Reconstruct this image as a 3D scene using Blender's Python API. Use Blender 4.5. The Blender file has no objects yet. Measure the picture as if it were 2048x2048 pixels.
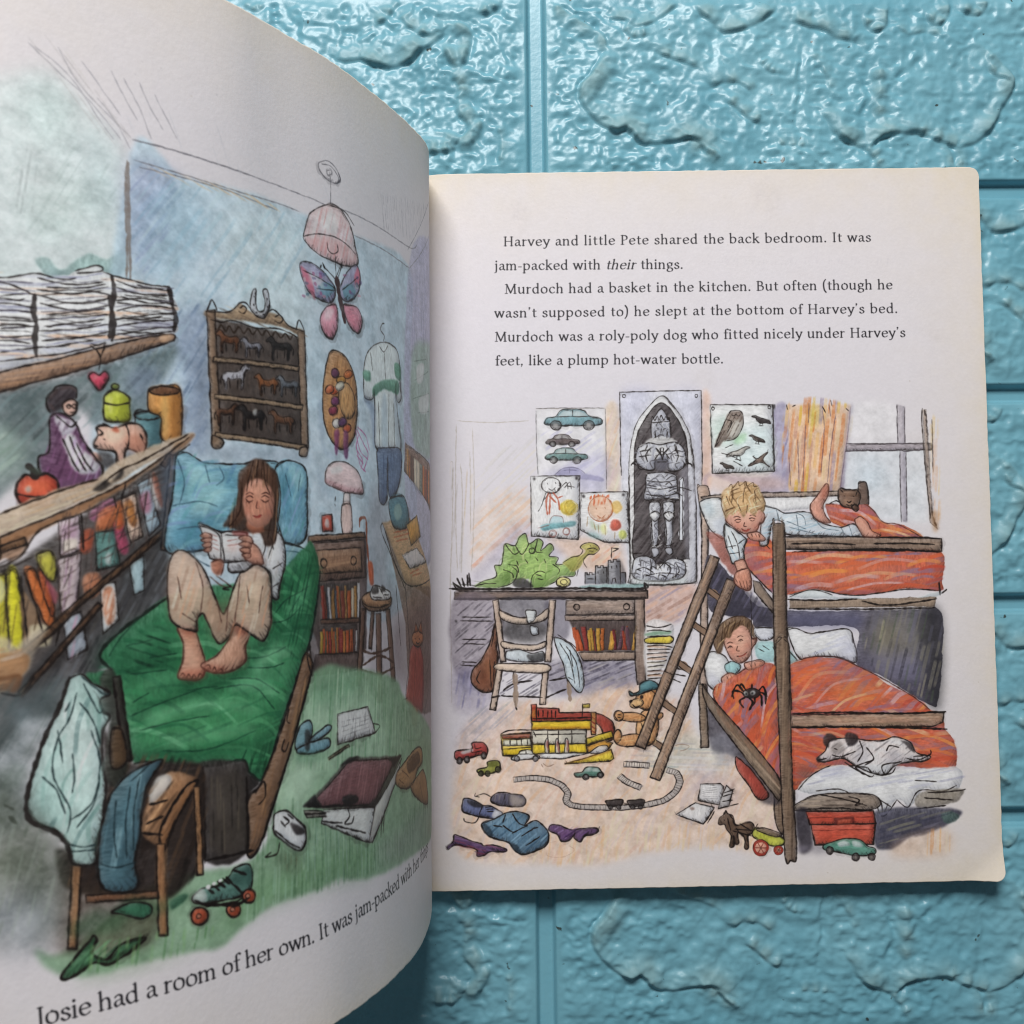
import bpy, math
import numpy as np

# ================= camera, light, exposure =================
scene = bpy.context.scene
MM = 0.001                                              # everything below is laid out in millimetres
_c = [27.24145, -16.28334, 360.1736, 0.05637, -0.00891, -0.01047]          # x, y, z (mm) and tilt x, y, z (rad): hand-held phone above the book
cam_data = bpy.data.cameras.new('camera'); cam = bpy.data.objects.new('camera', cam_data)
scene.collection.objects.link(cam); scene.camera = cam
cam.location = (_c[0]*MM, _c[1]*MM, _c[2]*MM); cam.rotation_mode = 'XYZ'; cam.rotation_euler = (_c[3], _c[4], _c[5])
cam_data.sensor_width = 36; cam_data.lens = 36; cam_data.clip_start = .01; cam_data.clip_end = 50
cam_data.dof.use_dof = True; cam_data.dof.focus_distance = .352; cam_data.dof.aperture_fstop = 30

world = bpy.data.worlds.new('World'); scene.world = world; world.use_nodes = True
world.node_tree.nodes['Background'].inputs[0].default_value = (.86, .93, 1.0, 1)
world.node_tree.nodes['Background'].inputs[1].default_value = .09

def area_lamp(name, loc, target, sx, sy, power, col):
    d = bpy.data.lights.new(name, 'AREA'); d.shape = 'RECTANGLE'; d.size = sx; d.size_y = sy; d.energy = power; d.color = col
    o = bpy.data.objects.new(name, d); scene.collection.objects.link(o); o.location = loc
    import mathutils
    o.rotation_euler = (mathutils.Vector(target)-mathutils.Vector(loc)).to_track_quat('-Z', 'Y').to_euler()
    return o
area_lamp('window_light', (-.09, .86, .90), (.03, .0, 0), .50, .34, 16.3, (1.0, .985, .97))

scene.view_settings.view_transform = 'Standard'; scene.view_settings.look = 'None'
scene.view_settings.gamma = 1; scene.view_settings.exposure = 0; scene.view_settings.use_curve_mapping = False
scene.cycles.use_denoising = True; scene.cycles.filter_width = 1.1

# ---- the shape of the two pages (millimetres; the gutter runs along y, the right page lies in z = 0) ----
PAGE_W, PAGE_H, LEFT_W = 200.0, 252.6, 214.0
RIGHT_CORNERS = ((-0.87, -127.0), (199.88, -125.62), (200.17, 126.96), (0.94, 125.69))    # bl br tr tl
FOOT_CURVE = [(0, -1.4), (2.2, 9), (3.1, 20), (3.3, 34), (2.2, 50), (-.2, 64), (-3.4, 77), (-7.2, 87), (-10.8, 95.5), (-14.4, 103), (-20, 110.5),
              (-27, 117.5), (-36, 126), (-47, 135), (-60, 144), (-75, 153), (-91, 161), (-108, 167)]
HEAD_CURVE = [(0, -1.4), (2.6, 9), (3.6, 19), (3.2, 26), (1.2, 33.5), (-.9, 40), (-4.6, 50.5), (-9.8, 62.6), (-14.2, 71.8), (-18.4, 80), (-24, 89), (-29.6, 96.8),
              (-34.5, 104), (-39, 111), (-47, 119.5), (-58, 129), (-72, 139), (-88, 149), (-106, 157)]

def curve_table(ctrl):
    p = np.array(ctrl, float); n = len(p); out = []
    for i in range(n-1):
        a, b, c, d = p[max(i-1, 0)], p[i], p[i+1], p[min(i+2, n-1)]
        t = np.linspace(0, 1, 24, endpoint=False)[:, None]
        out.append(.5*(2*b+(c-a)*t+(2*a-5*b+4*c-d)*t*t+(3*b-a-3*c+d)*t**3))
    q = np.concatenate(out+[p[-1:]])
    for _ in range(260): q[1:-1] = .25*q[:-2]+.5*q[1:-1]+.25*q[2:]
    s = np.concatenate([[0], np.cumsum(np.hypot(*np.diff(q, axis=0).T))])
    return s, q

FOOT_T, HEAD_T = curve_table(FOOT_CURVE), curve_table(HEAD_CURVE)

def left_point(u, v):
    """sheet position (u from the outer edge to the gutter, v from foot to head) -> place in space"""
    s = LEFT_W-np.asarray(u, float); v = np.asarray(v, float); k = v/PAGE_H
    def at(T): return np.interp(s, T[0], T[1][:, 0]), np.interp(s, T[0], T[1][:, 1])
    fx, fz = at(FOOT_T); hx_, hz = at(HEAD_T)
    k2 = np.clip(k, -.2, 1.2)
    ease = np.clip((s-20)/40, 0, 1)*.5                         # the sheet is not quite even: faint handling waves
    rip = ease*(.55*np.sin(v*.031+s*.045+.6)+.35*np.sin(v*.012-s*.083)+.18*np.sin(v*.074+s*.11+2))
    return np.stack([fx+(hx_-fx)*k2+.4*rip, -126.7+(126.0+126.7)*k, fz+(hz-fz)*k2+.8*rip], -1)

def right_point(u, v):
    a = np.asarray(u, float)/PAGE_W; b = np.asarray(v, float)/PAGE_H
    c = np.array(RIGHT_CORNERS)
    x = (c[0, 0]*(1-a)+c[1, 0]*a)*(1-b)+(c[3, 0]*(1-a)+c[2, 0]*a)*b
    y = (c[0, 1]*(1-a)+c[1, 1]*a)*(1-b)+(c[3, 1]*(1-a)+c[2, 1]*a)*b
    z = -1.3*np.exp(-np.maximum(a*PAGE_W, 0)/4.0)+.5*np.sin(a*3.1)*(.6+.4*np.cos(b*2.2))
    return np.stack([x, y, z], -1)

# ---- print workshop: an ink-and-wash press that works in page millimetres ----
RES = 6.0                                   # printed dots per millimetre

def fnoise(h, w, cell, seed, octaves=4):
    g = np.random.default_rng(seed); out = np.zeros((h, w), np.float32); amp = 1.0; tot = 0
    for _ in range(octaves):
        gh, gw = int(h/cell)+3, int(w/cell)+3
        q = g.random((gh, gw)).astype(np.float32)
        y = np.arange(h)/cell; x = np.arange(w)/cell
        yi = y.astype(int); xi = x.astype(int)
        fy = (y-yi).astype(np.float32)[:, None]; fx = (x-xi).astype(np.float32)[None]
        fy = fy*fy*(3-2*fy); fx = fx*fx*(3-2*fx)
        a = q[yi][:, xi]; b = q[yi][:, xi+1]; c = q[yi+1][:, xi]; d = q[yi+1][:, xi+1]
        out += amp*((a*(1-fx)+b*fx)*(1-fy)+(c*(1-fx)+d*fx)*fy)
        tot += amp; amp *= .55; cell = max(cell/2.1, 1.01)
    return out/tot

def boxblur(m, r):
    r = int(r)
    if r < 1: return m
    for ax in (0, 1):
        for _ in range(2):
            p = np.pad(m, [(r+1, r) if k == ax else (0, 0) for k in (0, 1)], mode='edge')
            c = np.cumsum(p, axis=ax, dtype=np.float64)
            n = m.shape[ax]
            m = ((np.take(c, range(2*r+1, 2*r+1+n), axis=ax)-np.take(c, range(0, n), axis=ax))/(2*r+1)).astype(np.float32)
    return m

def catmull(p, closed, step=1.2):
    p = np.asarray(p, float); n = len(p)
    if n < 3: 
        if n < 2: return p
        k = max(2, int(np.hypot(*(p[1]-p[0]))/step)+1)
        return p[0]+(p[1]-p[0])*np.linspace(0, 1, k)[:, None]
    out = []
    rng_ = range(n if closed else n-1)
    for i in rng_:
        if closed: a, b, c, d = p[i-1], p[i], p[(i+1) % n], p[(i+2) % n]
        else: a, b, c, d = p[max(i-1, 0)], p[i], p[i+1], p[min(i+2, n-1)]
        k = max(2, int(np.hypot(*(c-b))/step)+1)
        t = np.arange(k)[:, None]/k
        out.append(.5*(2*b+(c-a)*t+(2*a-5*b+4*c-d)*t*t+(3*b-a-3*c+d)*t**3))
    if not closed: out.append(p[-1:])
    return np.concatenate(out)

def polyline(p, step=1.2):
    p = np.asarray(p, float); out = []
    for a, b in zip(p[:-1], p[1:]):
        k = max(1, int(np.hypot(*(b-a))/step)); out.append(a+(b-a)*(np.arange(k)/k)[:, None])
    out.append(p[-1:]); return np.concatenate(out)

class Print:
    """A page's printed sheet: origin bottom-left of the sheet, x and y in millimetres."""
    def __init__(self, wmm, hmm, paper, seed):
        self.W, self.H = int(wmm*RES), int(hmm*RES)
        self.c = np.empty((self.H, self.W, 3), np.float32); self.c[:] = paper
        self.rng = np.random.default_rng(seed)
        self.n1 = fnoise(self.H, self.W, 40, seed+1, 5)      # wash blooms
        self.n2 = fnoise(self.H, self.W, 5, seed+2, 3)       # paper tooth
        self.n3 = fnoise(self.H, self.W, 16, seed+3, 4)
        yy, xx = np.mgrid[0:self.H, 0:self.W].astype(np.float32)/RES
        def pen(ang, sp, seed_):                              # a sheet of loose pen hatching, and dry-brush streaks
            ca, sa = math.cos(math.radians(ang)), math.sin(math.radians(ang))
            o = -xx*sa-yy*ca+1.1*fnoise(self.H, self.W, 30, seed_, 2)
            br = fnoise(self.H, self.W, 22, seed_+7, 2)
            ph = np.abs(np.mod(o/sp+.6*br, 1)-.5)*2
            return np.clip((ph-.62)*5, 0, 1)*np.clip((br-.36)*6, 0, 1)
        self.penA, self.penB = pen(52, .95, seed+31), pen(118, 1.15, seed+32)
        st = fnoise(self.H, self.W*3, 7, seed+41, 3)
        self.streak = np.roll(st, 0)[:, :self.W*3:3]
        self.streak2 = fnoise(self.H*4, self.W, 8, seed+42, 3)[::4]
        self.wx = (fnoise(self.H, self.W, 14, seed+4, 3)-.5); self.wy = (fnoise(self.H, self.W, 14, seed+5, 3)-.5)
    def px(self, p):
        p = np.asarray(p, float); return np.stack([p[:, 0]*RES, self.H-p[:, 1]*RES], 1)
    def mask(self, q):
        x0 = max(int(q[:, 0].min())-2, 0); x1 = min(int(q[:, 0].max())+3, self.W)
        y0 = max(int(q[:, 1].min())-2, 0); y1 = min(int(q[:, 1].max())+3, self.H)
        if x1 <= x0 or y1 <= y0: return None
        w, h = (x1-x0)*2, (y1-y0)*2
        d = np.zeros((h, w+1), np.int32)
        a = (q-[x0, y0])*2; b = np.roll(a, -1, 0)
        for (ax, ay), (bx, by) in zip(a, b):
            if ay == by: continue
            if ay > by: ax, ay, bx, by = bx, by, ax, ay
            r0 = max(int(math.ceil(ay-.5)), 0); r1 = min(int(math.ceil(by-.5)), h)
            if r1 <= r0: continue
            r = np.arange(r0, r1)
            xc = np.clip(np.ceil(ax+(r+.5-ay)*(bx-ax)/(by-ay)-.5), 0, w).astype(int)
            d[r, xc] += 1
        m = (np.cumsum(d, 1)[:, :w] & 1).astype(np.float32)
        m = .25*(m[::2, ::2]+m[1::2, ::2]+m[::2, 1::2]+m[1::2, 1::2])
        return x0, y0, x1, y1, m
    def shape(self, pts, smooth, wob=1.0):
        q = self.px(pts)
        q = catmull(q, True) if smooth else polyline(np.concatenate([q, q[:1]]), 3)[:-1]
        xi = np.clip(q[:, 0].astype(int), 0, self.W-1); yi = np.clip(q[:, 1].astype(int), 0, self.H-1)
        q[:, 0] += self.wx[yi, xi]*5*wob; q[:, 1] += self.wy[yi, xi]*5*wob
        return q
    def blend(self, x0, y0, x1, y1, a, col):
        v = self.c[y0:y1, x0:x1]; v += (col-v)*a[..., None]
    def fill(self, col, pts, a=.95, soft=.25, noise=.3, smooth=True, edge=.12):
        q = self.shape(pts, smooth)
        r = int(soft*RES)
        pad = 3*r+1
        m = self.mask(q)
        if m is None: return
        x0, y0, x1, y1, m = m
        if r:
            X0, Y0, X1, Y1 = max(x0-pad, 0), max(y0-pad, 0), min(x1+pad, self.W), min(y1+pad, self.H)
            M = np.zeros((Y1-Y0, X1-X0), np.float32); M[y0-Y0:y1-Y0, x0-X0:x1-X0] = m
            m = boxblur(M, r); x0, y0, x1, y1 = X0, Y0, X1, Y1
        sl = np.s_[y0:y1, x0:x1]
        al = m*a*np.clip(1-noise*(.55 if a > .9 else 1.3)*(self.n1[sl]*.55+self.n3[sl]*.25+self.n2[sl]*.35-.28), 0, 1.05)
        tint = 1+(self.n3[sl]-.5)*.34*min(noise*2, 1)+(self.n2[sl]-.5)*.12*min(noise*2, 1)
        c = np.asarray(col, np.float32)*tint[..., None]
        hh, ww = m.shape
        if a > .8 and soft < .45 and min(hh, ww) > 9:           # worked up from light to dark the way a wash drawing is
            d = int(np.clip(.11*min(hh, ww), 2, 9)); B = boxblur(np.pad(m, d+2), d)
            def sh(dy, dx): return np.roll(np.roll(B, dy, 0), dx, 1)[d+2:-d-2, d+2:-d-2]
            D = np.clip(m-sh(-d, -d), 0, 1); Hh = np.clip(m-sh(d, d), 0, 1)*(1-D)
            lum = float(np.mean(col))
            sk = (self.streak if self.rng.random() < .5 else self.streak2)[sl]
            c = c*(1+(sk-.5)[..., None]*(.22 if lum > .7 else .40))
            D = D*np.clip(.55+1.3*(sk-.42), 0, 1.2)
            k = .34 if lum > .7 else .40 if lum > .3 else .26
            c = c*(1-k*D[..., None]*np.array([1.0, .98, .86], np.float32))
            c = c*(1-(.22 if lum > .7 else .42)*(D*(self.penA if self.rng.random() < .6 else self.penB)[sl])[..., None])
            c = c+(.97-c)*(.26*Hh*np.clip(sk*1.6-.2, 0, 1))[..., None]
        if edge:                                                # pigment gathers at the rim of a wash
            e = np.clip(m-boxblur(m, max(2, int(.5*RES))), 0, 1)*edge*2
            c = c*(1-e[..., None])
        v = self.c[sl]; v += (c-v)*np.clip(al, 0, 1)[..., None]
    def stamp(self, buf, q, rad, val, x0, y0):
        R = int(math.ceil(rad.max()+1)); k = np.arange(-R, R+1)
        xi = np.round(q[:, 0]).astype(int); yi = np.round(q[:, 1]).astype(int)
        X = xi[:, None, None]+k[None, None, :]+0*k[None, :, None]; Y = yi[:, None, None]+k[None, :, None]+0*k[None, None, :]
        d = np.sqrt((X+.5-q[:, 0, None, None])**2+(Y+.5-q[:, 1, None, None])**2)
        rr = rad[:, None, None]
        cov = np.clip(rr+.5-d, 0, 1)*np.minimum(1, rr*2)*val[:, None, None]
        X -= x0; Y -= y0
        ok = (X >= 0) & (Y >= 0) & (X < buf.shape[1]) & (Y < buf.shape[0]) & (cov > 0)
        np.maximum.at(buf, (Y[ok], X[ok]), cov[ok])
    def lines(self, col, strokes, w=.25, a=.85, taper=True, vary=.35, smooth=True, dry=.25, wob=.5, colvar=0):
        qs = []; rs = []; vs = []
        for s in strokes:
            q = self.px(s); q = catmull(q, False, .6) if smooth else polyline(q, .6)
            n = len(q)
            if n < 2: continue
            xi = np.clip(q[:, 0].astype(int), 0, self.W-1); yi = np.clip(q[:, 1].astype(int), 0, self.H-1)
            q[:, 0] += self.wx[yi, xi]*4*wob; q[:, 1] += self.wy[yi, xi]*4*wob
            t = np.linspace(0, 1, n)
            ph = self.rng.random(3)*6.28
            L = n*.6/RES
            var = 1+vary*(.6*np.sin(t*L*1.1+ph[0])+.4*np.sin(t*L*2.9+ph[1]))
            r = .5*w*RES*var
            if taper: r = r*np.clip(np.minimum(t, 1-t)*min(n, 60)/9+.45, 0, 1)
            v = 1-dry*(np.clip(self.n2[yi, xi]*2.2-.7, 0, 1)+.3*np.sin(t*L*.8+ph[2]))
            qs.append(q); rs.append(np.maximum(r, .2)); vs.append(np.clip(v, .1, 1))
        if not qs: return
        q = np.concatenate(qs); r = np.concatenate(rs); v = np.concatenate(vs)
        x0 = max(int(q[:, 0].min())-6, 0); x1 = min(int(q[:, 0].max())+7, self.W)
        y0 = max(int(q[:, 1].min())-6, 0); y1 = min(int(q[:, 1].max())+7, self.H)
        if x1 <= x0 or y1 <= y0: return
        buf = np.zeros((y1-y0, x1-x0), np.float32)
        for i in range(0, len(q), 60000): self.stamp(buf, q[i:i+60000], r[i:i+60000], v[i:i+60000], x0, y0)
        self.blend(x0, y0, x1, y1, buf*a, np.asarray(col, np.float32))
    def hatch(self, cols, pts, ang, sp=.8, w=.4, a=.5, ln=9, smooth=True, soft=1.0, curve=.0):
        """loose parallel strokes kept to a region: crayon, dry brush or pen hatching"""
        q = self.shape(pts, smooth); m = self.mask(q)
        if m is None: return
        x0, y0, x1, y1, m = m
        m = boxblur(m, int(soft*RES*.4))
        ca, sa = math.cos(math.radians(ang)), math.sin(math.radians(ang))
        cx, cy = (x0+x1)/2, (y0+y1)/2; D = math.hypot(x1-x0, y1-y0)/2
        n = int(2*D/(sp*RES)); g = self.rng
        per = [[] for _ in cols]
        for i in range(n):
            o = -D+(i+g.random())*sp*RES
            t = -D-g.random()*ln*RES
            while t < D:
                L = ln*RES*(.5+g.random()); j = (g.random()-.5)*sp*RES
                bend = curve*L*(.6+.8*g.random())
                P = []
                for u in (0, .5, 1):
                    tt = t+L*u; oo = o+j+bend*(4*u*(1-u)-.5)+(g.random()-.5)*.15*sp*RES
                    P.append((cx+tt*ca-oo*sa, cy-tt*sa-oo*ca))
                P = np.array(P); mid = P[1]
                if -9 < mid[0]-x0 < x1-x0+9 and -9 < mid[1]-y0 < y1-y0+9: per[int(g.integers(len(cols)))].append(P)
                t += L*(1.0+.35*g.random())
        for col, S in zip(cols, per):
            if not S: continue
            qs = [catmull(s, False, .8) for s in S]
            rad = np.concatenate([np.full(len(s), .5*w*RES*(.6+.8*g.random())) for s in qs])
            val = np.concatenate([np.full(len(s), .5+.5*g.random())*np.clip(np.minimum(np.linspace(0, 1, len(s)), np.linspace(1, 0, len(s)))*5+.3, 0, 1) for s in qs])
            Q = np.concatenate(qs)
            buf = np.zeros((y1-y0, x1-x0), np.float32)
            for i in range(0, len(Q), 60000): self.stamp(buf, Q[i:i+60000], rad[i:i+60000], val[i:i+60000], x0, y0)
            sl = np.s_[y0:y1, x0:x1]
            self.blend(x0, y0, x1, y1, buf*m*a*np.clip(1.25-.9*self.n2[sl], .2, 1), np.asarray(col, np.float32))
    def accent(self, pts, smooth, col, halo):
        """loaded-brush weight on the shadow side of a closed outline, searching pen lines beside it"""
        g = self.rng; q = self.px(pts); q = catmull(q, True, 1.0) if smooth else polyline(np.concatenate([q, q[:1]]), 1.0)
        n = len(q)
        if n < 24: return
        xi = np.clip(q[:, 0].astype(int), 0, self.W-1); yi = np.clip(q[:, 1].astype(int), 0, self.H-1)
        q = q+np.stack([self.wx[yi, xi]*3, self.wy[yi, xi]*3], 1)
        size = min(np.ptp(q[:, 0]), np.ptp(q[:, 1]))/RES
        t = np.gradient(q, axis=0); t /= np.hypot(t[:, 0], t[:, 1])[:, None]+1e-6
        area = .5*np.sum(q[:, 0]*np.roll(q[:, 1], -1)-q[:, 1]*np.roll(q[:, 0], -1))
        nr = np.stack([t[:, 1], -t[:, 0]], 1)*(1 if area > 0 else -1)              # outward
        dark = nr[:, 0]*.55+nr[:, 1]*.83                                        # faces down and right
        def run(off, wmm, a, keep, lo, hi, c):
            S = []; i = int(g.integers(n))
            end = i+n
            while i < end:
                L = int(g.integers(lo, hi)); k = np.arange(i, i+L) % n
                if g.random() < keep(dark[k].mean()):
                    o = off*(.5+g.random()); S.append((q[k]+nr[k]*o*RES)[::3])
                i += int(L*(.9+.5*g.random()))
            S = [np.stack([s[:, 0]/RES, (self.H-s[:, 1])/RES], 1) for s in S if len(s) > 2]
            if S: self.lines(c, S, wmm, a, dry=.55, wob=.3, vary=.6)
        if halo > 0 and size > 2.5:
            run(.25, min(.22*size, 1.5), halo, lambda d: np.clip(.15+d, 0, 1), 30, 90, col)
        if size > 1.5:
            run(-.10, min(.1*size, .55), .62, lambda d: np.clip(.15+.8*d, .05, .9), 12, 50, col)
            # ticks of the pen laid in from the shadow side
            k = np.where(dark > .12)[0]
            if len(k) > 12:
                m = max(4, int(len(k)/RES/.62)); k = g.choice(k, m)
                th = math.radians(g.choice([52, 58, 66, 118, 128])); dv = np.array([math.cos(th), -math.sin(th)])
                L = np.minimum(.30*size, 2.6)*(.35+.65*g.random(m))*RES*np.clip(dark[k], .3, 1)
                s0 = q[k]-nr[k]*.1*RES; sg = np.where((nr[k]@dv) > 0, -1, 1)[:, None]
                s1 = s0+dv*sg*L[:, None]+g.normal(0, .8, (m, 2)); sm = (s0+s1)/2+g.normal(0, .9, (m, 2))
                S = [np.array([[a_[0]/RES, (self.H-a_[1])/RES] for a_ in tri]) for tri in zip(s0, sm, s1)]
                self.lines(col, S, .16, .78, dry=.35, wob=.2)
            run(-.35, .16, .7, lambda d: .28, 14, 60, col)
            run(.22, .15, .6, lambda d: .2, 14, 60, col)
    def text(self, s, a, b, cap, col, italic=()):
        """set a line of type so that it runs exactly from a to b (baseline ends)"""
        a = np.array(a, float); b = np.array(b, float)
        u = cap/15.0; wide = 1.10
        def adv(ch): return GLYPH[ch][0]*wide
        nat = sum(adv(c) for c in s)*u; L = np.hypot(*(b-a)); gap = (L-nat)/max(len(s)-1, 1)
        e = (b-a)/L; up = np.array([-e[1], e[0]]); x = 0.0
        P = []; R = []
        for i, ch in enumerate(s):
            sh = .22 if any(i0 <= i < i1 for i0, i1 in italic) else 0
            for kind, pts in GLYPH[ch][1]:
                p = np.array(pts, float).reshape(-1, 2)
                if kind == 'd': q = np.array([p[0], p[0]+[.01, 0]]); r = np.full(2, 1.25)
                else:
                    q = catmull(p*4, p[0][0] == p[-1][0] and p[0][1] == p[-1][1] and len(p) > 4, .9)/4 if kind == 'c' else polyline(p*4, .9)/4
                    if kind == 'f': r = np.full(len(q), .42)
                    else:
                        dv = np.gradient(q, axis=0); th = np.arctan2(dv[:, 1], dv[:, 0])
                        r = .5*(.62+1.36*np.abs(np.sin(th-math.radians(18)))**1.2)
                q = q.copy(); q[:, 0] = q[:, 0]*wide+sh*q[:, 1]
                P.append(a+np.outer((q[:, 0]*u+x), e)+np.outer(q[:, 1]*u, up)); R.append(r*u*RES*1.06)
            x += adv(ch)*u+gap
        q = self.px(np.concatenate(P)); r = np.concatenate(R)
        x0 = max(int(q[:, 0].min())-4, 0); x1 = min(int(q[:, 0].max())+5, self.W); y0 = max(int(q[:, 1].min())-4, 0); y1 = min(int(q[:, 1].max())+5, self.H)
        buf = np.zeros((y1-y0, x1-x0), np.float32)
        for i in range(0, len(q), 40000): self.stamp(buf, q[i:i+40000], r[i:i+40000], np.ones(len(q[i:i+40000])), x0, y0)
        self.blend(x0, y0, x1, y1, buf*.93, np.asarray(col, np.float32))

def glyph(adv, spec):
    out = []
    for s in spec.split(';'):
        s = s.strip()
        if s: out.append((s[0], [float(v) for v in s[1:].split()]))
    return adv, out
def sf(*xs):                                 # feet and brackets of the serif face: x y half-width
    return ';'.join(f'f{x-w} {y} {x+w} {y}' for x, y, w in xs)
GLYPH = {' ': (5.2, []), '.': glyph(4.4, 'd2 .8'), ',': glyph(4.4, 'd2 .8;f2.4 .6 1.4 -2.4'), "'": glyph(4, 'd2 15;f2.4 14.8 1.4 12'),
 '-': glyph(6.6, 's1 5 5.6 5'), '(': glyph(6, 'c5 17 2.6 13 2 7 3 0 5.4 -4'), ')': glyph(6, 'c1 17 3.4 13 4 7 3 0 .6 -4'),
 'a': glyph(9.4, 'c1.8 8.2 4 9.9 6.6 8.8 7 6 7 2 8.8 .3;c7 6 3 5 1.6 2.6 3.2 .3 7 2.4'),
 'b': glyph(11, 's2 16 2 .6;c2 7.5 5 9.9 8.6 8.4 9.5 5 8 1.2 5 .1 2 1.5;f.4 15.6 2 16'),
 'c': glyph(9.6, 'c8.4 8.2 6 9.9 3 8.8 1.4 5 3 1.2 6 .1 8.8 1.8'),
 'd': glyph(11.2, 's8.6 16 8.6 .3;c8.6 8 6 9.9 2.6 8.6 1.4 4.8 3 1 5.6 .1 8.6 2.2;f7 15.6 8.6 16;f8.6 .3 10.2 .6'),
 'e': glyph(9.8, 'c1.6 5.4 8.4 6 7.8 8.8 5.4 9.9 2.4 8.4 1.4 5 2.6 1.4 5.6 .1 8.8 2'),
 'f': glyph(6.2, 'c7 15 5.4 16 3.6 14.8 3.2 12 3.2 .3;f.8 9.7 6 9.7;'+sf((3.4, .3, 2))),
 'g': glyph(10, 'c5 9.9 2.4 9 1.7 6.8 3 4.7 5 4.2 7.2 4.9 8 7 7.2 9.2 5 9.9;c3.2 4.6 2.2 3 3.4 1.6 7 1.2 9 -.8 8 -3.6 4.6 -4.6 1.6 -3.4 1.6 -1 3.4 1;f7.4 9 9.6 9.5'),
 'h': glyph(11, 's2 16 2 .3;c2 7 4.4 9.5 7 9.5 8.3 7 8.3 .3;f.4 15.6 2 16;'+sf((2, .3, 1.7), (8.3, .3, 1.7))),
 'i': glyph(5, 's2.4 9.9 2.4 .3;f.8 9.5 2.4 9.9;d2.3 14.2;'+sf((2.4, .3, 1.8))),
 'j': glyph(5.2, 'c2.8 9.9 2.8 0 2.2 -3.6 0 -4.6;f1.2 9.5 2.8 9.9;d2.7 14.2'),
 'k': glyph(10.2, 's2 16 2 .3;s2 4.6 7.4 9.6;s4 6.2 8.8 .3;f.4 15.6 2 16;'+sf((2, .3, 1.7), (7.6, 9.7, 1.5), (8.8, .3, 1.5))),
 'l': glyph(5, 's2.4 16 2.4 .3;f.8 15.6 2.4 16;'+sf((2.4, .3, 1.8))),
 'm': glyph(16.4, 's2 9.9 2 .3;c2 7 4.4 9.5 6.8 9.4 7.9 7 7.9 .3;c7.9 7 10.2 9.5 12.6 9.4 13.8 7 13.8 .3;f.4 9.5 2 9.9;'+sf((2, .3, 1.7), (7.9, .3, 1.6), (13.8, .3, 1.7))),
 'n': glyph(11, 's2 9.9 2 .3;c2 7 4.4 9.5 7 9.5 8.3 7 8.3 .3;f.4 9.5 2 9.9;'+sf((2, .3, 1.7), (8.3, .3, 1.7))),
 'o': glyph(10.8, 'c5.4 9.9 2.4 8.5 1.4 5 2.4 1.5 5.4 .1 8.4 1.5 9.4 5 8.4 8.5 5.4 9.9'),
 'p': glyph(11.2, 's2 9.9 2 -5;c2 7.5 5 9.9 8.6 8.4 9.5 5 8 1.2 5 .1 2 1.8;f.4 9.5 2 9.9;'+sf((2, -5, 1.8))),
 'r': glyph(7.4, 's2.2 9.9 2.2 .3;c2.2 6.6 4 9.3 6.8 9.2;f.6 9.5 2.2 9.9;'+sf((2.2, .3, 1.8))),
 's': glyph(8.4, 'c6.9 8.2 4.8 9.9 2.2 8.6 2.4 6.4 5.4 4.8 7.2 2.6 5.6 .3 3.2 .1 1.3 1.8'),
 't': glyph(6.8, 'c3.2 12.6 3.2 3 4.2 .5 6.8 1.1;f1 9.7 6.4 9.7'),
 'u': glyph(11, 'c2 9.9 2 3 3.6 .4 6 .7 8.5 3;s8.5 9.9 8.5 .4;f.4 9.7 2 9.9;f6.8 9.7 8.5 9.9;f8.5 .4 10.1 .5'),
 'v': glyph(9.8, 's1.2 9.7 5 .3 8.8 9.7;'+sf((1.4, 9.7, 1.5), (8.6, 9.7, 1.4))),
 'w': glyph(14.6, 's1.2 9.7 4.4 .3 7.4 9.5 10.6 .3 13.6 9.7;'+sf((1.4, 9.7, 1.5), (7.2, 9.7, 1.3), (13.4, 9.7, 1.4))),
 'y': glyph(9.8, 's1.2 9.7 5.2 .6;s9 9.7 4.4 -2.8 2.6 -4.6 .9 -4.2;'+sf((1.4, 9.7, 1.5), (8.8, 9.7, 1.4))),
 'H': glyph(14.8, 's2.8 15 2.8 .3;s12 15 12 .3;f2.8 7.8 12 7.8;'+sf((2.8, 15, 1.9), (12, 15, 1.9), (2.8, .3, 1.9), (12, .3, 1.9))),
 'M': glyph(18, 'f3 15 2.4 .3;s3 15 8.8 1 14.6 15;s14.6 15 15.2 .3;'+sf((2.4, 15, 1.6), (15, 15, 1.6), (2.4, .3, 1.8), (15.2, .3, 1.9))),
 'P': glyph(10.8, 's2.8 15 2.8 .3;c2.8 14.8 7 14.6 9.4 12.4 9 9 6 7.4 2.8 7.4;'+sf((2.8, 15, 1.9), (2.8, .3, 2.2))),
 'I': glyph(6, 's3 15 3 .3;'+sf((3, 15, 1.9), (3, .3, 1.9))),
 'B': glyph(12, 's2.8 15 2.8 .3;c2.8 14.8 7 14.6 8.8 12.2 8 9 5 8 2.8 8;c5 8 9.2 7 10.3 4 9 1.2 6 .4 2.8 .3;'+sf((2.6, 15, 1.7), (2.6, .3, 1.7))),
 'J': glyph(6.8, 'c4 15 4 1 3.2 -2.6 .6 -3.4;'+sf((4, 15, 1.9)))}

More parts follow.
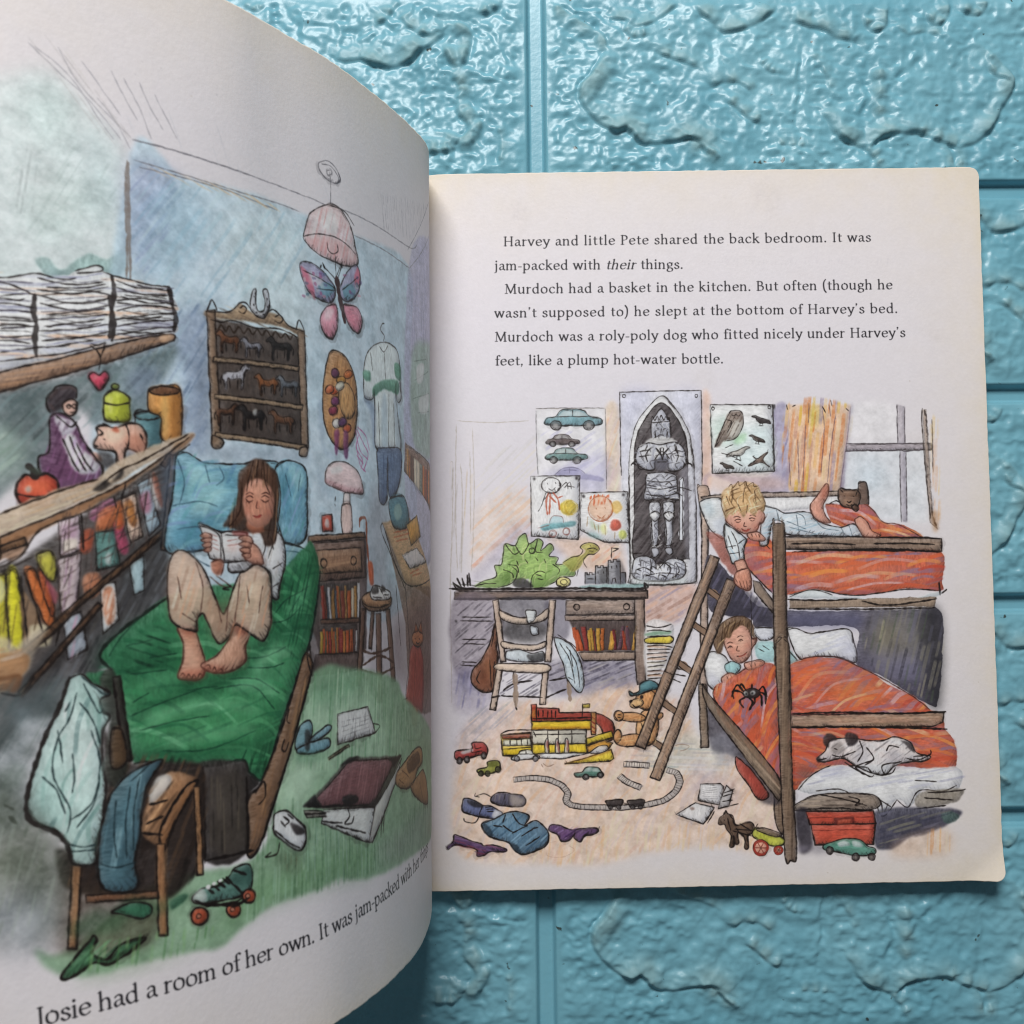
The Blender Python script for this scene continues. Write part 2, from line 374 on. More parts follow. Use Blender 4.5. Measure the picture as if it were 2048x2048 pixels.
# What is printed on each page, in tenths of a millimetre from the foot of its left edge; first point, then steps.
# f: wash  (colour, strength, softness, bloom, smooth, rim | outline)   l: pen (colour, width, strength, smooth, dryness | strokes)
# h: crayon or brush hatching (colours, angle, spacing, width, strength, length, smooth, softness, bend | outline)
LEFT_PRINT = """
f b7c6c8 .8 2.2 .5 1 0|271 2092 119 83 66 28 60 -43 68 -58 36 -67 -5 -109 -4 -188 -124 -25 -226 -49
f b3c4c4 .45 3 .6 1 0|398 2130 67 64 51 -45 -32 -92 -76 -43
f 98afa9 .3 3 .6 1 0|415 1938 81 47 67 -38 -57 -85 -90 -27
f a5bec4 .4 3 .6 1 0|513 2063 85 -1 10 -138 -57 -33 -32 68
h 8f9e9e,9aaaa8,a4b0b4 62 2.6 .45 .22 10 1 1 0|385 2014 128 39 92 -54 -14 -121 -124 -60 -77 33
h 8f9799 80 1.6 .35 .35 7 0 1 0|386 2024 45 0 -14 -153 -32 -10
f 85a5a4 .85 .2 .4 1 .12|419 1775 26 10 29 -22 50 45 39 -6 41 26 1 -46 -69 -38 -48 8 -38 -11
f a3b9c9 .9 .5 .5 1 0|623 2032 136 3 196 13 152 -2 202 3 375 0 -15 -332 -56 -690 -1024 27
f 8e93b4 .75 2.5 .5 1 0|625 2030 111 2 -43 -89 -32 -127 -22 -25 -20 82
f 8aa8bd .55 3 .6 1 0|646 1960 124 58 44 -102 -64 -98 -90 -34
f c3cfdc .6 4 .5 1 0|868 1987 228 27 19 -82 -45 -257 -200 110
h 7d88ad,8fa5c2,6f8aa6 52 1.5 .6 .4 10 1 1 0|628 2026 120 6 -15 -79 -73 -153 -36 20
h 8fb0c4,b9cbd8,7fa0b6,9fbac6 55 2.4 .7 .35 13 1 1 0|668 1992 404 34 29 -160 -163 -73 -192 -59 -88 12
f 6f7c9c .6 1.6 .5 1 0|709 1671 83 41 -13 -306 -49 -15 -18 80 20 78
f 5f7590 .35 3 .6 1 0|616 1726 69 -107 -8 -77 -48 -5
h 6c7f9f,8495b2,566a88,9fb4c4 58 1.5 .6 .45 11 1 1 0|634 1660 164 64 -21 -313 -52 -15 -76 111
h d9dfe8,c9d4e0 60 1.4 .5 .5 8 0 1 0|642 1602 77 21 -37 -80 -33 -25
f a9a7c3 .85 .4 .4 1 0|1678 2049 234 170 138 0 -18 -981 -416 -10
h 8d8cad,bab7cf 85 1.4 .5 .4 14 0 1 0|1686 2021 324 150 -13 -703 -352 -24
f 8fae94 .7 1 .5 1 .12|1690 1785 196 72 118 -16 -6 -326 -304 -22
l 51645a .22 .6 1 .25|1700 1758 143 36/1707 1700 177 63/1681 1637 222 56/1725 1599 177 32/1759 1777 -40 -274/1844 1809 -27 -294
f d5dcd6 .8 .2 .3 1 .12|1733 1749 78 23 -16 -56 -60 -18
f d5dcd6 .7 .2 .3 1 .12|1752 1648 131 37 -22 -58 -98 -22
l 6e6b74 .3 .7 1 .25|635 2094 116 0 170 -1 198 4 172 0/635 2092 127 1 166 -2/636 2045 124 -4 130 -2 127 8 90 1/648 2031 159 3 217 -6/1239 2104 199 12 254 3 63 30/1332 2049 157 6 189 -4
l 83808a .28 .7 1 .25|1678 2047 97 70 127 105 50 39/1673 2105 106 105 81 89 45 42
h c9a887,d8b48f -16 .8 .4 .5 10 1 1 0|670 2037 284 4 78 -11 -40 -5 -233 -4
l 7c6d66 .5 .7 1 .25|620 2041 -3 -115 -8 -157/623 2036 -4 -163 -2 -108/617 2024 -6 -153
l 9b98a0 .32 .65 1 .25|481 2266 37 -68 52 -50 60 -50/420 2261 55 -48 66 -52 68 -74/434 2255 69 -50 61 -86 29 -36/529 2249 34 -44 48 -63/592 2246 21 -43 35 -62/620 2235 34 -64 24 -66/656 2235 20 -47 31 -52/691 2215 28 -53 21 -39/561 2172 39 -49 29 -53
h a9a4a6,b9b3b0 -52 1.7 .35 .45 14 1 1 0|420 2272 85 -8 125 -166 -22 -33 -93 68
h b3b2bb,c0bec8 -70 5 .3 .4 7 1 1 0|631 2115 326 -32 536 23 -175 53 -291 33 -318 -11
h 83808a -85 1.2 .2 .5 7 0 1 0|1474 2219 421 106 -201 -180 -199 -25
l 8d8a92 .3 .5 1 .25|585 2277 1 0/664 2288 1 -1/708 2288 2 -4/850 2269 1 -4/932 2278 1 -2/1129 2284 2 -1/1174 2294 2 -1/647 2252 1 -1/1284 2282 2 -3
l 4c4850 .2 .8 1 .25|1190 2209 30 16 39 -6 20 -26 -24 -21 -39 0 -25 17 -1 20 30 16/1232 2197 2 -39 -5 -57/1222 2197 15 7 4 -9 -17 -9 -2 11 15 7/1199 2209 39 6 31 -19 -4 -21
f d9b3b4 .85 .2 .5 1 .12|1116 1995 26 58 68 45 50 9 51 -30 24 -53 8 -52 -65 -25 -99 1 -56 23
f e3dade .8 .5 .3 1 .12|1188 2059 50 25 18 -24 -13 -30 -49 -7
f c98f90 .45 .6 .3 1 .12|1119 1977 103 34 106 -10 9 -34 -69 -20 -98 5
h c47f80,e9d2d4,b98890 70 .9 .5 .45 8 1 1 0|1121 2002 88 90 91 -19 37 -96 -139 -24
l 1b1413 .26 .85 1 .25|1116 1995 26 58 68 45 50 9 51 -30 24 -53 10 -55 -67 -22 -99 1 -59 23 -4 24 26 58/1115 1985 50 20 77 12 63 -9 34 -17/1206 1994 3 -22 19 -5 22 13 -1 19/1229 2101 62 3 43 -27
l 1b1413 .2 .85 1 .25|1239 1970 -4 -65/1239 1909 30 50/1228 1903 -42 15
f 8e86a8 .9 .2 .4 1 .12|1231 1871 -37 30 -54 18 -44 -11 5 -42 32 -36 74 -3
f 8e86a8 .85 .2 .4 1 .12|1251 1876 37 55 48 33 19 -36 -26 -53 -59 -30
f 5f8fa0 .8 .2 .3 1 .12|1231 1871 -39 10 -29 -19 26 -26
f 5f8fa0 .8 .2 .3 1 .12|1262 1879 46 24 15 -23 -47 -27
f cf5a6c .7 .2 .3 1 .12|1097 1899 40 -25 4 -55 -31 43
f cf5a6c .7 .2 .3 1 .12|1342 1958 13 -30 -24 -26 -10 24
f e06f83 .9 .2 .5 1 .12|1227 1825 -40 -15 -27 -37 12 -36 37 -8 24 46
f e06f83 .85 .2 .5 1 .12|1264 1833 62 8 27 -34 -22 -38 -45 11
f d9d5e0 .6 .5 .3 1 .12|1125 1897 44 -15 12 -22 -45 2
f d9d5e0 .6 .4 .3 1 .12|1186 1804 30 6 -12 -28 -25 -5
l 1b1413 .24 .85 1 .25|1231 1871 -37 30 -54 18 -44 -11 5 -42 32 -36 74 -4 24 45 -37 30/1251 1876 37 55 48 33 19 -36 -26 -53 -59 -30 -19 31 37 55/1227 1825 -40 -15 -27 -37 12 -36 37 -8 26 47 -8 49 -40 -15/1264 1833 62 8 29 -33 -24 -40 -45 12 -22 53 62 8/1231 1871 -57 12 -71 8/1230 1865 -77 -12/1256 1871 90 62/1233 1897 -42 22/1243 1900 25 52
l 4a3436 1.5 .9 1 .25|1239 1906 6 -44 12 -43 8 -34
l 1b1413 .5 .85 1 .25|1182 1930 8 -14/1259 1946 8 -7/1172 1914 5 8
f e5dbe6 .55 .1 .3 1 .12|1156 1843 -4 0 -3 4 2 4 5 2 4 -2 0 -5
f a8487a .55 .1 .3 1 .12|1180 1890 -4 -3 -7 -2 -5 2 1 3 7 3 6 0
f e5dbe6 .55 .1 .3 1 .12|1148 1879 -5 -1 -5 2 0 4 3 3 6 0 3 -4
f d7859a .55 .1 .3 1 .12|1104 1870 -4 1 -2 4 3 4 4 2 3 -3 0 -5
f a8487a .55 .1 .3 1 .12|1176 1892 -5 -1 -5 2 0 5 4 3 5 -1 3 -4
f a8487a .55 .1 .3 1 .12|1145 1886 -5 0 -3 3 1 5 4 2 5 -2 1 -4
f 43718c .55 .1 .3 1 .12|1198 1899 -6 -3 -6 0 -4 3 3 3 6 2 6 -1
f 43718c .55 .1 .3 1 .12|1116 1823 -4 1 -2 5 3 4 5 1 3 -2 -1 -5
f 6a5a92 .55 .1 .3 1 .12|1168 1834 -3 -4 -8 -2 -5 1 0 3 6 3 7 1
f d7859a .55 .1 .3 1 .12|1141 1827 -4 -2 -7 0 -3 3 3 3 6 2 5 -2
f e5dbe6 .55 .1 .3 1 .12|1337 1898 -6 -1 -5 3 0 5 6 3 7 -1 2 -4
f d7859a .55 .1 .3 1 .12|1110 1862 -5 -1 -3 3 0 4 4 3 5 -2 2 -4
f 43718c .55 .1 .3 1 .12|1124 1859 -5 -3 -6 0 -4 2 2 4 7 1 5 -1
f d7859a .55 .1 .3 1 .12|1192 1840 -4 -4 -7 -2 -6 1 1 4 6 3 7 1
f e5dbe6 .55 .1 .3 1 .12|1179 1878 -6 -2 -6 1 -2 4 4 3 6 1 4 -3
f 43718c .55 .1 .3 1 .12|1166 1854 -5 0 -3 3 1 5 4 2 5 -2 1 -4
f d7859a .55 .1 .3 1 .12|1354 1876 -7 -3 -9 0 -4 3 4 4 8 1 7 -1
f a8487a .55 .1 .3 1 .12|1301 1874 -7 -1 -4 4 1 4 6 3 6 -1 1 -5
f a8487a .55 .1 .3 1 .12|1171 1837 -5 1 -1 4 3 5 5 1 3 -3 -1 -5
f e5dbe6 .55 .1 .3 1 .12|1110 1862 -4 1 -2 4 3 5 4 1 3 -3 0 -5
f e5dbe6 .55 .1 .3 1 .12|1135 1827 -5 -3 -6 0 -4 3 3 4 6 1 5 -2
f a8487a .55 .1 .3 1 .12|1288 1922 -6 -4 -8 -2 -5 2 1 4 8 3 7 0
f 43718c .55 .1 .3 1 .12|1325 1867 -4 -4 -9 -2 -7 1 1 3 7 4 9 1
f 6a5a92 .55 .1 .3 1 .12|1198 1872 -5 -4 -7 0 -4 2 2 4 7 2 6 -1
f 6a5a92 .55 .1 .3 1 .12|1313 1875 -7 -3 -7 1 -3 3 4 4 8 1 5 -2
f a8487a .55 .1 .3 1 .12|1109 1822 -4 -3 -6 1 -3 3 2 3 6 1 5 -2
f e5dbe6 .55 .1 .3 1 .12|1120 1817 -5 -1 -5 3 0 4 4 3 5 -1 3 -4
f 6a5a92 .55 .1 .3 1 .12|1182 1901 -4 -3 -7 -2 -5 2 1 4 7 2 6 0
f 6a5a92 .55 .1 .3 1 .12|1340 1922 -6 0 -3 4 3 5 6 2 5 -2 0 -5
f 6a5a92 .55 .1 .3 1 .12|1358 1914 -7 -1 -5 3 1 5 6 3 7 -1 2 -5
f 6a5a92 .55 .1 .3 1 .12|1152 1880 -4 -3 -7 -2 -4 2 1 3 6 3 6 0
f 43718c .55 .1 .3 1 .12|1335 1901 -6 1 -2 4 3 5 7 2 4 -2 -1 -6
f 6a5a92 .55 .1 .3 1 .12|1187 1894 -6 -2 -5 2 -2 4 4 3 6 0 4 -3
f a8487a .55 .1 .3 1 .12|1153 1860 -5 0 -4 3 0 4 4 3 5 -2 2 -4
f cfcfdc .97 .15 .2 1 .12|267 1732 83 -4 68 19 14 -3 37 -3 34 25 39 17 15 -9 19 -4 41 -6 42 -4 46 3 5 -21 16 -19 -13 -30 11 -20 -10 -18 -82 -33 -111 -35 -95 -31 -81 -27 -84 -27
h a9a9c0,8d8ea8,e4e4ee,bcbdd0,d7a88e 6 1.5 .55 .6 14 1 1 0|266 1722 152 20 158 25 126 -10 7 -91 -178 -72 -186 -60 -84 -22
l 1b1413 .34 .8 1 .25|267 1729 83 0 45 11 30 8 44 -7 33 8/500 1765 42 18 15 -3 -10 -10 -44 -10/557 1772 19 -4 41 -4 42 -4 48 3/632 1756 27 -4 48 1/586 1742 51 -7 64 6/266 1697 84 21 62 -17/349 1688 63 13 74 -10 83 22/422 1712 65 -1 48 13 40 -4/265 1648 84 25 67 -2/425 1682 75 -5 69 21/579 1710 68 16 76 -4/584 1689 62 21 68 5/420 1646 74 15 74 16/264 1619 84 24 62 2/347 1618 68 13/578 1667 78 23 66 16/582 1652 63 20 71 16/423 1622 71 13 71 20/347 1598 62 12/263 1580 84 13 57 1/427 1602 71 13 69 25/576 1631 79 26 66 16/346 1568 67 17 70 13/576 1620 57 18 76 22/345 1549 54 12 83 22 59 22/422 1738 65 -6 69 16/440 1720 61 6 60 18/586 1758 41 -9 64 6/595 1723 62 -6 49 11/438 1659 47 11 74 18/593 1675 41 1 54 16/348 1658 36 3 27 -1/436 1588 47 13 48 13/433 1633 42 11 83 21/348 1628 31 4 29 -2
l 1e1716 .9 .75 1 .25|417 1702 -4 -36 4 -35 -4 -36 4 -29/576 1767 4 -36 -6 -38 3 -41 -6 -33/570 1719 3 -52 -7 -43/705 1763 7 -43 7 -31 -7 -29
h 3a3234,5c5768 10 2.6 .3 .7 7 0 1 0|576 1746 137 8 2 -88 -134 -40
h 3a3234,5c5768 4 3 .3 .6 8 0 1 0|277 1703 140 9 -5 -152 -140 -28
h 3a3234,5c5768 -6 3 .28 .6 7 0 1 0|426 1703 144 21 -4 -100 -144 -53
l 5c5768 .3 .8 1 .25|331 1718 27 3 31 3 24 1
l 5c5768 .22 .8 1 .25|319 1700 36 4 31 2 32 3
l 8a8aa4 .3 .8 1 .25|332 1694 22 3 31 2 19 1
l 1b1413 .3 .8 1 .25|332 1682 19 2 31 -1 15 6
l 8a8aa4 .3 .8 1 .25|314 1665 28 3 31 1 25 2
l 5c5768 .3 .8 1 .25|330 1657 24 2 31 3 20 1
l 1b1413 .3 .8 1 .25|309 1636 40 1 31 3 37 1
l 1b1413 .22 .8 1 .25|310 1624 34 0 32 6 31 -2
l 1b1413 .18 .8 1 .25|322 1614 30 0 31 3 25 0
l 5c5768 .3 .8 1 .25|317 1598 33 3 31 -2 29 5
l 5c5768 .22 .8 1 .25|322 1583 30 -1 31 4 28 3
l 8a8aa4 .3 .8 1 .25|318 1571 25 1 31 2 22 -1
l 8a8aa4 .18 .8 1 .25|332 1562 16 1 31 2 12 2
l 8a8aa4 .22 .8 1 .25|438 1739 44 9 34 6 42 15
l 5c5768 .18 .8 1 .25|428 1723 54 16 34 2 52 16
l 1b1413 .22 .8 1 .25|430 1709 53 10 34 4 51 16
l 1b1413 .22 .8 1 .25|425 1699 50 12 33 5 48 14
l 5c5768 .18 .8 1 .25|436 1689 50 12 34 7 48 10
l 1b1413 .18 .8 1 .25|437 1680 46 11 34 3 43 13
l 5c5768 .22 .8 1 .25|428 1663 49 10 34 6 47 11
l 1b1413 .18 .8 1 .25|440 1656 42 8 34 7 39 9
l 8a8aa4 .22 .8 1 .25|441 1648 44 11 34 2 41 13
l 1b1413 .22 .8 1 .25|438 1632 41 12 33 1 38 11
l 8a8aa4 .22 .8 1 .25|431 1618 51 12 33 0 49 12
l 1b1413 .22 .8 1 .25|433 1604 47 11 34 5 45 10
l 8a8aa4 .3 .8 1 .25|436 1594 52 13 33 -1 50 17
l 5c5768 .18 .8 1 .25|607 1751 39 3 38 2 35 6
l 1b1413 .18 .8 1 .25|595 1735 44 0 38 6 42 2
l 1b1413 .22 .8 1 .25|601 1728 32 0 38 6 28 0
l 1b1413 .18 .8 1 .25|583 1720 42 2 37 6 39 2
l 1b1413 .3 .8 1 .25|585 1707 41 1 37 3 39 4
l 5c5768 .18 .8 1 .25|597 1703 42 3 37 3 39 0
l 1b1413 .18 .8 1 .25|591 1692 47 -2 37 9 44 1
l 1b1413 .18 .8 1 .25|595 1680 39 1 37 5 37 4
l 1b1413 .3 .8 1 .25|591 1673 34 3 37 3 31 2
l 5c5768 .18 .8 1 .25|607 1670 32 -1 38 5 29 1
l 5c5768 .3 .8 1 .25|597 1658 39 0 38 7 36 1
l 1b1413 .3 .8 1 .25|591 1645 34 0 37 4 30 1
l 5c5768 .22 .8 1 .25|581 1637 52 -1 37 9 51 1
f 5f6f74 .9 .8 .5 1 .12|261 1483 83 1 137 48 39 19 133 53 66 19 -37 -80 -33 -25 -8 -64 -96 -19 -20 -11 -33 28 -65 -155 -63 -2 -111 -117
f 4b5a5c .6 2 .5 1 0|352 1480 105 39 37 -16 -62 -56 -13 -100 -53 -3 -16 68
h 3f4a4c,6f8284,55666a,7b9096 48 1.6 .6 .5 9 1 1 0|271 1474 234 60 147 59 -14 -87 -113 -72 -160 -114 -100 -76
f 9db0a6 .75 2 .6 1 .12|258 1396 92 16 43 -42 -28 -55 -53 -31 -57 -21
h c3cfc4,7f9a8c,a9bfb2 40 1.8 .6 .5 9 0 1 0|269 1387 130 18 -20 -80 -84 -32
f 7b86a8 .5 1.5 .3 1 0|609 1551 48 21 20 -30 -28 -19 -11 -27 -31 7
f a27c63 .95 .2 .35 1 .12|260 1473 85 52 90 32 96 37 112 41 66 17 2 -13 -14 -8 -117 -52 -99 -42 -137 -53 -85 -49
l 1b1413 .4 .85 1 .25|260 1473 85 52 90 32 96 37 112 41 66 17 2 -13 -14 -8 -117 -52 -99 -42 -137 -53 -85 -49 1 38 85 52
f d2ab8d .9 .3 .3 1 .12|681 1644 29 7 -1 -10 -23 -10
f 7c5a47 .6 .6 .3 1 0|259 1440 85 49 137 52 99 42 0 9 -99 -40 -137 -50 -84 -48
h c39a7c,84614c,b58a6c 14 .9 .4 .5 12 1 1 0|260 1468 85 51 185 69 167 57 0 -11 -167 -71 -186 -74 -85 -49
l 1b1413 .3 .85 1 .25|524 1603 16 -13 5 -15 -4 -27/556 1604 -6 -13 -5 -16/526 1606 15 -1 15 7 -6 -11
f d4455f .95 .2 .3 1 .12|541 1538 -12 6 -9 -11 8 -17 12 -12 15 15 8 19 -9 11
l 1b1413 .25 .85 1 .25|541 1538 -12 6 -9 -11 8 -17 12 -12 15 15 8 19 -9 11 -13 -11 -12 6
f ea8a8f .7 .2 .3 1 .12|529 1534 7 3 0 -7 -7 -4
f 3c2c33 .9 .2 .3 1 .12|435 1477 17 27 28 7 14 -8 -3 -21 -17 -12 -29 -22 -13 9
f 6a3d62 .95 .2 .35 1 .12|438 1437 21 12 28 -18 13 -30 23 -39 13 -30 -6 -31 -43 -19 -42 1 -26 34 -4 34 19 16
f d5a595 .95 .2 .3 1 .12|464 1469 15 12 15 -6 -2 -18 -9 -12 -14 2
f cdc8d4 .95 .2 .3 1 .12|448 1443 25 -8 21 -4 -5 -15 -22 -17 -13 19
f d6cfd6 .95 .2 .3 1 .12|462 1394 19 11 18 -29 33 -34 -11 -21 -33 4 -18 34
f d08d76 .9 .2 .3 1 .12|518 1367 19 -4 4 -15 -14 2
h b59ac0,8c5a86,472843 70 1.4 .4 .6 4 1 1 0|431 1417 60 4 40 -99 -44 -37 -64 27
l 1b1413 .35 .85 1 .25|438 1437 21 12 28 -18 13 -30 23 -39 18 -29 -11 -32 -43 -19 -42 1 -29 34 -3 34 21 16 4 70 21 12/462 1394 17 -44 14 -25/490 1386 13 -35 18 -25/476 1400 13 -40 18 -34/464 1469 15 12 15 -6 -2 -18 -9 -12 -14 2 -5 22 15 12/474 1465 9 0/435 1477 17 27 28 7 14 -8 -2 -21/439 1447 -7 20 5 20 19 12/450 1443 27 -23 15 11
l 1b1413 .26 .85 1 .25|481 1465 -1 -2 -1 -2 -2 -1 -3 1 -1 1 -1 2 1 2 2 2 2 1 2 -1 1 -1 1 -2 -1 -2/492 1466 0 -2 -2 -2 -2 -1 -2 1 -2 1 0 2 0 2 2 2 2 1 2 -1 2 -1 0 -2 0 -2/481 1465 3 0/478 1452 6 0 4 3
l 5a4a4c .5 .7 1 .25|459 1499 21 7 14 -9/439 1478 17 21/448 1453 -9 14
h 221a1e 50 1.2 .4 .6 5 0 1 0|433 1497 56 13 0 -23 -43 -34
f c3452f .95 .2 .3 1 .12|371 1295 16 18 18 -4 23 8 20 -14 1 -25 -12 -25 -30 -11 -26 7 -13 22
l 1b1413 .5 .85 1 .25|371 1295 16 18 18 -4 23 8 20 -14 1 -25 -12 -25 -30 -11 -26 7 -13 22 3 24 16 18
f e0714d .6 .7 .3 1 0|382 1296 23 6 31 -4 -10 -20 -36 -4
f f0d3c6 .9 .25 .3 1 .12|395 1284 -1 -4 -2 -3 -3 -1 -2 1 -2 3 -1 4 1 4 2 2 3 2 3 -1 1 -3
f 7d2a22 .5 .4 .3 1 .12|370 1271 38 -6 39 11 -12 -23 -32 -10 -24 9
l 1b1413 .4 .85 1 .25|369 1273 34 -7 45 11
l 2e2524 1.4 .9 1 .25|405 1309 -4 15 -9 9
f 4a5148 .8 .2 .3 1 .12|405 1316 -17 14 17 -1 14 -12
f b7bd3a .95 .2 .3 1 .12|549 1477 3 18 22 15 25 -10 5 -13 -2 -42 -28 -8 -24 4
l 1b1413 .35 .85 1 .25|549 1477 3 18 22 15 25 -10 5 -13 -2 -42 -28 -8 -24 4 -1 36 3 18
f 8c9130 .6 .4 .3 1 .12|586 1496 18 -9 -2 -42 -18 -6
f dfe08a .6 .3 .3 1 .12|559 1488 10 4 -3 -34 -7 -1
l 1b1413 .4 .85 1 .25|549 1478 27 -3 28 9
f 7e8a3a .95 .2 .3 1 .12|583 1517 -1 -3 -3 -2 -5 -2 -3 1 -3 2 -1 3 1 3 3 3 4 1 4 -1 3 -2
l 1b1413 .3 .85 1 .25|583 1517 -1 -3 -3 -2 -5 -2 -3 1 -3 2 -1 3 1 3 3 3 4 1 4 -1 3 -2 1 -3 -1 -3
f 577f88 .95 .2 .3 1 .12|616 1462 26 7 30 -5 -2 -72 -32 -10 -20 7
l 1b1413 .35 .85 1 .25|616 1462 26 7 30 -5 -2 -72 -32 -10 -20 7 -2 73 26 7
f 3d5e68 .6 .5 .3 1 .12|652 1465 20 -1 -2 -72 -21 -7
l 1b1413 .3 .85 1 .25|672 1460 -4 -5 -11 -4 -15 -3 -15 0 -10 3 -4 4 4 5 11 5 15 2 15 0 10 -2 4 -5 -4 -5
f c88540 .95 .2 .3 1 .12|649 1518 33 11 40 -3 -3 -109 -32 -16 -16 13 2 42 -26 14
l 1b1413 .35 .85 1 .25|649 1518 33 11 40 -3 -3 -109 -32 -16 -16 13 2 42 -26 14 2 48 33 11
f 8e5a2e .6 .5 .3 1 .12|703 1524 20 2 -4 -111 -24 -8
f e6b070 .6 .5 .3 1 .12|675 1499 14 4 -4 -83 -8 -1
f 6d4a3a .95 .2 .3 1 .12|721 1522 -5 -5 -14 -5 -17 -4 -17 0 -13 2 -4 5 5 5 12 6 18 3 17 0 13 -2
l 1b1413 .3 .85 1 .25|721 1522 -5 -5 -14 -5 -17 -4 -17 0 -13 2 -4 5 5 5 12 6 18 3 17 0 13 -2 5 -5 -5 -5
f d6a08c .95 .2 .3 1 .12|526 1388 8 16 -2 17 17 7 25 -3 30 12 26 -5 9 -26 -6 -27 -11 -16 -7 10 -23 4 -6 -32 -15 -1 -2 26 -27 4 -14 4
l 1b1413 .4 .85 1 .25|526 1388 8 16 -2 17 17 7 25 -3 30 12 26 -5 9 -26 -6 -27 -11 -16 -7 10 -23 4 -6 -32 -15 -1 -2 26 -27 4 -14 4 -2 10 8 16
f e6c3b0 .7 .6 .3 1 .12|549 1415 35 8 9 -15 -30 -18
f a8614c .5 .8 .3 1 0|593 1408 41 3 -4 -32 -28 -12 -7 20
f c24a2e .8 .2 .3 1 .12|564 1421 12 6 5 -12 -10 -1
l 1b1413 .35 .85 1 .25|532 1421 12 -11 -10 -6/594 1434 7 -26 -6 -31/546 1398 3 -1/526 1383 9 -2/624 1415 7 -15/545 1433 14 -7
f 2c2424 .85 .4 .3 1 .12|537 1368 25 -4 4 -25 -20 -6 -12 14
f 33292a .7 .5 .3 1 .12|594 1366 28 -3 -6 -16 -25 -2
f c9b199 .95 .2 .3 1 .12|337 1231 112 52 72 23 60 49 151 69 5 -16 -116 -71 -92 -61 -194 -93 -83 -52 1 47
f b98f6f .95 .2 .3 1 .12|335 1181 136 63 129 71 137 104 0 -17 -138 -103 -90 -54 -175 -91 -83 -51 1 23
f 9a6c4c .8 .3 .3 1 .12|335 1178 160 77 105 60 -1 -16 -90 -56 -94 -44 -55 -66 -26 2 -83 -51 1 42
h dcc6ae,a98467,8a6546,c4a07c 24 1.1 .5 .5 10 1 1 0|263 1159 186 114 172 69 110 76 -57 -52 -179 -106 -203 -101
l 33261f .45 .85 1 .25|252 1133 83 48 136 63 129 68 138 104/251 1084 109 49 55 66 94 42 90 56 140 103/336 1229 118 52 76 28/530 1291 50 41 52 26 105 66/335 1181 -1 -46
f 1e191a .9 .2 .3 1 .12|520 1286 25 24 14 -7 21 31 2 -18 -28 -19 -20 -13
f 4a4342 .95 .4 .4 1 .12|251 1103 109 27 149 110 159 110 22 12 -9 -86 -16 -121 -73 -46 -43 -91 -88 -74 -24 -39 -196 -218
f 3c3a3c .85 1 .3 1 0|593 1155 84 31 -1 -36 17 -95 -64 -8 -62 -49 -68 -47 50 77
f 474548 .95 .5 .45 1 .12|661 1176 13 -120 -56 -50 -62 -58 -31 -48 -31 -77 -60 -9 -92 2 28 74 92 92 129 116
h 2b2a2e,6a6c74,55504e,3c3a3e 60 1.3 .6 .6 8 1 1 0|660 1160 1 -104 -105 -98 -52 -106 -127 -19 99 143
f cfc43a .95 .2 .3 1 .12|251 1093 82 9 9 4 4 -148 -5 -28 -95 -14
l 1b1413 .3 .85 1 .25|251 1093 82 9 9 4 4 -148 -5 -28 -95 -14 5 177 82 9
f d4ca2e .95 .2 .3 1 .12|344 1101 22 5 8 -144 -20 -14 -8 15
l 1b1413 .35 .85 1 .25|344 1101 22 5 8 -144 -20 -14 -8 15 -2 138 22 5
f e8e6b0 .7 .2 .3 1 .12|251 1084 80 13 0 -53 -82 -16
f cf6a33 .95 .2 .3 1 .12|379 1106 20 5 37 -108 -18 -5
l 1b1413 .35 .85 1 .25|379 1106 20 5 37 -108 -18 -5 -39 108 20 5
f b9552e .95 .2 .3 1 .12|403 1108 14 2 17 -78 -9 -10
l 1b1413 .3 .85 1 .25|403 1108 14 2 17 -78 -9 -10 -22 86 14 2
f b8b044 .95 .2 .3 1 .12|404 1145 25 9 11 -24 -6 -39 -18 10
l 1b1413 .25 .85 1 .25|404 1145 25 9 11 -24 -6 -39 -18 10 -12 44 25 9
f b25a6b .8 .2 .3 1 .12|404 1130 10 -29 26 -35 -7 -24 -17 49
f 9c7b5f .8 .2 .3 1 .12|380 1067 21 -44 20 -59 -44 -3 -7 82
f dbc9ae .8 .2 .3 1 .12|386 995 32 3 5 -39 -33 -3
l 1b1413 .4 .85 1 .25|439 1110 12 -59 -17 -97/381 1106 20 -83 15 -68/372 1101 9 -145
f c9b4bf .95 .2 .3 0 .12|447 1214 42 16 3 -76 -43 -14
l 1b1413 .28 .85 0 .25|447 1214 42 16 3 -76 -43 -14 -2 74
f a87f9d .6 .4 .3 1 .12|456 1204 26 5 -3 -25 -22 -7
f d8c9b8 .7 .3 .3 1 .12|457 1174 26 5 -1 -20 -25 -7
f b9698f .9 .2 .3 1 .12|516 1240 42 27 7 -21 -33 -26 -19 0
f cf6f43 .9 .2 .3 1 .12|533 1241 32 8 -4 -43 -39 -9
f c25538 .85 .2 .3 1 .12|495 1195 22 5 -7 -45 -19 -6
f 4f7f7b .95 .2 .3 0 .12|521 1192 42 6 7 -76 -49 -10
l 1b1413 .28 .85 0 .25|521 1192 42 6 7 -76 -49 -10 0 80
f 89aaa8 .5 .8 .3 1 .12|535 1175 25 2 -7 -43 -17 -5
f d4d9d8 .7 .2 .3 1 .12|541 1144 10 6 1 -23 -10 0
f d0b3a2 .95 .2 .3 0 .12|578 1267 30 14 14 -95 -28 -16
l 1b1413 .28 .85 0 .25|578 1267 30 14 14 -95 -28 -16 -16 97
f 9c5d31 .95 .2 .3 1 .12|607 1240 2 -15 -2 -12 -4 -6 -7 3 -6 9 -4 15 -2 15 2 12 4 6 7 -3 6 -9
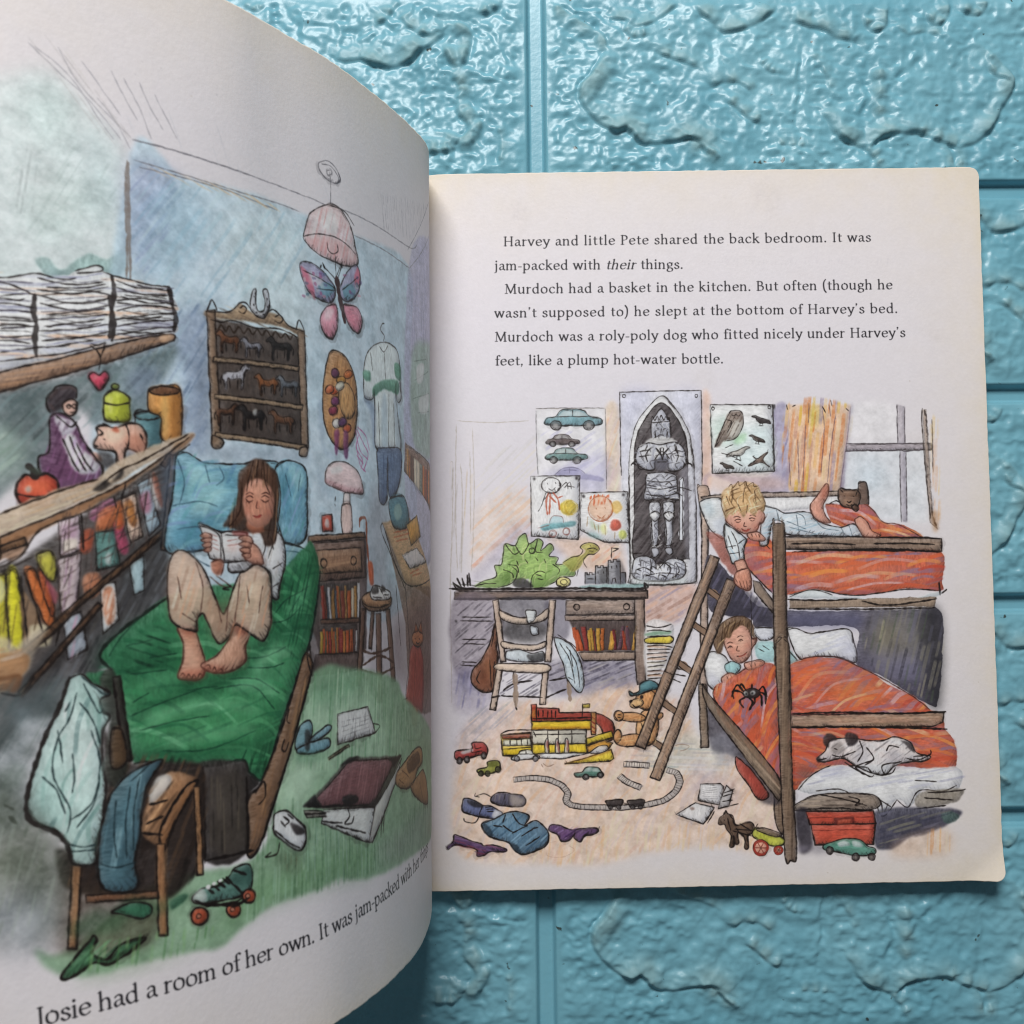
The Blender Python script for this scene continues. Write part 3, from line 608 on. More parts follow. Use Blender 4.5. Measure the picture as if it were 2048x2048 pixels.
f c9854a .9 .2 .3 1 .12|603 1239 1 -11 0 -7 -2 -4 -4 2 -3 7 -3 10 -1 10 0 8 3 3 3 -2 3 -7
f c1456a .85 .2 .3 1 .12|561 1211 17 5 10 -61 -15 -5
f c2602f .9 .2 .3 1 .12|562 1246 16 16 3 -51 -16 -11
f 93a6b5 .95 .2 .3 0 .12|614 1300 27 17 21 -105 -27 -26
l 1b1413 .28 .85 0 .25|614 1300 27 17 21 -105 -27 -26 -21 114
f b65c78 .7 .4 .3 1 .12|618 1274 21 11 4 -36 -18 -11
f dadbe0 .85 .2 .3 1 .12|641 1311 10 9 13 -66 -10 -5
f b85a3f .6 .2 .3 1 .12|646 1317 11 11 11 -58 -4 -16
f bcaab0 .95 .2 .3 0 .12|440 1135 28 7 23 7 -13 -128 -31 -14
l 1b1413 .28 .85 0 .25|440 1135 28 7 23 7 -13 -128 -31 -14 -7 128
h 8f6f8a,d6cfd4,6f6870 80 1.4 .4 .6 5 0 1 0|442 1130 45 15 -11 -119 -26 -14
f 9aa1ae .95 .2 .3 0 .12|450 1007 37 18 9 -82 -40 -19
l 1b1413 .28 .85 0 .25|450 1007 37 18 9 -82 -40 -19 -6 83
h b77f9a,7d8796,d5d5dc 75 1.3 .4 .6 6 0 1 0|454 1002 33 13 7 -74 -34 -18
f c57a58 .9 .2 .3 1 .12|494 1100 34 4 -2 -40 -28 -9
f cdd2d6 .95 .2 .3 0 .12|527 1079 32 7 5 -83 -36 -29
l 1b1413 .28 .85 0 .25|527 1079 32 7 5 -83 -36 -29 -1 105
f c87048 .85 .2 .5 1 .12|531 1064 22 7 3 -58 -20 -19
h d9d3cc 70 1.6 .5 .7 5 0 1 0|531 1059 24 10 3 -56 -22 -14
f 9fb6c0 .95 .2 .3 0 .12|590 1124 31 20 -1 -77 -23 -10
l 1b1413 .28 .85 0 .25|590 1124 31 20 -1 -77 -23 -10 -7 67
h 2b2322,4a3a38,5d4a48 82 2.3 .26 .6 4 1 1 0|447 1214 111 58 110 62 -1 -132 -94 -63 -95 -118 -38 -19
h 2b2322,4a3a38,5d4a48 70 2.3 .26 .6 4 1 1 0|447 1214 111 58 110 62 -1 -132 -94 -63 -95 -118 -38 -19
h 2b2322,4a3a38,5d4a48 28 2.3 .26 .6 4 1 1 0|447 1214 111 58 110 62 -1 -132 -94 -63 -95 -118 -38 -19
h 2b2322,55402e 80 2 .28 .6 6 1 1 0|333 1111 103 24 4 -133 -86 -73 -26 2
h 241d1d,3a302e 26 1.6 .5 .6 7 1 1 0|334 1135 108 49 76 56 123 87 33 18 -7 -38 -149 -87 -96 -71 -89 -47
f 80593d .95 .2 .4 0 .12|444 1002 238 198 -8 10 -237 -198
l 1b1413 .4 .85 0 .25|444 1002 238 198 -8 10 -237 -198 7 -10
f 80593d .95 .2 .4 0 .12|336 1148 49 19 -4 14 -49 -20
l 1b1413 .4 .85 0 .25|336 1148 49 19 -4 14 -49 -20 4 -13
f 7e573c .95 .2 .3 0 .12|459 1027 -123 -111 9 -11 123 110
l 1b1413 .4 .85 0 .25|459 1027 -123 -111 9 -11 123 110 -9 12
f 5e4434 .95 .2 .3 0 .12|679 1341 20 28 -11 7 -20 -28
l 1b1413 .3 .85 0 .25|679 1341 20 28 -11 7 -20 -28 11 -7
f 6a4b38 .95 .2 .3 0 .12|693 1373 -33 -217 11 -2 34 219
l 1b1413 .4 .85 0 .25|693 1373 -33 -217 11 -2 34 219 -12 0
l 1b1413 .4 .85 1 .25|589 1304 -11 -37/563 1272 4 -25/494 1235 2 -81
f c9b9a4 .85 .4 .4 1 .12|248 980 82 1 25 -25 22 19 40 17 -28 -61 -23 -37 -40 -31 -81 -8
f a6744d .8 .2 .3 1 .12|247 938 81 3 35 1 21 -11 -20 -37 -37 -5 -82 -11
f 7d5236 .8 .2 .3 1 .12|246 901 81 -5 39 3 -8 -35 -32 2 -81 -6
h eee6d6,7f5a40,b88b66 12 1.4 .5 .5 8 0 1 0|258 961 114 -1 -3 -90 -114 -2
f 6f4c36 .95 .2 .3 0 .12|369 854 160 180 -8 8 -160 -180
l 1b1413 .4 .85 0 .25|369 854 160 180 -8 8 -160 -180 8 -8
l 1b1413 .4 .85 1 .25|326 863 39 -5 27 34
f 6b7488 .6 1.5 .3 1 0|785 1700 19 25 -13 -324 -26 4 1 148
f 8791a3 .6 1.4 .3 1 0|788 1401 293 2 -18 -17 -216 -14 -60 12
f 4d3f3a .97 .2 .35 0 .12|804 1708 276 -2 -6 -292 -273 10
f a08368 .97 .2 .35 1 .12|795 1723 31 2 35 9 27 24 36 -16 48 9 39 1 30 -23 50 0 2 -21 -12 3 -72 11 -90 -5 -115 -9
f 8f7460 .95 .2 .35 0 .12|797 1723 21 6 0 -304 -23 -21
l 1b1413 .35 .85 0 .25|797 1723 21 6 0 -304 -23 -21 2 319
f 8f7460 .95 .2 .35 0 .12|1072 1721 25 7 -10 -307 -27 -20
l 1b1413 .35 .85 0 .25|1072 1721 25 7 -10 -307 -27 -20 12 320
f a58a70 .95 .2 .35 0 .12|806 1602 262 15 3 13 -262 -16
l 1b1413 .35 .85 0 .25|806 1602 262 15 3 13 -262 -16 -3 -12
f a58a70 .95 .2 .35 0 .12|806 1513 267 4 3 13 -268 -5
l 1b1413 .35 .85 0 .25|806 1513 267 4 3 13 -268 -5 -2 -12
f a58a70 .95 .2 .35 0 .12|803 1421 274 -7 4 13 -276 6
l 1b1413 .35 .85 0 .25|803 1421 274 -7 4 13 -276 6 -2 -12
l 1b1413 .36 .85 1 .25|795 1721 31 4 35 9 27 25 20 2 16 -19/972 1751 20 11 23 -10 26 -22 51 -3/798 1723 14 29 11 -24/1065 1724 15 29 15 -23/887 1746 11 8 9 -7 -11 -14 -13 4/995 1744 16 9 11 -10 -12 -11 -17 2/806 1703 28 -1 32 9 67 -6 75 11 68 -11
l 33261f .45 .85 1 .25|815 1693 8 -12 10 14 11 -13 11 14 12 -14 14 16 13 -13 14 14 13 -12 15 15 14 -12 15 15 15 -13 16 15 15 -13 17 14 15 -12 14 14 13 -12
h c4a98c,77604e,5d4a3e -14 1.2 .4 .5 7 1 1 0|801 1722 87 30 202 -26 -10 -20 -147 2 -130 -2
f 8a705c .95 .2 .3 1 .12|796 1424 -1 -25 20 -2 10 18
l 1b1413 .3 .85 1 .25|796 1424 -1 -25 20 -2 10 18 -29 9 -1 -25
f a68e7c .95 .2 .3 1 .12|1058 1418 -6 -18 25 -1 6 22
l 1b1413 .3 .85 1 .25|1058 1418 -6 -18 25 -1 6 22 -25 -3 -6 -18
f c3c4cc .95 .2 .3 1 .12|928 1798 10 5 -3 -36 6 -17 17 3 7 20 -4 32 14 3 5 -38 -16 -32 -22 -5 -15 9 -9 16
l 1b1413 .3 .85 1 .25|928 1798 10 5 -3 -36 6 -17 17 3 7 20 -4 32 14 3 5 -38 -16 -32 -22 -5 -15 9 -9 16 10 40 10 5
l 1b1413 .5 .85 1 .25|931 1784 1 -2/928 1763 1 -2/935 1745 3 -1/972 1787 1 -2/972 1766 1 -2/957 1743 3 1
f 7d4a30 .95 .2 .3 1 .12|882 1669 -10 5 -18 -5 -13 2 -6 9 -7 2 -9 -9 -2 -5 8 0 5 -5 0 -10 0 -24 5 1 2 22 21 2 10 4 1 -23 5 1 3 20 4 3
l 1b1413 .2 .85 1 .25|882 1669 -10 5 -18 -5 -13 2 -6 9 -7 2 -9 -9 -2 -5 8 0 5 -5 0 -10 0 -24 5 1 2 22 21 2 10 4 1 -23 5 1 3 20 4 3 1 10 -10 5
l 1e1716 .33 .8 1 .25|882 1668 4 -8 -2 -13/841 1671 -5 7 -6 4/843 1652 1 -20/864 1655 -2 -19
f 8f8f9c .95 .2 .3 1 .12|947 1664 -9 4 -19 -5 -12 2 -5 8 -7 2 -10 -8 -1 -5 8 1 4 -5 1 -9 -1 -22 5 1 2 20 20 2 10 4 1 -21 5 1 4 18 4 3
l 1b1413 .2 .85 1 .25|947 1664 -9 4 -19 -5 -12 2 -5 8 -7 2 -10 -8 -1 -5 8 1 4 -5 1 -9 -1 -22 5 1 2 20 20 2 10 4 1 -21 5 1 4 18 4 3 0 9 -9 4
l 1e1716 .3 .8 1 .25|947 1663 5 -7 -2 -11/907 1665 -4 6 -7 4/909 1648 0 -18/929 1651 -2 -17
f 2a2526 .95 .2 .3 1 .12|1046 1680 -12 5 -24 -7 -17 2 -7 10 -9 1 -13 -10 -2 -5 10 1 6 -7 1 -10 0 -26 6 1 3 24 27 3 13 5 1 -25 6 1 5 23 5 3
l 1b1413 .2 .85 1 .25|1046 1680 -12 5 -24 -7 -17 2 -7 10 -9 1 -13 -10 -2 -5 10 1 6 -7 1 -10 0 -26 6 1 3 24 27 3 13 5 1 -25 6 1 5 23 5 3 1 11 -12 5
l 1e1716 .35 .8 1 .25|1046 1679 6 -9 -3 -14/993 1680 -6 7 -9 5/996 1659 0 -21/1023 1664 -4 -21
f c6c4cf .95 .2 .3 1 .12|830 1575 11 9 21 0 16 7 8 12 9 6 11 -8 1 -5 -10 -2 -7 -9 -2 -11 -3 -28 -6 -1 0 25 -24 -5 -11 2 -4 -27 -5 -1 -2 22 -4 2
l 1b1413 .2 .85 1 .25|830 1575 11 9 21 0 16 7 8 12 9 6 11 -8 1 -5 -10 -2 -7 -9 -2 -11 -3 -28 -6 -1 0 25 -24 -5 -11 2 -4 -27 -5 -1 -2 22 -4 2 1 12 11 9
l 1e1716 .39 .8 1 .25|830 1573 -6 -10 0 -14/878 1591 6 10 9 7/872 1568 -3 -23/848 1565 1 -21
f 9a5a33 .95 .2 .3 1 .12|993 1578 -11 5 -22 -5 -15 2 -6 9 -8 3 -11 -10 -2 -4 10 0 5 -6 0 -10 0 -24 5 1 3 22 24 2 12 4 1 -23 6 1 4 20 5 3
l 1b1413 .2 .85 1 .25|993 1578 -11 5 -22 -5 -15 2 -6 9 -8 3 -11 -10 -2 -4 10 0 5 -6 0 -10 0 -24 5 1 3 22 24 2 12 4 1 -23 6 1 4 20 5 3 0 10 -11 5
l 1e1716 .33 .8 1 .25|993 1577 6 -8 -3 -13/945 1580 -5 7 -8 5/948 1561 0 -20/972 1564 -3 -19
f 6f7580 .95 .2 .3 1 .12|1064 1585 -12 5 -22 -6 -15 2 -7 9 -8 2 -12 -9 -2 -5 10 1 5 -6 1 -9 0 -24 5 1 3 22 25 2 12 4 1 -23 6 1 4 20 5 3
l 1b1413 .2 .85 1 .25|1064 1585 -12 5 -22 -6 -15 2 -7 9 -8 2 -12 -9 -2 -5 10 1 5 -6 1 -9 0 -24 5 1 3 22 25 2 12 4 1 -23 6 1 4 20 5 3 1 10 -12 5
l 1e1716 .32 .8 1 .25|1064 1584 5 -8 -2 -12/1015 1586 -6 7 -8 4/1017 1568 0 -20/1042 1571 -3 -19
f 6e4530 .95 .2 .3 1 .12|809 1484 9 6 17 0 12 6 7 9 7 4 8 -6 1 -4 -8 -2 -5 -6 -1 -10 -3 -22 -4 -1 0 21 -19 -3 -9 1 -3 -22 -5 0 -1 18 -3 1
l 1b1413 .2 .85 1 .25|809 1484 9 6 17 0 12 6 7 9 7 4 8 -6 1 -4 -8 -2 -5 -6 -1 -10 -3 -22 -4 -1 0 21 -19 -3 -9 1 -3 -22 -5 0 -1 18 -3 1 0 10 9 6
l 1e1716 .32 .8 1 .25|809 1483 -5 -9 1 -11/847 1496 5 7 7 6/843 1477 -2 -18/824 1475 0 -17
f 221d1e .95 .2 .3 1 .12|944 1492 -12 6 -23 -5 -16 3 -7 10 -8 3 -12 -10 -2 -5 10 0 5 -7 1 -11 0 -28 6 1 3 25 25 2 12 3 2 -26 6 1 4 23 5 3
l 1b1413 .2 .85 1 .25|944 1492 -12 6 -23 -5 -16 3 -7 10 -8 3 -12 -10 -2 -5 10 0 5 -7 1 -11 0 -28 6 1 3 25 25 2 12 3 2 -26 6 1 4 23 5 3 1 12 -12 6
l 1e1716 .39 .8 1 .25|944 1490 6 -9 -3 -14/893 1496 -5 8 -9 5/896 1474 0 -23/921 1476 -2 -21
f 744a33 .95 .2 .3 1 .12|1040 1490 -13 6 -24 -6 -16 3 -7 10 -9 2 -13 -9 -1 -5 10 0 6 -6 0 -11 0 -26 6 1 3 24 26 2 13 3 2 -24 6 0 5 22 5 3
l 1b1413 .2 .85 1 .25|1040 1490 -13 6 -24 -6 -16 3 -7 10 -9 2 -13 -9 -1 -5 10 0 6 -6 0 -11 0 -26 6 1 3 24 26 2 13 3 2 -24 6 0 5 22 5 3 1 11 -13 6
l 1e1716 .35 .8 1 .25|1040 1489 5 -9 -2 -14/987 1493 -6 8 -8 5/990 1472 0 -21/1016 1475 -3 -20
f d9d4cf .9 .2 .3 1 .12|909 1496 11 4 -1 -11 -7 -3
f 8292ab .55 .8 .3 1 0|1140 1555 23 -34 -17 -88 55 -26 -48 2 -18 60
f b07a4c .95 .2 .35 1 .12|1152 1557 12 64 24 61 29 16 50 -15 34 -53 4 -77 -24 -81 -47 -40 -49 11 -29 46
l 1b1413 .35 .85 1 .25|1152 1557 12 64 24 61 29 16 50 -15 34 -53 4 -77 -24 -81 -47 -40 -49 11 -29 46 -4 68 12 64
f b58b5f .95 .2 .3 1 .12|1294 1574 -1 -26 -12 -21 -17 -10 -19 2 -16 15 -8 23 1 25 11 21 16 11 20 -2 16 -15
l 1b1413 .25 .85 1 .25|1294 1574 -1 -26 -12 -21 -17 -10 -19 2 -16 15 -8 23 1 25 11 21 16 11 20 -2 16 -15 9 -23 -1 -26
h 8a5a36,cf9c68 75 1.1 .35 .45 6 1 1 0|1157 1558 39 125 80 -18 22 -126 -64 -104 -66 37
f 6b3a63 .95 .2 .4 1 .12|1229 1638 -6 -10 -13 -6 -11 2 -5 8 6 10 12 6 12 -2
l 1b1413 .2 .85 1 .25|1229 1638 -6 -10 -13 -6 -11 2 -5 8 6 10 12 6 12 -2 5 -8 -6 -10
f c96a36 .95 .2 .4 1 .12|1282 1636 -15 -7 -14 0 -4 7 7 10 14 7 14 0 5 -7
l 1b1413 .2 .85 1 .25|1282 1636 -15 -7 -14 0 -4 7 7 10 14 7 14 0 5 -7 -7 -10 -15 -7
f b7803a .95 .2 .4 1 .12|1237 1609 -15 0 -7 5 4 9 14 7 15 1 8 -6 -4 -9
l 1b1413 .2 .85 1 .25|1237 1609 -15 0 -7 5 4 9 14 7 15 1 8 -6 -4 -9 -15 -7 -15 0
f c2522f .95 .2 .4 1 .12|1211 1579 -15 -5 -11 3 -1 8 10 9 14 4 12 -2 1 -8
l 1b1413 .2 .85 1 .25|1211 1579 -15 -5 -11 3 -1 8 10 9 14 4 12 -2 1 -8 -10 -9 -15 -5
f 7a3b70 .95 .2 .4 1 .12|1218 1553 -14 -7 -12 1 -5 6 5 10 13 7 13 0 5 -7
l 1b1413 .2 .85 1 .25|1218 1553 -14 -7 -12 1 -5 6 5 10 13 7 13 0 5 -7 -5 -10 -14 -7
f 8a2f4d .95 .2 .4 1 .12|1205 1526 -14 -6 -12 0 -4 7 6 10 13 6 13 0 4 -8
l 1b1413 .2 .85 1 .25|1205 1526 -14 -6 -12 0 -4 7 6 10 13 6 13 0 4 -8 -6 -9 -14 -6
f d9d2dc .95 .2 .4 1 .12|1221 1499 -8 -10 -13 -4 -10 4 -2 9 8 9 13 4 10 -3
l 1b1413 .2 .85 1 .25|1221 1499 -8 -10 -13 -4 -10 4 -2 9 8 9 13 4 10 -3 2 -9 -8 -10
f 5f3a6e .95 .2 .4 1 .12|1247 1504 -9 -9 -14 -3 -10 4 0 9 9 9 13 4 11 -5
l 1b1413 .2 .85 1 .25|1247 1504 -9 -9 -14 -3 -10 4 0 9 9 9 13 4 11 -5 0 -9 -9 -9
f b8502f .95 .2 .4 1 .12|1267 1490 -9 -9 -15 -3 -10 4 0 10 9 9 14 3 11 -4
l 1b1413 .2 .85 1 .25|1267 1490 -9 -9 -15 -3 -10 4 0 10 9 9 14 3 11 -4 0 -10 -9 -9
f d8cfc4 .95 .2 .4 1 .12|1243 1599 -13 -8 -14 -1 -6 7 5 10 12 7 14 1 7 -6
l 1b1413 .2 .85 1 .25|1243 1599 -13 -8 -14 -1 -6 7 5 10 12 7 14 1 7 -6 -5 -10 -13 -8
f c96a46 .95 .2 .4 1 .12|1196 1582 -12 -7 -13 -1 -6 7 5 10 12 7 13 1 6 -7
l 1b1413 .2 .85 1 .25|1196 1582 -12 -7 -13 -1 -6 7 5 10 12 7 13 1 6 -7 -5 -10 -12 -7
f 8d3f78 .85 .2 .3 1 .12|1193 1475 20 2 -10 -57 -12 -1
f 7a3b70 .85 .2 .3 1 .12|1233 1480 21 -5 -6 -60 -16 -2
l a64d86 .3 .8 1 .25|1294 1493 31 -35 22 -31 -29 -48/1304 1481 -15 -40 26 -30 -9 -27/1288 1492 18 -56 40 -22/1300 1500 40 -21 15 -38/1287 1421 33 -22/1289 1447 13 -50 28 -20
l 1b1413 .28 .85 1 .25|1471 1772 9 20 -21 13 10 19 15 5
f c9d3da .95 .2 .25 1 .12|1412 1750 51 19 62 7 47 -22 8 -77 2 -56 -31 -12 -4 56 -5 -50 27 -144 -58 -15 -115 -7 4 110 1 61 -11 -29 -45 0 3 73 21 51
l 1b1413 .3 .85 1 .25|1412 1750 51 19 62 7 47 -22 8 -77 2 -56 -31 -12 -4 56 -5 -50 27 -144 -58 -15 -115 -7 4 110 1 61 -11 -29 -45 0 3 73 21 51 43 35 51 19
f 4b8f72 .9 .2 .3 1 .12|1397 1626 70 32 94 13 -3 -40 -94 -1 -65 -31
f 4b8f72 .85 .2 .3 1 .12|1349 1665 35 2 -5 -27 -33 4
f 4b8f72 .85 .2 .3 1 .12|1544 1720 39 1 0 -43 -38 4
f 9eb2c4 .6 .5 .3 1 .12|1447 1600 30 4 -6 -144 -39 -4
f a2b4c6 .5 .5 .3 1 .12|1525 1605 26 4 12 -132 -34 -10
l 1b1413 .24 .85 1 .25|1447 1754 25 -12 29 26/1424 1590 -6 -136/1494 1621 -18 -160/1524 1598 -4 -132/1475 1742 0 -83/1390 1725 8 -52/1401 1620 -12 -169/1547 1665 -5 -57
f 5f7396 .95 .2 .4 1 .12|1400 1446 47 11 118 7 -2 -71 -46 -65 -51 -7 2 105 -19 -117 -46 -9 -4 79
l 1b1413 .28 .85 1 .25|1400 1446 47 11 118 7 -2 -71 -46 -65 -51 -7 2 105 -19 -117 -46 -9 -4 79 1 67 47 11
f 7587a6 .6 .6 .3 1 0|1338 1583 63 -17 -15 -122 -7 39 -7 66
h 465a7c,8396b3 85 1.2 .4 .5 8 0 1 0|1402 1439 162 18 -28 -121 -132 -23
f 90a0b4 .5 1.2 .3 1 0|1117 1357 34 21 -13 -44 44 -28 -56 -3
f dcb7ba .95 .2 .3 1 .12|1143 1344 12 31 35 19 51 1 52 -24 19 -47 -18 -11 -81 5 -57 11
l 1b1413 .28 .85 1 .25|1143 1344 12 31 35 19 51 1 52 -24 19 -47 -18 -11 -81 5 -57 11 -13 15 12 31
f ecdcde .8 .4 .3 1 .12|1169 1373 40 13 9 -15 -41 -12
f c78f97 .5 .4 .3 1 .12|1148 1344 67 -11 92 -6 -19 -13 -95 5 -46 16
f d6c3c4 .95 .2 .3 1 .12|1221 1312 23 1 -3 -35 -23 2
l 1b1413 .25 .85 1 .25|1221 1312 23 1 -3 -35 -23 2 3 32 23 1
f e0b3ae .95 .2 .3 1 .12|1208 1277 38 5 -1 -76 -40 -4
l 1b1413 .28 .85 1 .25|1208 1277 38 5 -1 -76 -40 -4 3 75 38 5
l 1b1413 .3 .85 1 .25|1182 1300 -3 -12/1178 1281 2 -6
f b8402f .95 .2 .3 0 .12|1122 1249 41 4 1 -43 -43 -3
l 1b1413 .3 .85 0 .25|1122 1249 41 4 1 -43 -43 -3 1 42
f e3d8d4 .9 .2 .3 1 .12|1151 1230 -1 -6 -4 -5 -5 -1 -5 1 -3 5 0 6 1 6 4 4 5 2 5 -1 3 -5
f 6d5a58 .95 .2 .35 0 .12|1064 1193 238 15 17 -9 -28 -308 -203 -4 -35 90
f 94705a .95 .2 .3 0 .12|1068 1194 240 15 5 -13 -246 -18
l 1b1413 .35 .85 0 .25|1068 1194 240 15 5 -13 -246 -18 1 16
f 7e6257 .95 .2 .3 0 .12|1088 1176 218 13 -3 -102 -211 -9
l 1b1413 .3 .85 0 .25|1088 1176 218 13 -3 -102 -211 -9 -4 98
f 9b765f .95 .2 .3 0 .12|1095 1158 191 10 0 -65 -188 -5
l 1b1413 .3 .85 0 .25|1095 1158 191 10 0 -65 -188 -5 -3 60
h b48d70,7c5e4c 5 1 .4 .5 8 0 1 0|1099 1155 181 8 -2 -57 -178 -5
l 1b1413 .35 .85 1 .25|1131 1125 -3 -5 -4 -4 -6 -2 -6 2 -4 4 -1 5 2 6 4 4 7 1 5 -1 4 -4 2 -6 -3 -5/1260 1132 -2 -6 -6 -4 -6 -2 -7 2 -4 4 -1 5 2 6 5 4 7 2 6 -2 5 -4 1 -5 -2 -6
f 39302f .95 .2 .3 0 .12|1096 1075 176 0 -3 -103 -168 8
f 93382f .95 .05 .25 0 .12|1101 1068 13 0 -1 -87 -12 0
l 1b1413 .16 .75 0 .25|1114 1068 -1 -87
f 8a4436 .95 .05 .25 0 .12|1112 1051 6 0 3 -70 -6 0
l 1b1413 .16 .75 0 .25|1118 1051 3 -70
f 57606e .95 .05 .25 0 .12|1124 1058 8 0 -4 -78 -6 1
l 1b1413 .16 .75 0 .25|1132 1058 -4 -78
f c4c0c4 .95 .05 .25 0 .12|1127 1063 9 0 2 -83 -8 0
l 1b1413 .16 .75 0 .25|1136 1063 2 -83
f ad7d47 .95 .05 .25 0 .12|1142 1057 7 0 -4 -77 -7 0
l 1b1413 .16 .75 0 .25|1149 1057 -4 -77
f ad7d47 .95 .05 .25 0 .12|1146 1061 8 0 -1 -82 -8 1
l 1b1413 .16 .75 0 .25|1154 1061 -1 -82
f 57606e .95 .05 .25 0 .12|1157 1054 9 0 -4 -75 -8 0
f b0562f .95 .05 .25 0 .12|1166 1066 10 0 -5 -87 -9 0
f ad7d47 .95 .05 .25 0 .12|1172 1066 6 0 0 -87 -5 0
l 1b1413 .16 .75 0 .25|1178 1066 0 -87
f 8a4436 .95 .05 .25 0 .12|1181 1054 17 0 -3 -76 -16 1
f ad7d47 .95 .05 .25 0 .12|1200 1067 9 0 -6 -89 -8 0
l 1b1413 .16 .75 0 .25|1209 1067 -6 -89
f b0562f .95 .05 .25 0 .12|1211 1052 17 0 -7 -75 -16 1
l 1b1413 .16 .75 0 .25|1228 1052 -7 -75
f c9b7a2 .95 .05 .25 0 .12|1230 1059 13 0 -9 -83 -12 1
l 1b1413 .16 .75 0 .25|1243 1059 -9 -83
f ad7d47 .95 .05 .25 0 .12|1242 1064 14 0 -6 -88 -14 0
l 1b1413 .16 .75 0 .25|1256 1064 -6 -88
f c4c0c4 .95 .05 .25 0 .12|1260 1072 13 0 -10 -97 -12 1
f 6d4d40 .95 .2 .3 0 .12|1094 970 175 -4 0 12 -175 4
l 1b1413 .3 .85 0 .25|1094 970 175 -4 0 12 -175 4 0 -12
f 3d3332 .95 .2 .3 0 .12|1082 968 169 -3 -8 -86 -164 7
f b8923f .95 .05 .25 0 .12|1089 950 11 0 -4 -54 -11 0
l 1b1413 .16 .75 0 .25|1100 950 -4 -54
f c05a33 .95 .05 .25 0 .12|1101 956 8 0 -5 -61 -7 1
f 4f7c6c .95 .05 .25 0 .12|1109 950 4 0 -4 -55 -4 0
l 1b1413 .16 .75 0 .25|1113 950 -4 -55
f c05a33 .95 .05 .25 0 .12|1111 950 8 0 -1 -55 -8 0
l 1b1413 .16 .75 0 .25|1119 950 -1 -55
f a03c34 .95 .05 .25 0 .12|1122 949 11 0 -4 -55 -10 1
l 1b1413 .16 .75 0 .25|1133 949 -4 -55
f c4783a .95 .05 .25 0 .12|1134 959 7 -1 -5 -64 -6 0
l 1b1413 .16 .75 0 .25|1141 958 -5 -64
f c05a33 .95 .05 .25 0 .12|1141 949 8 0 -5 -56 -8 1
l 1b1413 .16 .75 0 .25|1149 949 -5 -56
f 7a7d6a .95 .05 .25 0 .12|1148 948 4 0 -4 -55 -4 0
f c4783a .95 .05 .25 0 .12|1155 957 8 0 -5 -64 -8 0
l 1b1413 .16 .75 0 .25|1163 957 -5 -64
f a03c34 .95 .05 .25 0 .12|1165 957 9 0 -7 -65 -8 1
l 1b1413 .16 .75 0 .25|1174 957 -7 -65
f a03c34 .95 .05 .25 0 .12|1171 952 12 0 -4 -60 -11 0
l 1b1413 .16 .75 0 .25|1183 952 -4 -60
f c4783a .95 .05 .25 0 .12|1182 948 11 -1 -4 -56 -10 1
l 1b1413 .16 .75 0 .25|1193 947 -4 -56
f c05a33 .95 .05 .25 0 .12|1195 950 14 0 -5 -60 -13 1
l 1b1413 .16 .75 0 .25|1209 950 -5 -60
f c05a33 .95 .05 .25 0 .12|1214 951 10 -1 -10 -60 -9 0
l 1b1413 .16 .75 0 .25|1224 950 -10 -60
f c05a33 .95 .05 .25 0 .12|1221 952 6 0 -5 -62 -6 0
l 1b1413 .16 .75 0 .25|1227 952 -5 -62
f 6a4a4a .95 .05 .25 0 .12|1234 951 9 0 -11 -62 -9 0
l 1b1413 .16 .75 0 .25|1243 951 -11 -62
f c8c2c4 .95 .05 .25 0 .12|1239 945 8 0 -7 -56 -7 0
l 1b1413 .16 .75 0 .25|1247 945 -7 -56
f 55423f .95 .2 .4 0 .12|1067 896 183 -8 1 -46 -200 3
l 1b1413 .35 .85 0 .25|1067 896 183 -8 1 -46 -200 3 16 51
l 1b1413 .5 .85 1 .25|1062 1033 -12 -93 1 -92/1268 1027 -19 -148
f 46393a .7 .4 .3 1 .12|1061 1068 34 -1 -17 -181 -23 -33 -7 64
f 6a5c66 .35 2.5 .3 1 0|1366 1350 105 -147 -43 -114 97 -69 -28 -267 -186 22 -26 253
f b8926e .97 .2 .3 0 .12|1412 1241 218 23 358 -254 -1 -15 -418 72
f 7a5c4c .9 .2 .4 0 .12|1426 1228 143 -161 321 -19 97 -53 -11 -360 -403 41 -16 275
l 1b1413 .35 .85 1 .25|1412 1241 157 -174 321 7/1412 1241 3 -40 152 -154/1569 1067 35 -326/1492 1062 19 -176
f 4f7f90 .95 .2 .3 1 .12|1468 1311 114 14 35 -82 -126 -12
l 1b1413 .3 .85 1 .25|1468 1311 114 14 35 -82 -126 -12 -23 80 114 14
f 9ab0a8 .7 .2 .3 1 .12|1561 1278 -6 -12 -14 -10 -17 -4 -15 2 -11 9 -3 12 5 13 12 9 17 5 16 -3 12 -8
f c98f3f .95 .2 .3 0 .12|1596 1242 108 33 36 -64 -106 -32
l 1b1413 .28 .85 0 .25|1596 1242 108 33 36 -64 -106 -32 -38 63
f cfc9d0 .95 .2 .3 0 .12|1547 1150 149 23 121 -42 -201 -22
l 1b1413 .2 .85 0 .25|1547 1150 149 23 121 -42 -201 -22 -69 41
l b55b3c .4 .7 1 .25|1489 1214 116 14/1488 1200 138 18/1504 1190 99 10/1615 1095 103 14/1638 1087 109 11
f 8a6a58 .95 .2 .4 0 .12|1606 1489 292 -36 98 -31 -3 -146 -98 31 -306 96
l 1b1413 .2 .85 0 .25|1606 1489 292 -36 98 -31 -3 -146 -98 31 -306 96 17 86
f b98a5c .95 .05 .25 0 .12|1615 1476 22 -4 -7 -82 -21 8
l 1b1413 .12 .75 0 .25|1637 1472 -7 -82
f c77843 .95 .05 .25 0 .12|1637 1456 13 -3 -5 -69 -13 5
l 1b1413 .12 .75 0 .25|1650 1453 -5 -69
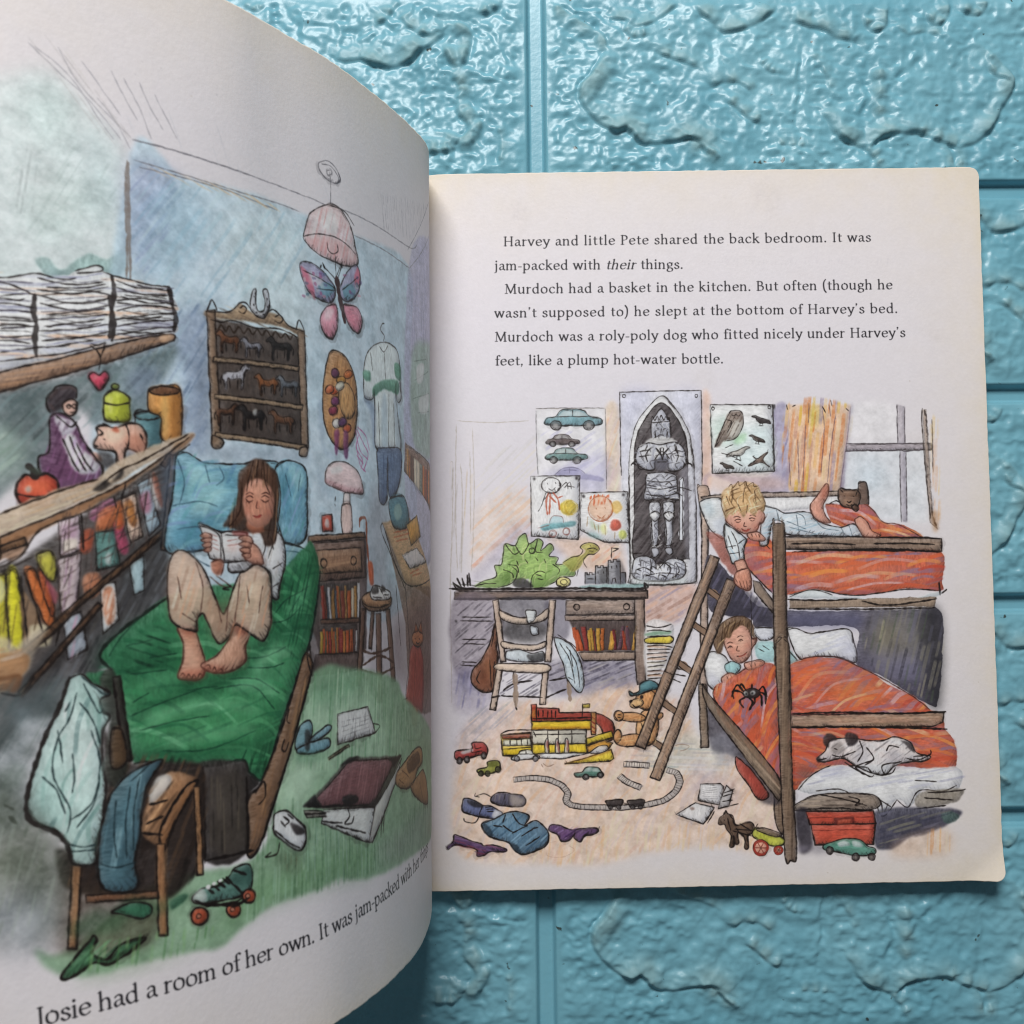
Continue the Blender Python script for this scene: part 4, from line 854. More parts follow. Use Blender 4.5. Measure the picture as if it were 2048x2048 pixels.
f 7d5a4a .95 .05 .25 0 .12|1652 1461 15 -3 -6 -79 -15 5
l 1b1413 .12 .75 0 .25|1667 1458 -6 -79
f 7d5a4a .95 .05 .25 0 .12|1669 1458 16 -2 -6 -83 -16 5
f d0c4b4 .95 .05 .25 0 .12|1684 1453 32 -5 -5 -85 -32 10
l 1b1413 .12 .75 0 .25|1716 1448 -5 -85
f d0c4b4 .95 .05 .25 0 .12|1716 1447 29 -4 -6 -89 -28 9
f 8b8f86 .95 .05 .25 0 .12|1747 1443 30 -3 -5 -95 -30 8
l 1b1413 .12 .75 0 .25|1777 1440 -5 -95
f c77843 .95 .05 .25 0 .12|1781 1439 27 -3 -5 -99 -28 7
l 1b1413 .12 .75 0 .25|1808 1436 -5 -99
f a5523c .95 .05 .25 0 .12|1811 1433 28 -2 -4 -101 -29 6
l 1b1413 .12 .75 0 .25|1839 1431 -4 -101
f 7d5a4a .95 .05 .25 0 .12|1840 1451 16 -1 -4 -123 -17 3
l 1b1413 .12 .75 0 .25|1856 1450 -4 -123
f c77843 .95 .05 .25 0 .12|1863 1432 32 -5 -2 -111 -34 9
l 1b1413 .12 .75 0 .25|1895 1427 -2 -111
f 6d4c3e .95 .2 .4 0 .12|1271 1002 -40 -201 22 -3 42 202
l 1b1413 .32 .85 0 .25|1271 1002 -40 -201 22 -3 42 202 -24 2
f 6d4c3e .95 .2 .4 0 .12|1350 986 -17 -241 31 -3 17 242
l 1b1413 .32 .85 0 .25|1350 986 -17 -241 31 -3 17 242 -31 2
f 6d4c3e .95 .2 .4 0 .12|1412 995 19 -204 31 -2 -21 206
l 1b1413 .32 .85 0 .25|1412 995 19 -204 31 -2 -21 206 -29 0
f 6d4c3e .95 .2 .4 0 .12|1323 993 -22 -99 18 -2 22 100
l 1b1413 .32 .85 0 .25|1323 993 -22 -99 18 -2 22 100 -18 1
l 4a332a .6 .85 1 .25|1267 893 54 -14 119 7/1269 852 92 18 91 -28/1257 841 92 -21 102 9
f 936b52 .95 .2 .35 1 .12|1456 1016 -15 -14 -38 -8 -47 -2 -42 5 -27 11 -9 14 11 13 30 8 42 3 47 -5 36 -11
l 1b1413 .35 .85 1 .25|1456 1016 -15 -14 -38 -8 -47 -2 -42 5 -27 11 -9 14 11 13 30 8 42 3 47 -5 36 -11 12 -14 -15 -14
f a67d60 .95 .2 .3 1 .12|1457 1022 -15 -11 -38 -7 -47 -2 -42 5 -28 9 -9 12 11 11 30 7 43 3 46 -5 36 -9
l 1b1413 .3 .85 1 .25|1457 1022 -15 -11 -38 -7 -47 -2 -42 5 -28 9 -9 12 11 11 30 7 43 3 46 -5 36 -9 13 -13 -15 -11
h 7b563f,c09374 0 1 .4 .5 8 0 1 0|1286 1034 168 -5 -19 -26 -140 5
f d8d5da .95 .2 .2 1 .12|1324 1046 21 18 49 -7 53 -14 -6 -19 -93 0 -23 8
l 1b1413 .3 .85 1 .25|1324 1046 21 18 49 -7 53 -14 -6 -19 -93 0 -23 8 -1 14 21 18
f 2a2424 .9 .2 .3 1 .12|1331 1055 35 9 5 -20 -34 -2
f 2a2424 .9 .2 .3 1 .12|1395 1063 22 -7 -9 -12 -21 3
l 1b1413 .3 .85 1 .25|1379 1057 28 -26/1336 1033 55 -5/1407 1037 32 -1
l 8a4a36 .7 .85 1 .25|1285 1223 2 20 18 7 14 -9 -1 -55 9 -109
f c2502c .9 .2 .3 1 .12|1318 1122 26 0 2 -51 -22 0
f 6d5457 .4 2 .3 1 0|1460 914 100 62 328 -13 94 -181 -16 -356 -234 83 -154 219 -111 93
f a8453a .92 .2 .4 1 .12|1604 870 95 7 54 -69 -22 -135 -79 18 -108 28 29 71
f b4704c .95 .2 .3 1 .12|1755 891 -12 -12 -29 -7 -36 -1 -33 6 -21 10 -7 14 9 11 23 8 34 2 35 -6 27 -11
l 1b1413 .3 .85 1 .25|1755 891 -12 -12 -29 -7 -36 -1 -33 6 -21 10 -7 14 9 11 23 8 34 2 35 -6 27 -11 10 -14 -12 -12
f a5603f .95 .2 .3 0 .12|1641 916 22 31 28 -28
l 1b1413 .28 .85 0 .25|1641 916 22 31 28 -28 -50 -3
f a5603f .95 .2 .3 0 .12|1688 919 42 27 16 -40
l 1b1413 .28 .85 0 .25|1688 919 42 27 16 -40 -58 13
l 1b1413 .4 .85 1 .25|1645 899 10 -3/1695 895 12 -3/1660 886 22 -6 24 2
l 552b26 .32 .85 1 .25|1604 870 -42 -78 -18 -73 108 -28/1699 877 54 -69 -33 -133/1655 863 -42 -153/1496 752 25 -50 53 -14/1556 731 -53 -7 26 -43
l 3a2f2f .3 .7 1 .25|1803 877 -41 -41/1848 859 -58 -55/1873 812 -77 -38/1818 772 -46 -53/1840 726 -60 -52/1791 702 -37 -53
f d5cfd2 .95 .2 .3 1 .12|1581 646 96 -8 28 -46 -116 8 -56 16
l 1b1413 .25 .85 1 .25|1581 646 96 -8 28 -46 -116 8 -56 16 48 30 96 -8
f 9c6142 .9 .2 .3 1 .12|1599 698 67 -16 -19 -46 -53 15
f 7f9f83 .97 .5 .4 1 .12|1051 848 195 -6 218 -47 70 -61 341 -146 96 -59 -13 -263 -383 9 -311 22 -161 38 -62 -6 -141 -3 -82 -27 -59 -32 -65 6 -116 3 -71 -4 -55 3 -48 24 -29 47 61 -12 198 106 222 7 73 148
f a3bda8 .7 2.5 .5 1 0|1046 791 152 7 162 -81 -15 -137 -343 47 2 124
f b4cbb8 .7 2 .3 1 0|952 635 98 -4 -54 -81 -70 -9
f 5f8a5c .55 2.5 .3 1 0|986 403 240 -12 40 -77 -208 21 -177 -4 -91 -25 -57 -7 108 83
f 4f8a63 .4 2 .3 1 0|1084 833 160 -3 -26 -46 -165 -11
h 5d8c66,a9c6ac,6f9d78,b6cdb4,8fae90 80 1.3 .45 .5 9 1 1 0|1042 843 226 -9 227 -95 120 -140 -271 -31 -372 53 -45 -53 74 149
h 5d7f62,8fb09a,6a8f6a,4a6e50,9fbaa6 84 1.4 .5 .5 9 1 1 0|900 546 96 4 328 -177 494 76 43 -154 -643 20 -305 13 -124 -32 67 151
h 8aa596,5f7d68 88 1 .35 .5 9 1 1 0|1054 483 243 -110 -33 -70 -281 62 -76 83
f 8d8a90 .35 2 .3 1 0|1323 367 542 8 97 -37 -4 -79 -548 41
f 5d6f8c .5 1 .3 1 0|674 1361 33 18 8 -69 -37 -108 -12 -21
f 74a3b8 .95 .2 .45 1 .12|707 1371 23 9 39 -19 47 -2 56 4 47 11 71 -14 -18 -152 -73 -52 -146 -1 -77 -5 0 63 16 64
l 1b1413 .4 .85 1 .25|707 1371 23 9 39 -19 47 -2 56 4 47 11 71 -14 -18 -152 -73 -52 -146 -1 -77 -5 0 63 16 64 15 94 23 9
f 6f9fb6 .95 .2 .45 1 .12|971 1361 44 21 55 -16 1 -84 -16 -95 -64 -13 -30 91
l 1b1413 .4 .85 1 .25|971 1361 44 21 55 -16 1 -84 -16 -95 -64 -13 -30 91 10 96 44 21
f 8eaec2 .95 .2 .4 1 .12|980 1174 65 -11 31 -23 -30 -59 -57 -39 -21 12 15 57
l 1b1413 .4 .85 1 .25|980 1174 65 -11 31 -23 -30 -59 -57 -39 -21 12 15 57 -3 63 65 -11
f 93c3c4 .5 2 .3 1 0|716 1331 68 -7 59 -19 -62 -36 -67 8
f 55859c .45 2 .3 1 0|690 1234 91 24 68 31 -17 -73 -79 -50 -72 -6
f 5a8fa8 .4 1.5 .3 1 0|1012 1350 57 4 -10 -114 -50 -31
h 5b7fae,4f8f8c,9cc4cc,7f8fc0,5f9aa6 35 1.7 .7 .5 9 1 1 .2|707 1363 152 -7 -20 -140 -86 -55 -72 -1
h 5b7fae,4f8f8c,9cc4cc,8f9fcc 60 1.6 .7 .5 8 0 1 0|982 1359 80 12 -6 -172 -71 -13
h 6f8fb0,b6cbdb,7f93b8 50 1.3 .5 .5 7 1 1 0|983 1163 84 -23 -78 -92
f 3f7690 .55 .9 .5 1 0|689 1202 67 23 46 -10 -48 -44 -56 -11
f 3f7690 .55 .9 .5 1 0|821 1348 37 -9 -9 -45 -30 15
f 3f7690 .55 .9 .5 1 0|980 1324 32 26 3 -71 -20 -58
f 3f7690 .55 .9 .5 1 0|712 1352 15 -20 -8 -54 -16 10
f a9cfd6 .6 .9 .5 1 0|728 1353 46 -8 10 -32 -46 -2
f a9cfd6 .6 .9 .5 1 0|759 1279 59 8 -38 -39 -46 -7
f a9cfd6 .6 .9 .5 1 0|1022 1368 39 -9 -3 -42 -32 4
l 3a5468 .3 .7 1 .25|709 1363 12 -53 -14 -54/774 1356 10 -43/809 1353 11 -27 -19 -18/691 1255 62 13 46 -9/699 1203 51 6 39 -21/731 1161 15 -27 28 -16/979 1157 49 -6 14 -23/995 1128 46 -12/993 1094 30 -1/1001 1349 15 -58/1052 1352 -12 -48
f 317a4e .98 .25 .35 1 .12|544 897 -23 32 36 43 61 43 59 39 95 19 163 20 110 69 34 18 20 -71 -17 -88 -33 -92 -62 -109 -50 -95 -31 -72 -27 -36 -30 23 -17 29 -58 -3 -98 10 -61 20 -30 -1 -15 41 -5 70 -27 52 -24 2 -22 31
f 4f9a66 .55 4 .5 1 0|599 803 161 27 136 -29 28 -74 -114 -29 -163 30
f 256044 .55 2 .3 1 0|547 962 123 51 6 -99 -93 -19 -54 -12 -13 36
f 1f5a3d .35 3 .3 1 0|603 883 83 15 63 -46 -97 -13
f 1c4d36 .4 1.5 .3 1 0|576 725 176 -46 92 -12 65 29 -30 -77 -30 21 -17 29 -156 7 -61 20
f 76b08a .4 3 .3 1 0|871 902 81 33 40 -42 -73 -39
f 2a6b48 .5 2.5 .3 1 0|951 1115 117 35 7 -117 -66 -113 -54 60
h 215f42,5fa878,2f7a50,7fc096,1d5238,3f8f60 -18 2.1 .7 .5 13 1 1 .15|521 909 138 94 425 136 -21 -141 -100 -198 -63 -146 -148 25 -156 29 -26 98
l 14382a .3 .75 1 .25|943 1003 38 32 80 33/934 981 51 9 48 32/858 902 58 2 56 18/857 881 64 -5 41 8/807 858 73 -6 63 -39/771 839 96 -2 60 -61/579 795 72 24 87 23/598 763 82 12 77 3/646 713 107 -8 120 28/618 1015 -52 -49 -26 -39/575 946 61 12/624 918 63 6/705 840 78 4/832 669 14 25/986 1001 41 45/820 878 25 4/583 885 81 4/585 824 36 18
l 17201b .6 .85 1 .25|1103 1103 -21 -82 -33 -92 -62 -109 -50 -95 -31 -72 -27 -36 -30 23 -17 29 -81 -2 -75 9 -61 18 -32 -1/544 897 -23 32 36 43 61 43 53 34
h 1f5a3d,2f7a50,4f9f70 14 2.4 .5 .45 9 1 1 0|580 805 180 25 171 -5 -29 -139 -256 12
f 8fcaa2 .55 1 .7 1 0|609 792 73 19 77 3 81 -13 48 -26 -49 10 -81 11 -77 -6 -58 -19
f 7fbd94 .5 1 .7 1 0|647 738 86 11 92 0 60 -17 -61 -4 -81 -1 -76 -7
f 98d0aa .6 1 .7 1 0|876 890 41 28 48 2 28 -21 -43 3 -42 -14 -21 -26
f 6fb488 .5 1 .7 1 0|585 945 52 33 32 9 -33 -29 -32 -29
f 9bd3ae .5 1 .7 1 0|806 836 49 18 57 -10 24 -41 -45 21 -49 7
f 6fb488 .5 1 .7 1 0|979 1013 50 56 42 16 -21 -52 -50 -38
f 74b88c .45 1 .7 1 0|602 863 62 16 53 -9 -54 -6 -42 -17
f 17472f .5 1 .6 1 0|590 809 61 20 87 13 68 0 -69 -15 -87 -18 -51 -26
f 17472f .5 1 .6 1 0|616 716 83 -4 89 -1 59 4 64 14 -28 -40 -97 -4 -110 4
f 17472f .5 1 .6 1 0|859 913 81 51 59 19 58 38 -37 -67 -82 -24 -62 -45
f 17472f .5 1 .6 1 0|544 897 40 18 71 6 42 -13 -74 -11 -50 -17
f 7d573d .95 .2 .35 1 .12|1031 901 23 -19 -12 -45 -113 -242 -66 -133 -30 1 9 114 30 27 49 80 65 130
l 1b1413 .5 .85 1 .25|1031 901 23 -19 -12 -45 -113 -242 -66 -133 -30 1 9 114 30 27 49 80 65 130 45 87 23 -19
h b08560,5f402c,946c4c 72 1.1 .5 .55 14 1 1 0|1037 872 -4 -45 -117 -230 -64 -127 -9 1 76 180
l 1b1413 .4 .85 1 .25|1052 917 -14 -22 12 -53/950 702 -9 -21 10 -7 12 20/969 772 -8 -27 9 -7/864 589 21 24 4 -33 -20 -18/1042 843 -105 -233 -70 -143
f 2c2524 .95 .2 .4 1 .12|718 673 114 -7 17 -29 23 -27 -30 -33 -9 -117 -98 -1 -21 118
f 5a5148 .5 1.2 .3 1 0|755 637 75 -5 -2 -158 -75 9
h 6b6054,1e1a1a,474038 88 1.2 .4 .5 10 0 1 0|750 643 87 -7 -10 -167 -85 6
l 1b1413 .6 .85 1 .25|733 462 118 0/735 666 -5 -209/842 630 -6 -168
f 3a2d28 .9 .6 .45 1 .12|614 671 115 -4 -7 -142 -58 -116 -31 1 -6 90 -40 2 -22 -74 -107 24 -34 57 37 18 108 -2 26 40
f 2f2522 .93 .35 .35 1 .12|520 771 27 -42 28 -33 154 -27 -2 -145 -9 -75 -55 -45 -30 2 -1 94 -45 -3 -8 -77 -121 21 -35 45 -2 47 27 5 55 21 18 94
h 5a4436,191413,6d5240,3a2c26 64 1.4 .6 .6 9 1 1 0|523 702 206 -35 -10 -203 -66 -53 -195 36 -29 66 73 17
f 2a211f .95 .15 .3 0 .12|577 553 59 -14 -6 -129 -56 10
f 4b3c30 .75 1.4 .5 1 0|423 486 31 -34 169 -45 -24 -97 -159 14 -26 19
f b98660 .9 .2 .35 1 .12|644 657 31 7 47 -27 -61 -62 -29 -61 -38 31 18 67
f e2d7cf .85 .2 .3 1 .12|623 650 31 11 5 -21 -48 -38
h 7a5236,d5a67e,3a2a20 50 1.4 .5 .6 8 0 1 0|603 643 114 5 -57 -88 -61 -16
f 33352f .93 .2 .4 1 .12|520 884 33 3 18 -186 -26 -51 -28 23 9 58 10 68 -19 16
f 35302c .95 .2 .3 0 .12|546 881 17 -180 15 1 -17 180
l 1b1413 .5 .85 0 .25|546 881 17 -180 15 1 -17 180 -15 -1
f 5e4633 .95 .2 .3 1 .12|539 769 20 -2 9 -65 -32 -11
l 1b1413 .4 .85 1 .25|539 769 20 -2 9 -65 -32 -11 3 78 20 -2
f a4704a .95 .2 .3 1 .12|695 630 27 7 -57 -83 -20 -47 -13 2 7 49
l 1b1413 .5 .85 1 .25|695 630 27 7 -57 -83 -20 -47 -13 2 7 49 56 72 27 7
f a87a55 .95 .2 .3 0 .12|712 628 -1 -193 14 -2 1 193
l 1b1413 .4 .85 0 .25|712 628 -1 -193 14 -2 1 193 -14 2
f a0714f .95 .2 .3 0 .12|623 516 -3 -191 19 -4 3 192
l 1b1413 .45 .85 0 .25|623 516 -3 -191 19 -4 3 192 -19 3
f a67551 .95 .2 .3 0 .12|451 501 -15 -167 18 -4 15 167
l 1b1413 .45 .85 0 .25|451 501 -15 -167 18 -4 15 167 -18 4
f 8a5c42 .95 .2 .3 0 .12|476 420 147 -18 0 16 -148 17
l 1b1413 .4 .85 0 .25|476 420 147 -18 0 16 -148 17 1 -15
l 1b1413 .5 .85 1 .25|639 553 23 42 27 31/611 602 41 4/604 563 36 10/594 545 44 -12
h c99a73,7b5339 86 1 .4 .5 9 0 1 0|627 510 18 -3 -8 -176 -13 -2
h c99a73,7b5339 84 1 .4 .5 9 0 1 0|453 495 13 -2 -14 -153 -11 -3
f 4f7382 .95 .2 .4 1 .12|534 637 30 30 41 20 40 6 -32 -42 -17 -47 -5 -58 -14 -57 0 -58 -64 9 -12 57 12 80
l 1b1413 .45 .85 1 .25|534 637 30 30 41 20 40 6 -32 -42 -17 -47 -5 -58 -14 -57 0 -58 -64 9 -12 57 12 80 21 60 30 30
f 7c9fae .5 1 .3 1 0|574 656 30 17 -23 -77 -13 -76 -9 1
f 33505f .5 1 .3 1 0|518 576 25 45 -8 -96 -20 -31
h 2f4a58,86a6b2,5f8494 78 1.4 .5 .5 12 1 1 0|534 627 70 50 -15 -131 -17 -61 -66 11
l 22343c .35 .8 1 .25|543 621 -7 -67 3 -54/573 647 -12 -77 -1 -73/594 664 -15 -67 -4 -88/506 496 32 -15 41 5/615 686 -41 -30
f a8c3c0 .95 .2 .35 1 .12|459 883 23 8 23 -21 33 -22 -20 -13 4 -25 14 -11 -16 -33 -2 -64 5 -49 -9 -67 -16 -55 -2 -34 -45 8 -8 44 -21 26 -43 30 -8 43 15 59 24 64 29 56
l 1b1413 .5 .85 1 .25|459 883 23 8 23 -21 33 -22 -20 -13 4 -25 14 -11 -16 -33 -2 -64 5 -49 -9 -67 -16 -55 -2 -34 -45 8 -8 44 -21 26 -43 30 -8 43 15 59 24 64 29 56 20 56 23 8
f cdd6d2 .55 2.5 .5 1 0|439 817 33 26 30 -70 5 -99 -20 -65 -25 90 -35 42
f 7da19e .5 1.5 .3 1 0|399 687 24 -69 21 -41 -39 20 -25 41
f 86aaa4 .5 1.2 .3 1 0|472 863 51 -33 -3 -59 -26 41
h 6f9590,e2e6e2,8db0ac,56787a,f0f0ee 72 1.8 .7 .5 12 1 1 .1|444 831 73 -11 -3 -214 -22 -94 -41 7 -62 122 30 120
l 2f3f42 .36 .85 1 .25|472 853 -15 -47 -29 -55 -7 -66 29 -71 -6 -47/497 773 16 -70 -17 -76 -47 -37/459 728 2 -48 -5 -33/399 687 26 -31 16 -50/476 833 26 -41 13 -50/512 674 -16 -56 -34 -44/448 543 27 -9 23 2/447 529 50 -5/486 872 26 -61 10 4/482 887 41 -38 15 -1/448 816 10 19/433 779 7 -68
f 6c7a80 .72 1.5 .6 1 0|245 855 116 6 98 32 -10 -38 -38 -74 -39 -110 -6 -74 -128 -1
h 4f5d60,82918f,687670 60 2.4 .6 .3 9 1 1 0|255 850 195 34 -49 -140 -35 -137 -117 6
f 454f50 .5 .9 .7 1 0|348 746 -27 -7 -18 15 4 27 22 18 25 -4 9 -24
f 8a9690 .5 .9 .7 1 0|362 675 -21 -8 -17 11 1 23 17 17 21 -2 9 -19
f 59655c .5 .9 .7 1 0|325 643 -35 -21 -30 17 -4 40 26 34 37 3 19 -31
f 7a8890 .5 .9 .7 1 0|380 808 -10 -16 -16 0 -8 16 5 21 14 9 13 -9
f 3f4a4c .5 .9 .7 1 0|431 810 -20 -15 -18 7 -4 23 13 22 21 5 13 -17
f 7d8478 .5 .9 .7 1 0|336 603 -30 -6 -20 20 5 30 27 19 29 -8 8 -28
f 3d4644 .5 .9 .7 1 0|393 736 -10 -14 -13 1 -7 14 5 18 13 7 11 -8
f 77806f .5 .9 .7 1 0|355 501 -27 -2 -16 19 6 25 25 13 24 -10 6 -24
f 8f938c .5 .9 .7 1 0|330 469 -33 -21 -31 15 -6 40 23 35 36 4 21 -31
f 4d574a .5 .9 .7 1 0|394 450 -13 -12 -15 5 -5 18 8 17 16 5 11 -13
f 9ca0a8 .5 .9 .7 1 0|348 424 -11 -26 -21 -3 -17 23 1 30 18 16 21 -10
f 6f737c .5 .9 .7 1 0|374 366 -13 -12 -15 5 -5 18 8 17 16 4 11 -12
f a4a8a4 .5 .9 .7 1 0|408 485 -9 -14 -14 1 -7 15 3 17 13 8 11 -9
f 464d46 .8 2.2 .6 1 0|339 712 28 -68 54 -92 11 -68 -17 -109 -40 -25 -35 94 -30 142
f 5f6a58 .45 2.5 .6 1 0|239 614 127 -12 55 -59 11 -68 -21 -90 -74 -23 -103 46
f 8d93a0 .65 2.5 .6 1 0|235 462 165 -10 7 -75 -45 -47 -50 28 -79 15
f c6c8d2 .6 1.5 .3 1 0|339 408 47 5 -18 -38 -22 -1
h 4a5648,9aa49c,75806f 74 2.6 .6 .3 10 1 1 0|277 600 93 -3 54 -83 -17 -128 -135 24
l 33382f .6 .5 1 .25|328 639 17 -11/336 615 13 -15
l 26201f .8 .8 1 .25|459 888 -20 -57 -29 -60 -24 -64 -17 -63 5 -43 48 -30 21 -32 8 -34
f 2f5a3c .6 1 .5 1 .12|437 361 51 43 33 -11 43 21 48 -24 67 11 5 -10 -53 -20 -68 4 -30 -23
f 3c6f4a .95 .2 .4 1 .12|423 285 26 28 28 27 10 12 6 -11 -8 -26 27 -16 29 23 49 4 -11 -12 -58 -26 -37 8 -32 -17 -22 -4
l 1b1413 .5 .85 1 .25|423 285 26 28 28 27 10 12 6 -11 -8 -26 27 -16 29 23 49 4 -11 -12 -58 -26 -37 8 -32 -17 -22 -4 -7 10 26 28
f 356a52 .95 .2 .4 1 .12|525 392 39 12 38 -12 4 -18 -24 -7 -38 17
l 1b1413 .35 .85 1 .25|525 392 39 12 38 -12 4 -18 -24 -7 -38 17 -19 8 39 12
f 2f6048 .85 .2 .3 1 .12|647 388 32 13 7 -9 -34 -20
h 1d3f2b,6fa57c 35 1.2 .4 .6 6 0 1 0|430 289 56 54 94 -19 -68 -29
f 5d8a55 .5 1.5 .6 1 0|452 275 126 6 176 -7 -60 -1 -136 -12 -75 2
h 4d7d4a,7fa873 80 1.8 .5 .5 7 1 1 0|441 333 293 -14 -45 -44 -130 0 -66 0
f 587f78 .95 .2 .35 1 .12|700 392 22 11 33 -2 29 15 18 17 38 -3 1 -48 -25 -15 -46 0 -50 3 -21 10
l 1b1413 .4 .85 1 .25|700 392 22 11 33 -2 29 15 18 17 38 -3 1 -48 -25 -15 -46 0 -50 3 -21 10 1 12 22 11
f c3c9c6 .85 .2 .3 1 .12|702 394 22 8 7 -26 -29 3
f 33524c .6 .4 .3 1 .12|784 416 56 9 -2 -37 -44 10
l 1b1413 .5 .85 1 .25|732 401 16 -14/744 406 18 -16/758 411 18 -17/769 416 17 -16/778 417 22 -26 16 -19/702 382 34 -18 56 -7 36 7/796 429 34 -18
l dfdcdc .8 .9 1 .25|732 403 6 1/746 407 6 1/761 411 5 2
f b64a30 .95 .2 .3 1 .12|732 341 -3 -9 -8 -5 -10 0 -9 4 -7 9 -2 10 3 8 8 6 9 0 10 -4 7 -9
l 1b1413 .45 .85 1 .25|732 341 -3 -9 -8 -5 -10 0 -9 4 -7 9 -2 10 3 8 8 6 9 0 10 -4 7 -9 2 -10 -3 -9
f d9a08a .9 .2 .3 1 .12|715 345 -1 -2 -2 -2 -2 0 -2 1 -2 3 -1 2 1 2 2 1 2 0 3 -1 1 -2
f 6a2a20 .3 .5 .3 1 .12|727 338 -1 -4 -4 -3 -5 0 -5 2 -3 5 -1 4 1 5 4 2 5 0 5 -2 3 -4
l 1b1413 .25 .85 1 .25|716 345 -1 -3 -2 -1 -3 0 -3 1 -1 2 -1 3 1 2 2 2 2 0 3 -1 2 -3 1 -2 -1 -3
f b64a30 .95 .2 .3 1 .12|810 337 -2 -7 -7 -5 -9 0 -8 4 -6 8 -2 8 3 8 6 4 9 0 8 -4 6 -7
l 1b1413 .45 .85 1 .25|810 337 -2 -7 -7 -5 -9 0 -8 4 -6 8 -2 8 3 8 6 4 9 0 8 -4 6 -7 2 -9 -2 -7
f d9a08a .9 .2 .3 1 .12|796 341 -1 -3 -2 -1 -2 0 -3 1 -2 3 0 2 0 2 2 1 3 0 3 -1 1 -2
f 6a2a20 .3 .5 .3 1 .12|807 334 -1 -4 -3 -2 -5 0 -4 2 -3 4 -1 4 1 3 4 2 4 0 4 -2 3 -3
l 1b1413 .25 .85 1 .25|796 340 0 -2 -3 -1 -2 0 -3 1 -2 2 -1 3 1 2 2 2 3 0 3 -1 2 -3 0 -3 0 -2
f b64a30 .95 .2 .3 1 .12|849 358 -3 -7 -6 -4 -8 0 -9 4 -5 7 -2 8 3 7 6 4 8 0 8 -3 6 -7
l 1b1413 .45 .85 1 .25|849 358 -3 -7 -6 -4 -8 0 -9 4 -5 7 -2 8 3 7 6 4 8 0 8 -3 6 -7 2 -9 -3 -7
f d9a08a .9 .2 .3 1 .12|835 362 0 -3 -2 -1 -3 0 -3 1 -2 3 0 2 1 2 2 1 2 0 3 -1 2 -2
f 6a2a20 .3 .5 .3 1 .12|847 355 -2 -4 -3 -1 -4 0 -4 1 -3 4 -1 4 1 3 3 2 5 0 4 -2 3 -3
l 1b1413 .25 .85 1 .25|836 361 -1 -2 -2 -1 -3 0 -3 1 -2 2 -1 3 1 3 2 1 3 0 3 -1 2 -3 1 -3 -1 -2
l 1b1413 .7 .85 1 .25|725 367 73 -16 35 7
f 7397a8 .95 .2 .3 1 .12|983 697 19 31 32 8 5 -35 -34 -35 -22 9
l 1b1413 .4 .85 1 .25|983 697 19 31 32 8 5 -35 -34 -35 -22 9 0 22 19 31
f 7fa3b4 .95 .2 .3 1 .12|1030 691 61 25 23 -6 -25 -16 -51 -10
l 1b1413 .35 .85 1 .25|1030 691 61 25 23 -6 -25 -16 -51 -10 -8 7 61 25
f 6b90a4 .95 .2 .3 1 .12|987 674 51 10 60 0 2 -21 -48 -7 -55 5
l 1b1413 .38 .85 1 .25|987 674 51 10 60 0 2 -21 -48 -7 -55 5 -10 13 51 10
f 2a2424 .85 .2 .3 1 .12|1016 715 19 -8 -7 -39 -14 2
f 4d7f60 .5 1 .3 1 0|982 664 122 -19 -101 -7
f ccc9ce .95 .2 .15 0 .12|1139 739 144 1 33 -74 -182 -4
l 1b1413 .3 .85 0 .25|1139 739 144 1 33 -74 -182 -4 5 77
l 1b1413 .25 .85 1 .25|1316 666 26 15 -39 12
l 6d6a72 .2 .6 1 .8|1151 717 29 0 32 0 75 -1
l 6d6a72 .2 .6 1 .8|1153 705 28 0 30 0 75 2
l 6d6a72 .2 .6 1 .8|1155 693 27 0 28 1 75 3
l 6d6a72 .2 .6 1 .8|1157 681 26 0 26 2 75 4
l 6d6a72 .2 .6 1 .8|1159 669 25 0 24 2 75 6
h 55525a 80 1.8 .2 .7 2.5 0 1 0|1159 719 123 8 8 -38 -124 -13
f 8a7a5c .95 .2 .3 0 .12|1097 632 90 18 -5 6 -89 -18
l 1b1413 .25 .85 0 .25|1097 632 90 18 -5 6 -89 -18 4 -6
f 3c3332 .9 .2 .3 0 .12|995 534 187 89 305 -48 -194 -109
f 84565c .95 .2 .3 0 .12|1043 547 138 67 259 -38 -158 -95 -220 40
l 1b1413 .3 .85 0 .25|1043 547 138 67 259 -38 -158 -95 -220 40 -19 26
h a87b80,6b4248,94656a 66 1 .35 .55 12 0 1 0|1051 545 141 68 231 -40 -140 -86
f 1f1b1c .95 .2 .3 0 .12|995 534 41 23 25 -37
f 1f1b1c .95 .2 .3 0 .12|1134 605 48 18 54 -9
f 1f1b1c .95 .2 .3 0 .12|1392 590 95 -15 -66 -21
f 1f1b1c .95 .2 .3 0 .12|1235 482 102 18 -41 -35
f c9c6ca .95 .2 .2 0 .12|1065 514 229 -41 -33 -85 -35 11 -172 84
l 1b1413 .35 .85 0 .25|1065 514 229 -41 -33 -85 -35 11 -172 84 11 31
f b9b4b4 .95 .2 .3 0 .12|1294 472 192 96 -53 -56 -160 -127 -18 5
l 1b1413 .3 .85 0 .25|1294 472 192 96 -53 -56 -160 -127 -18 5 39 82
f 8a7f7c .95 .2 .3 0 .12|998 525 59 -12 15 -17 -64 10
l 1b1413 .3 .85 0 .25|998 525 59 -12 15 -17 -64 10 -10 19
f 1c1819 .95 .2 .3 1 .12|1147 529 58 -7 3 -20 -58 6
l 1b1413 .45 .85 1 .25|1160 500 8 -25 -22 -13 30 -6 13 15/1055 488 81 -23/1106 466 59 -22 75 -27/1001 516 72 -12
l 1b1413 .35 .85 1 .25|1331 439 -13 -53/1347 454 -14 -59/1010 531 140 -23 144 -36
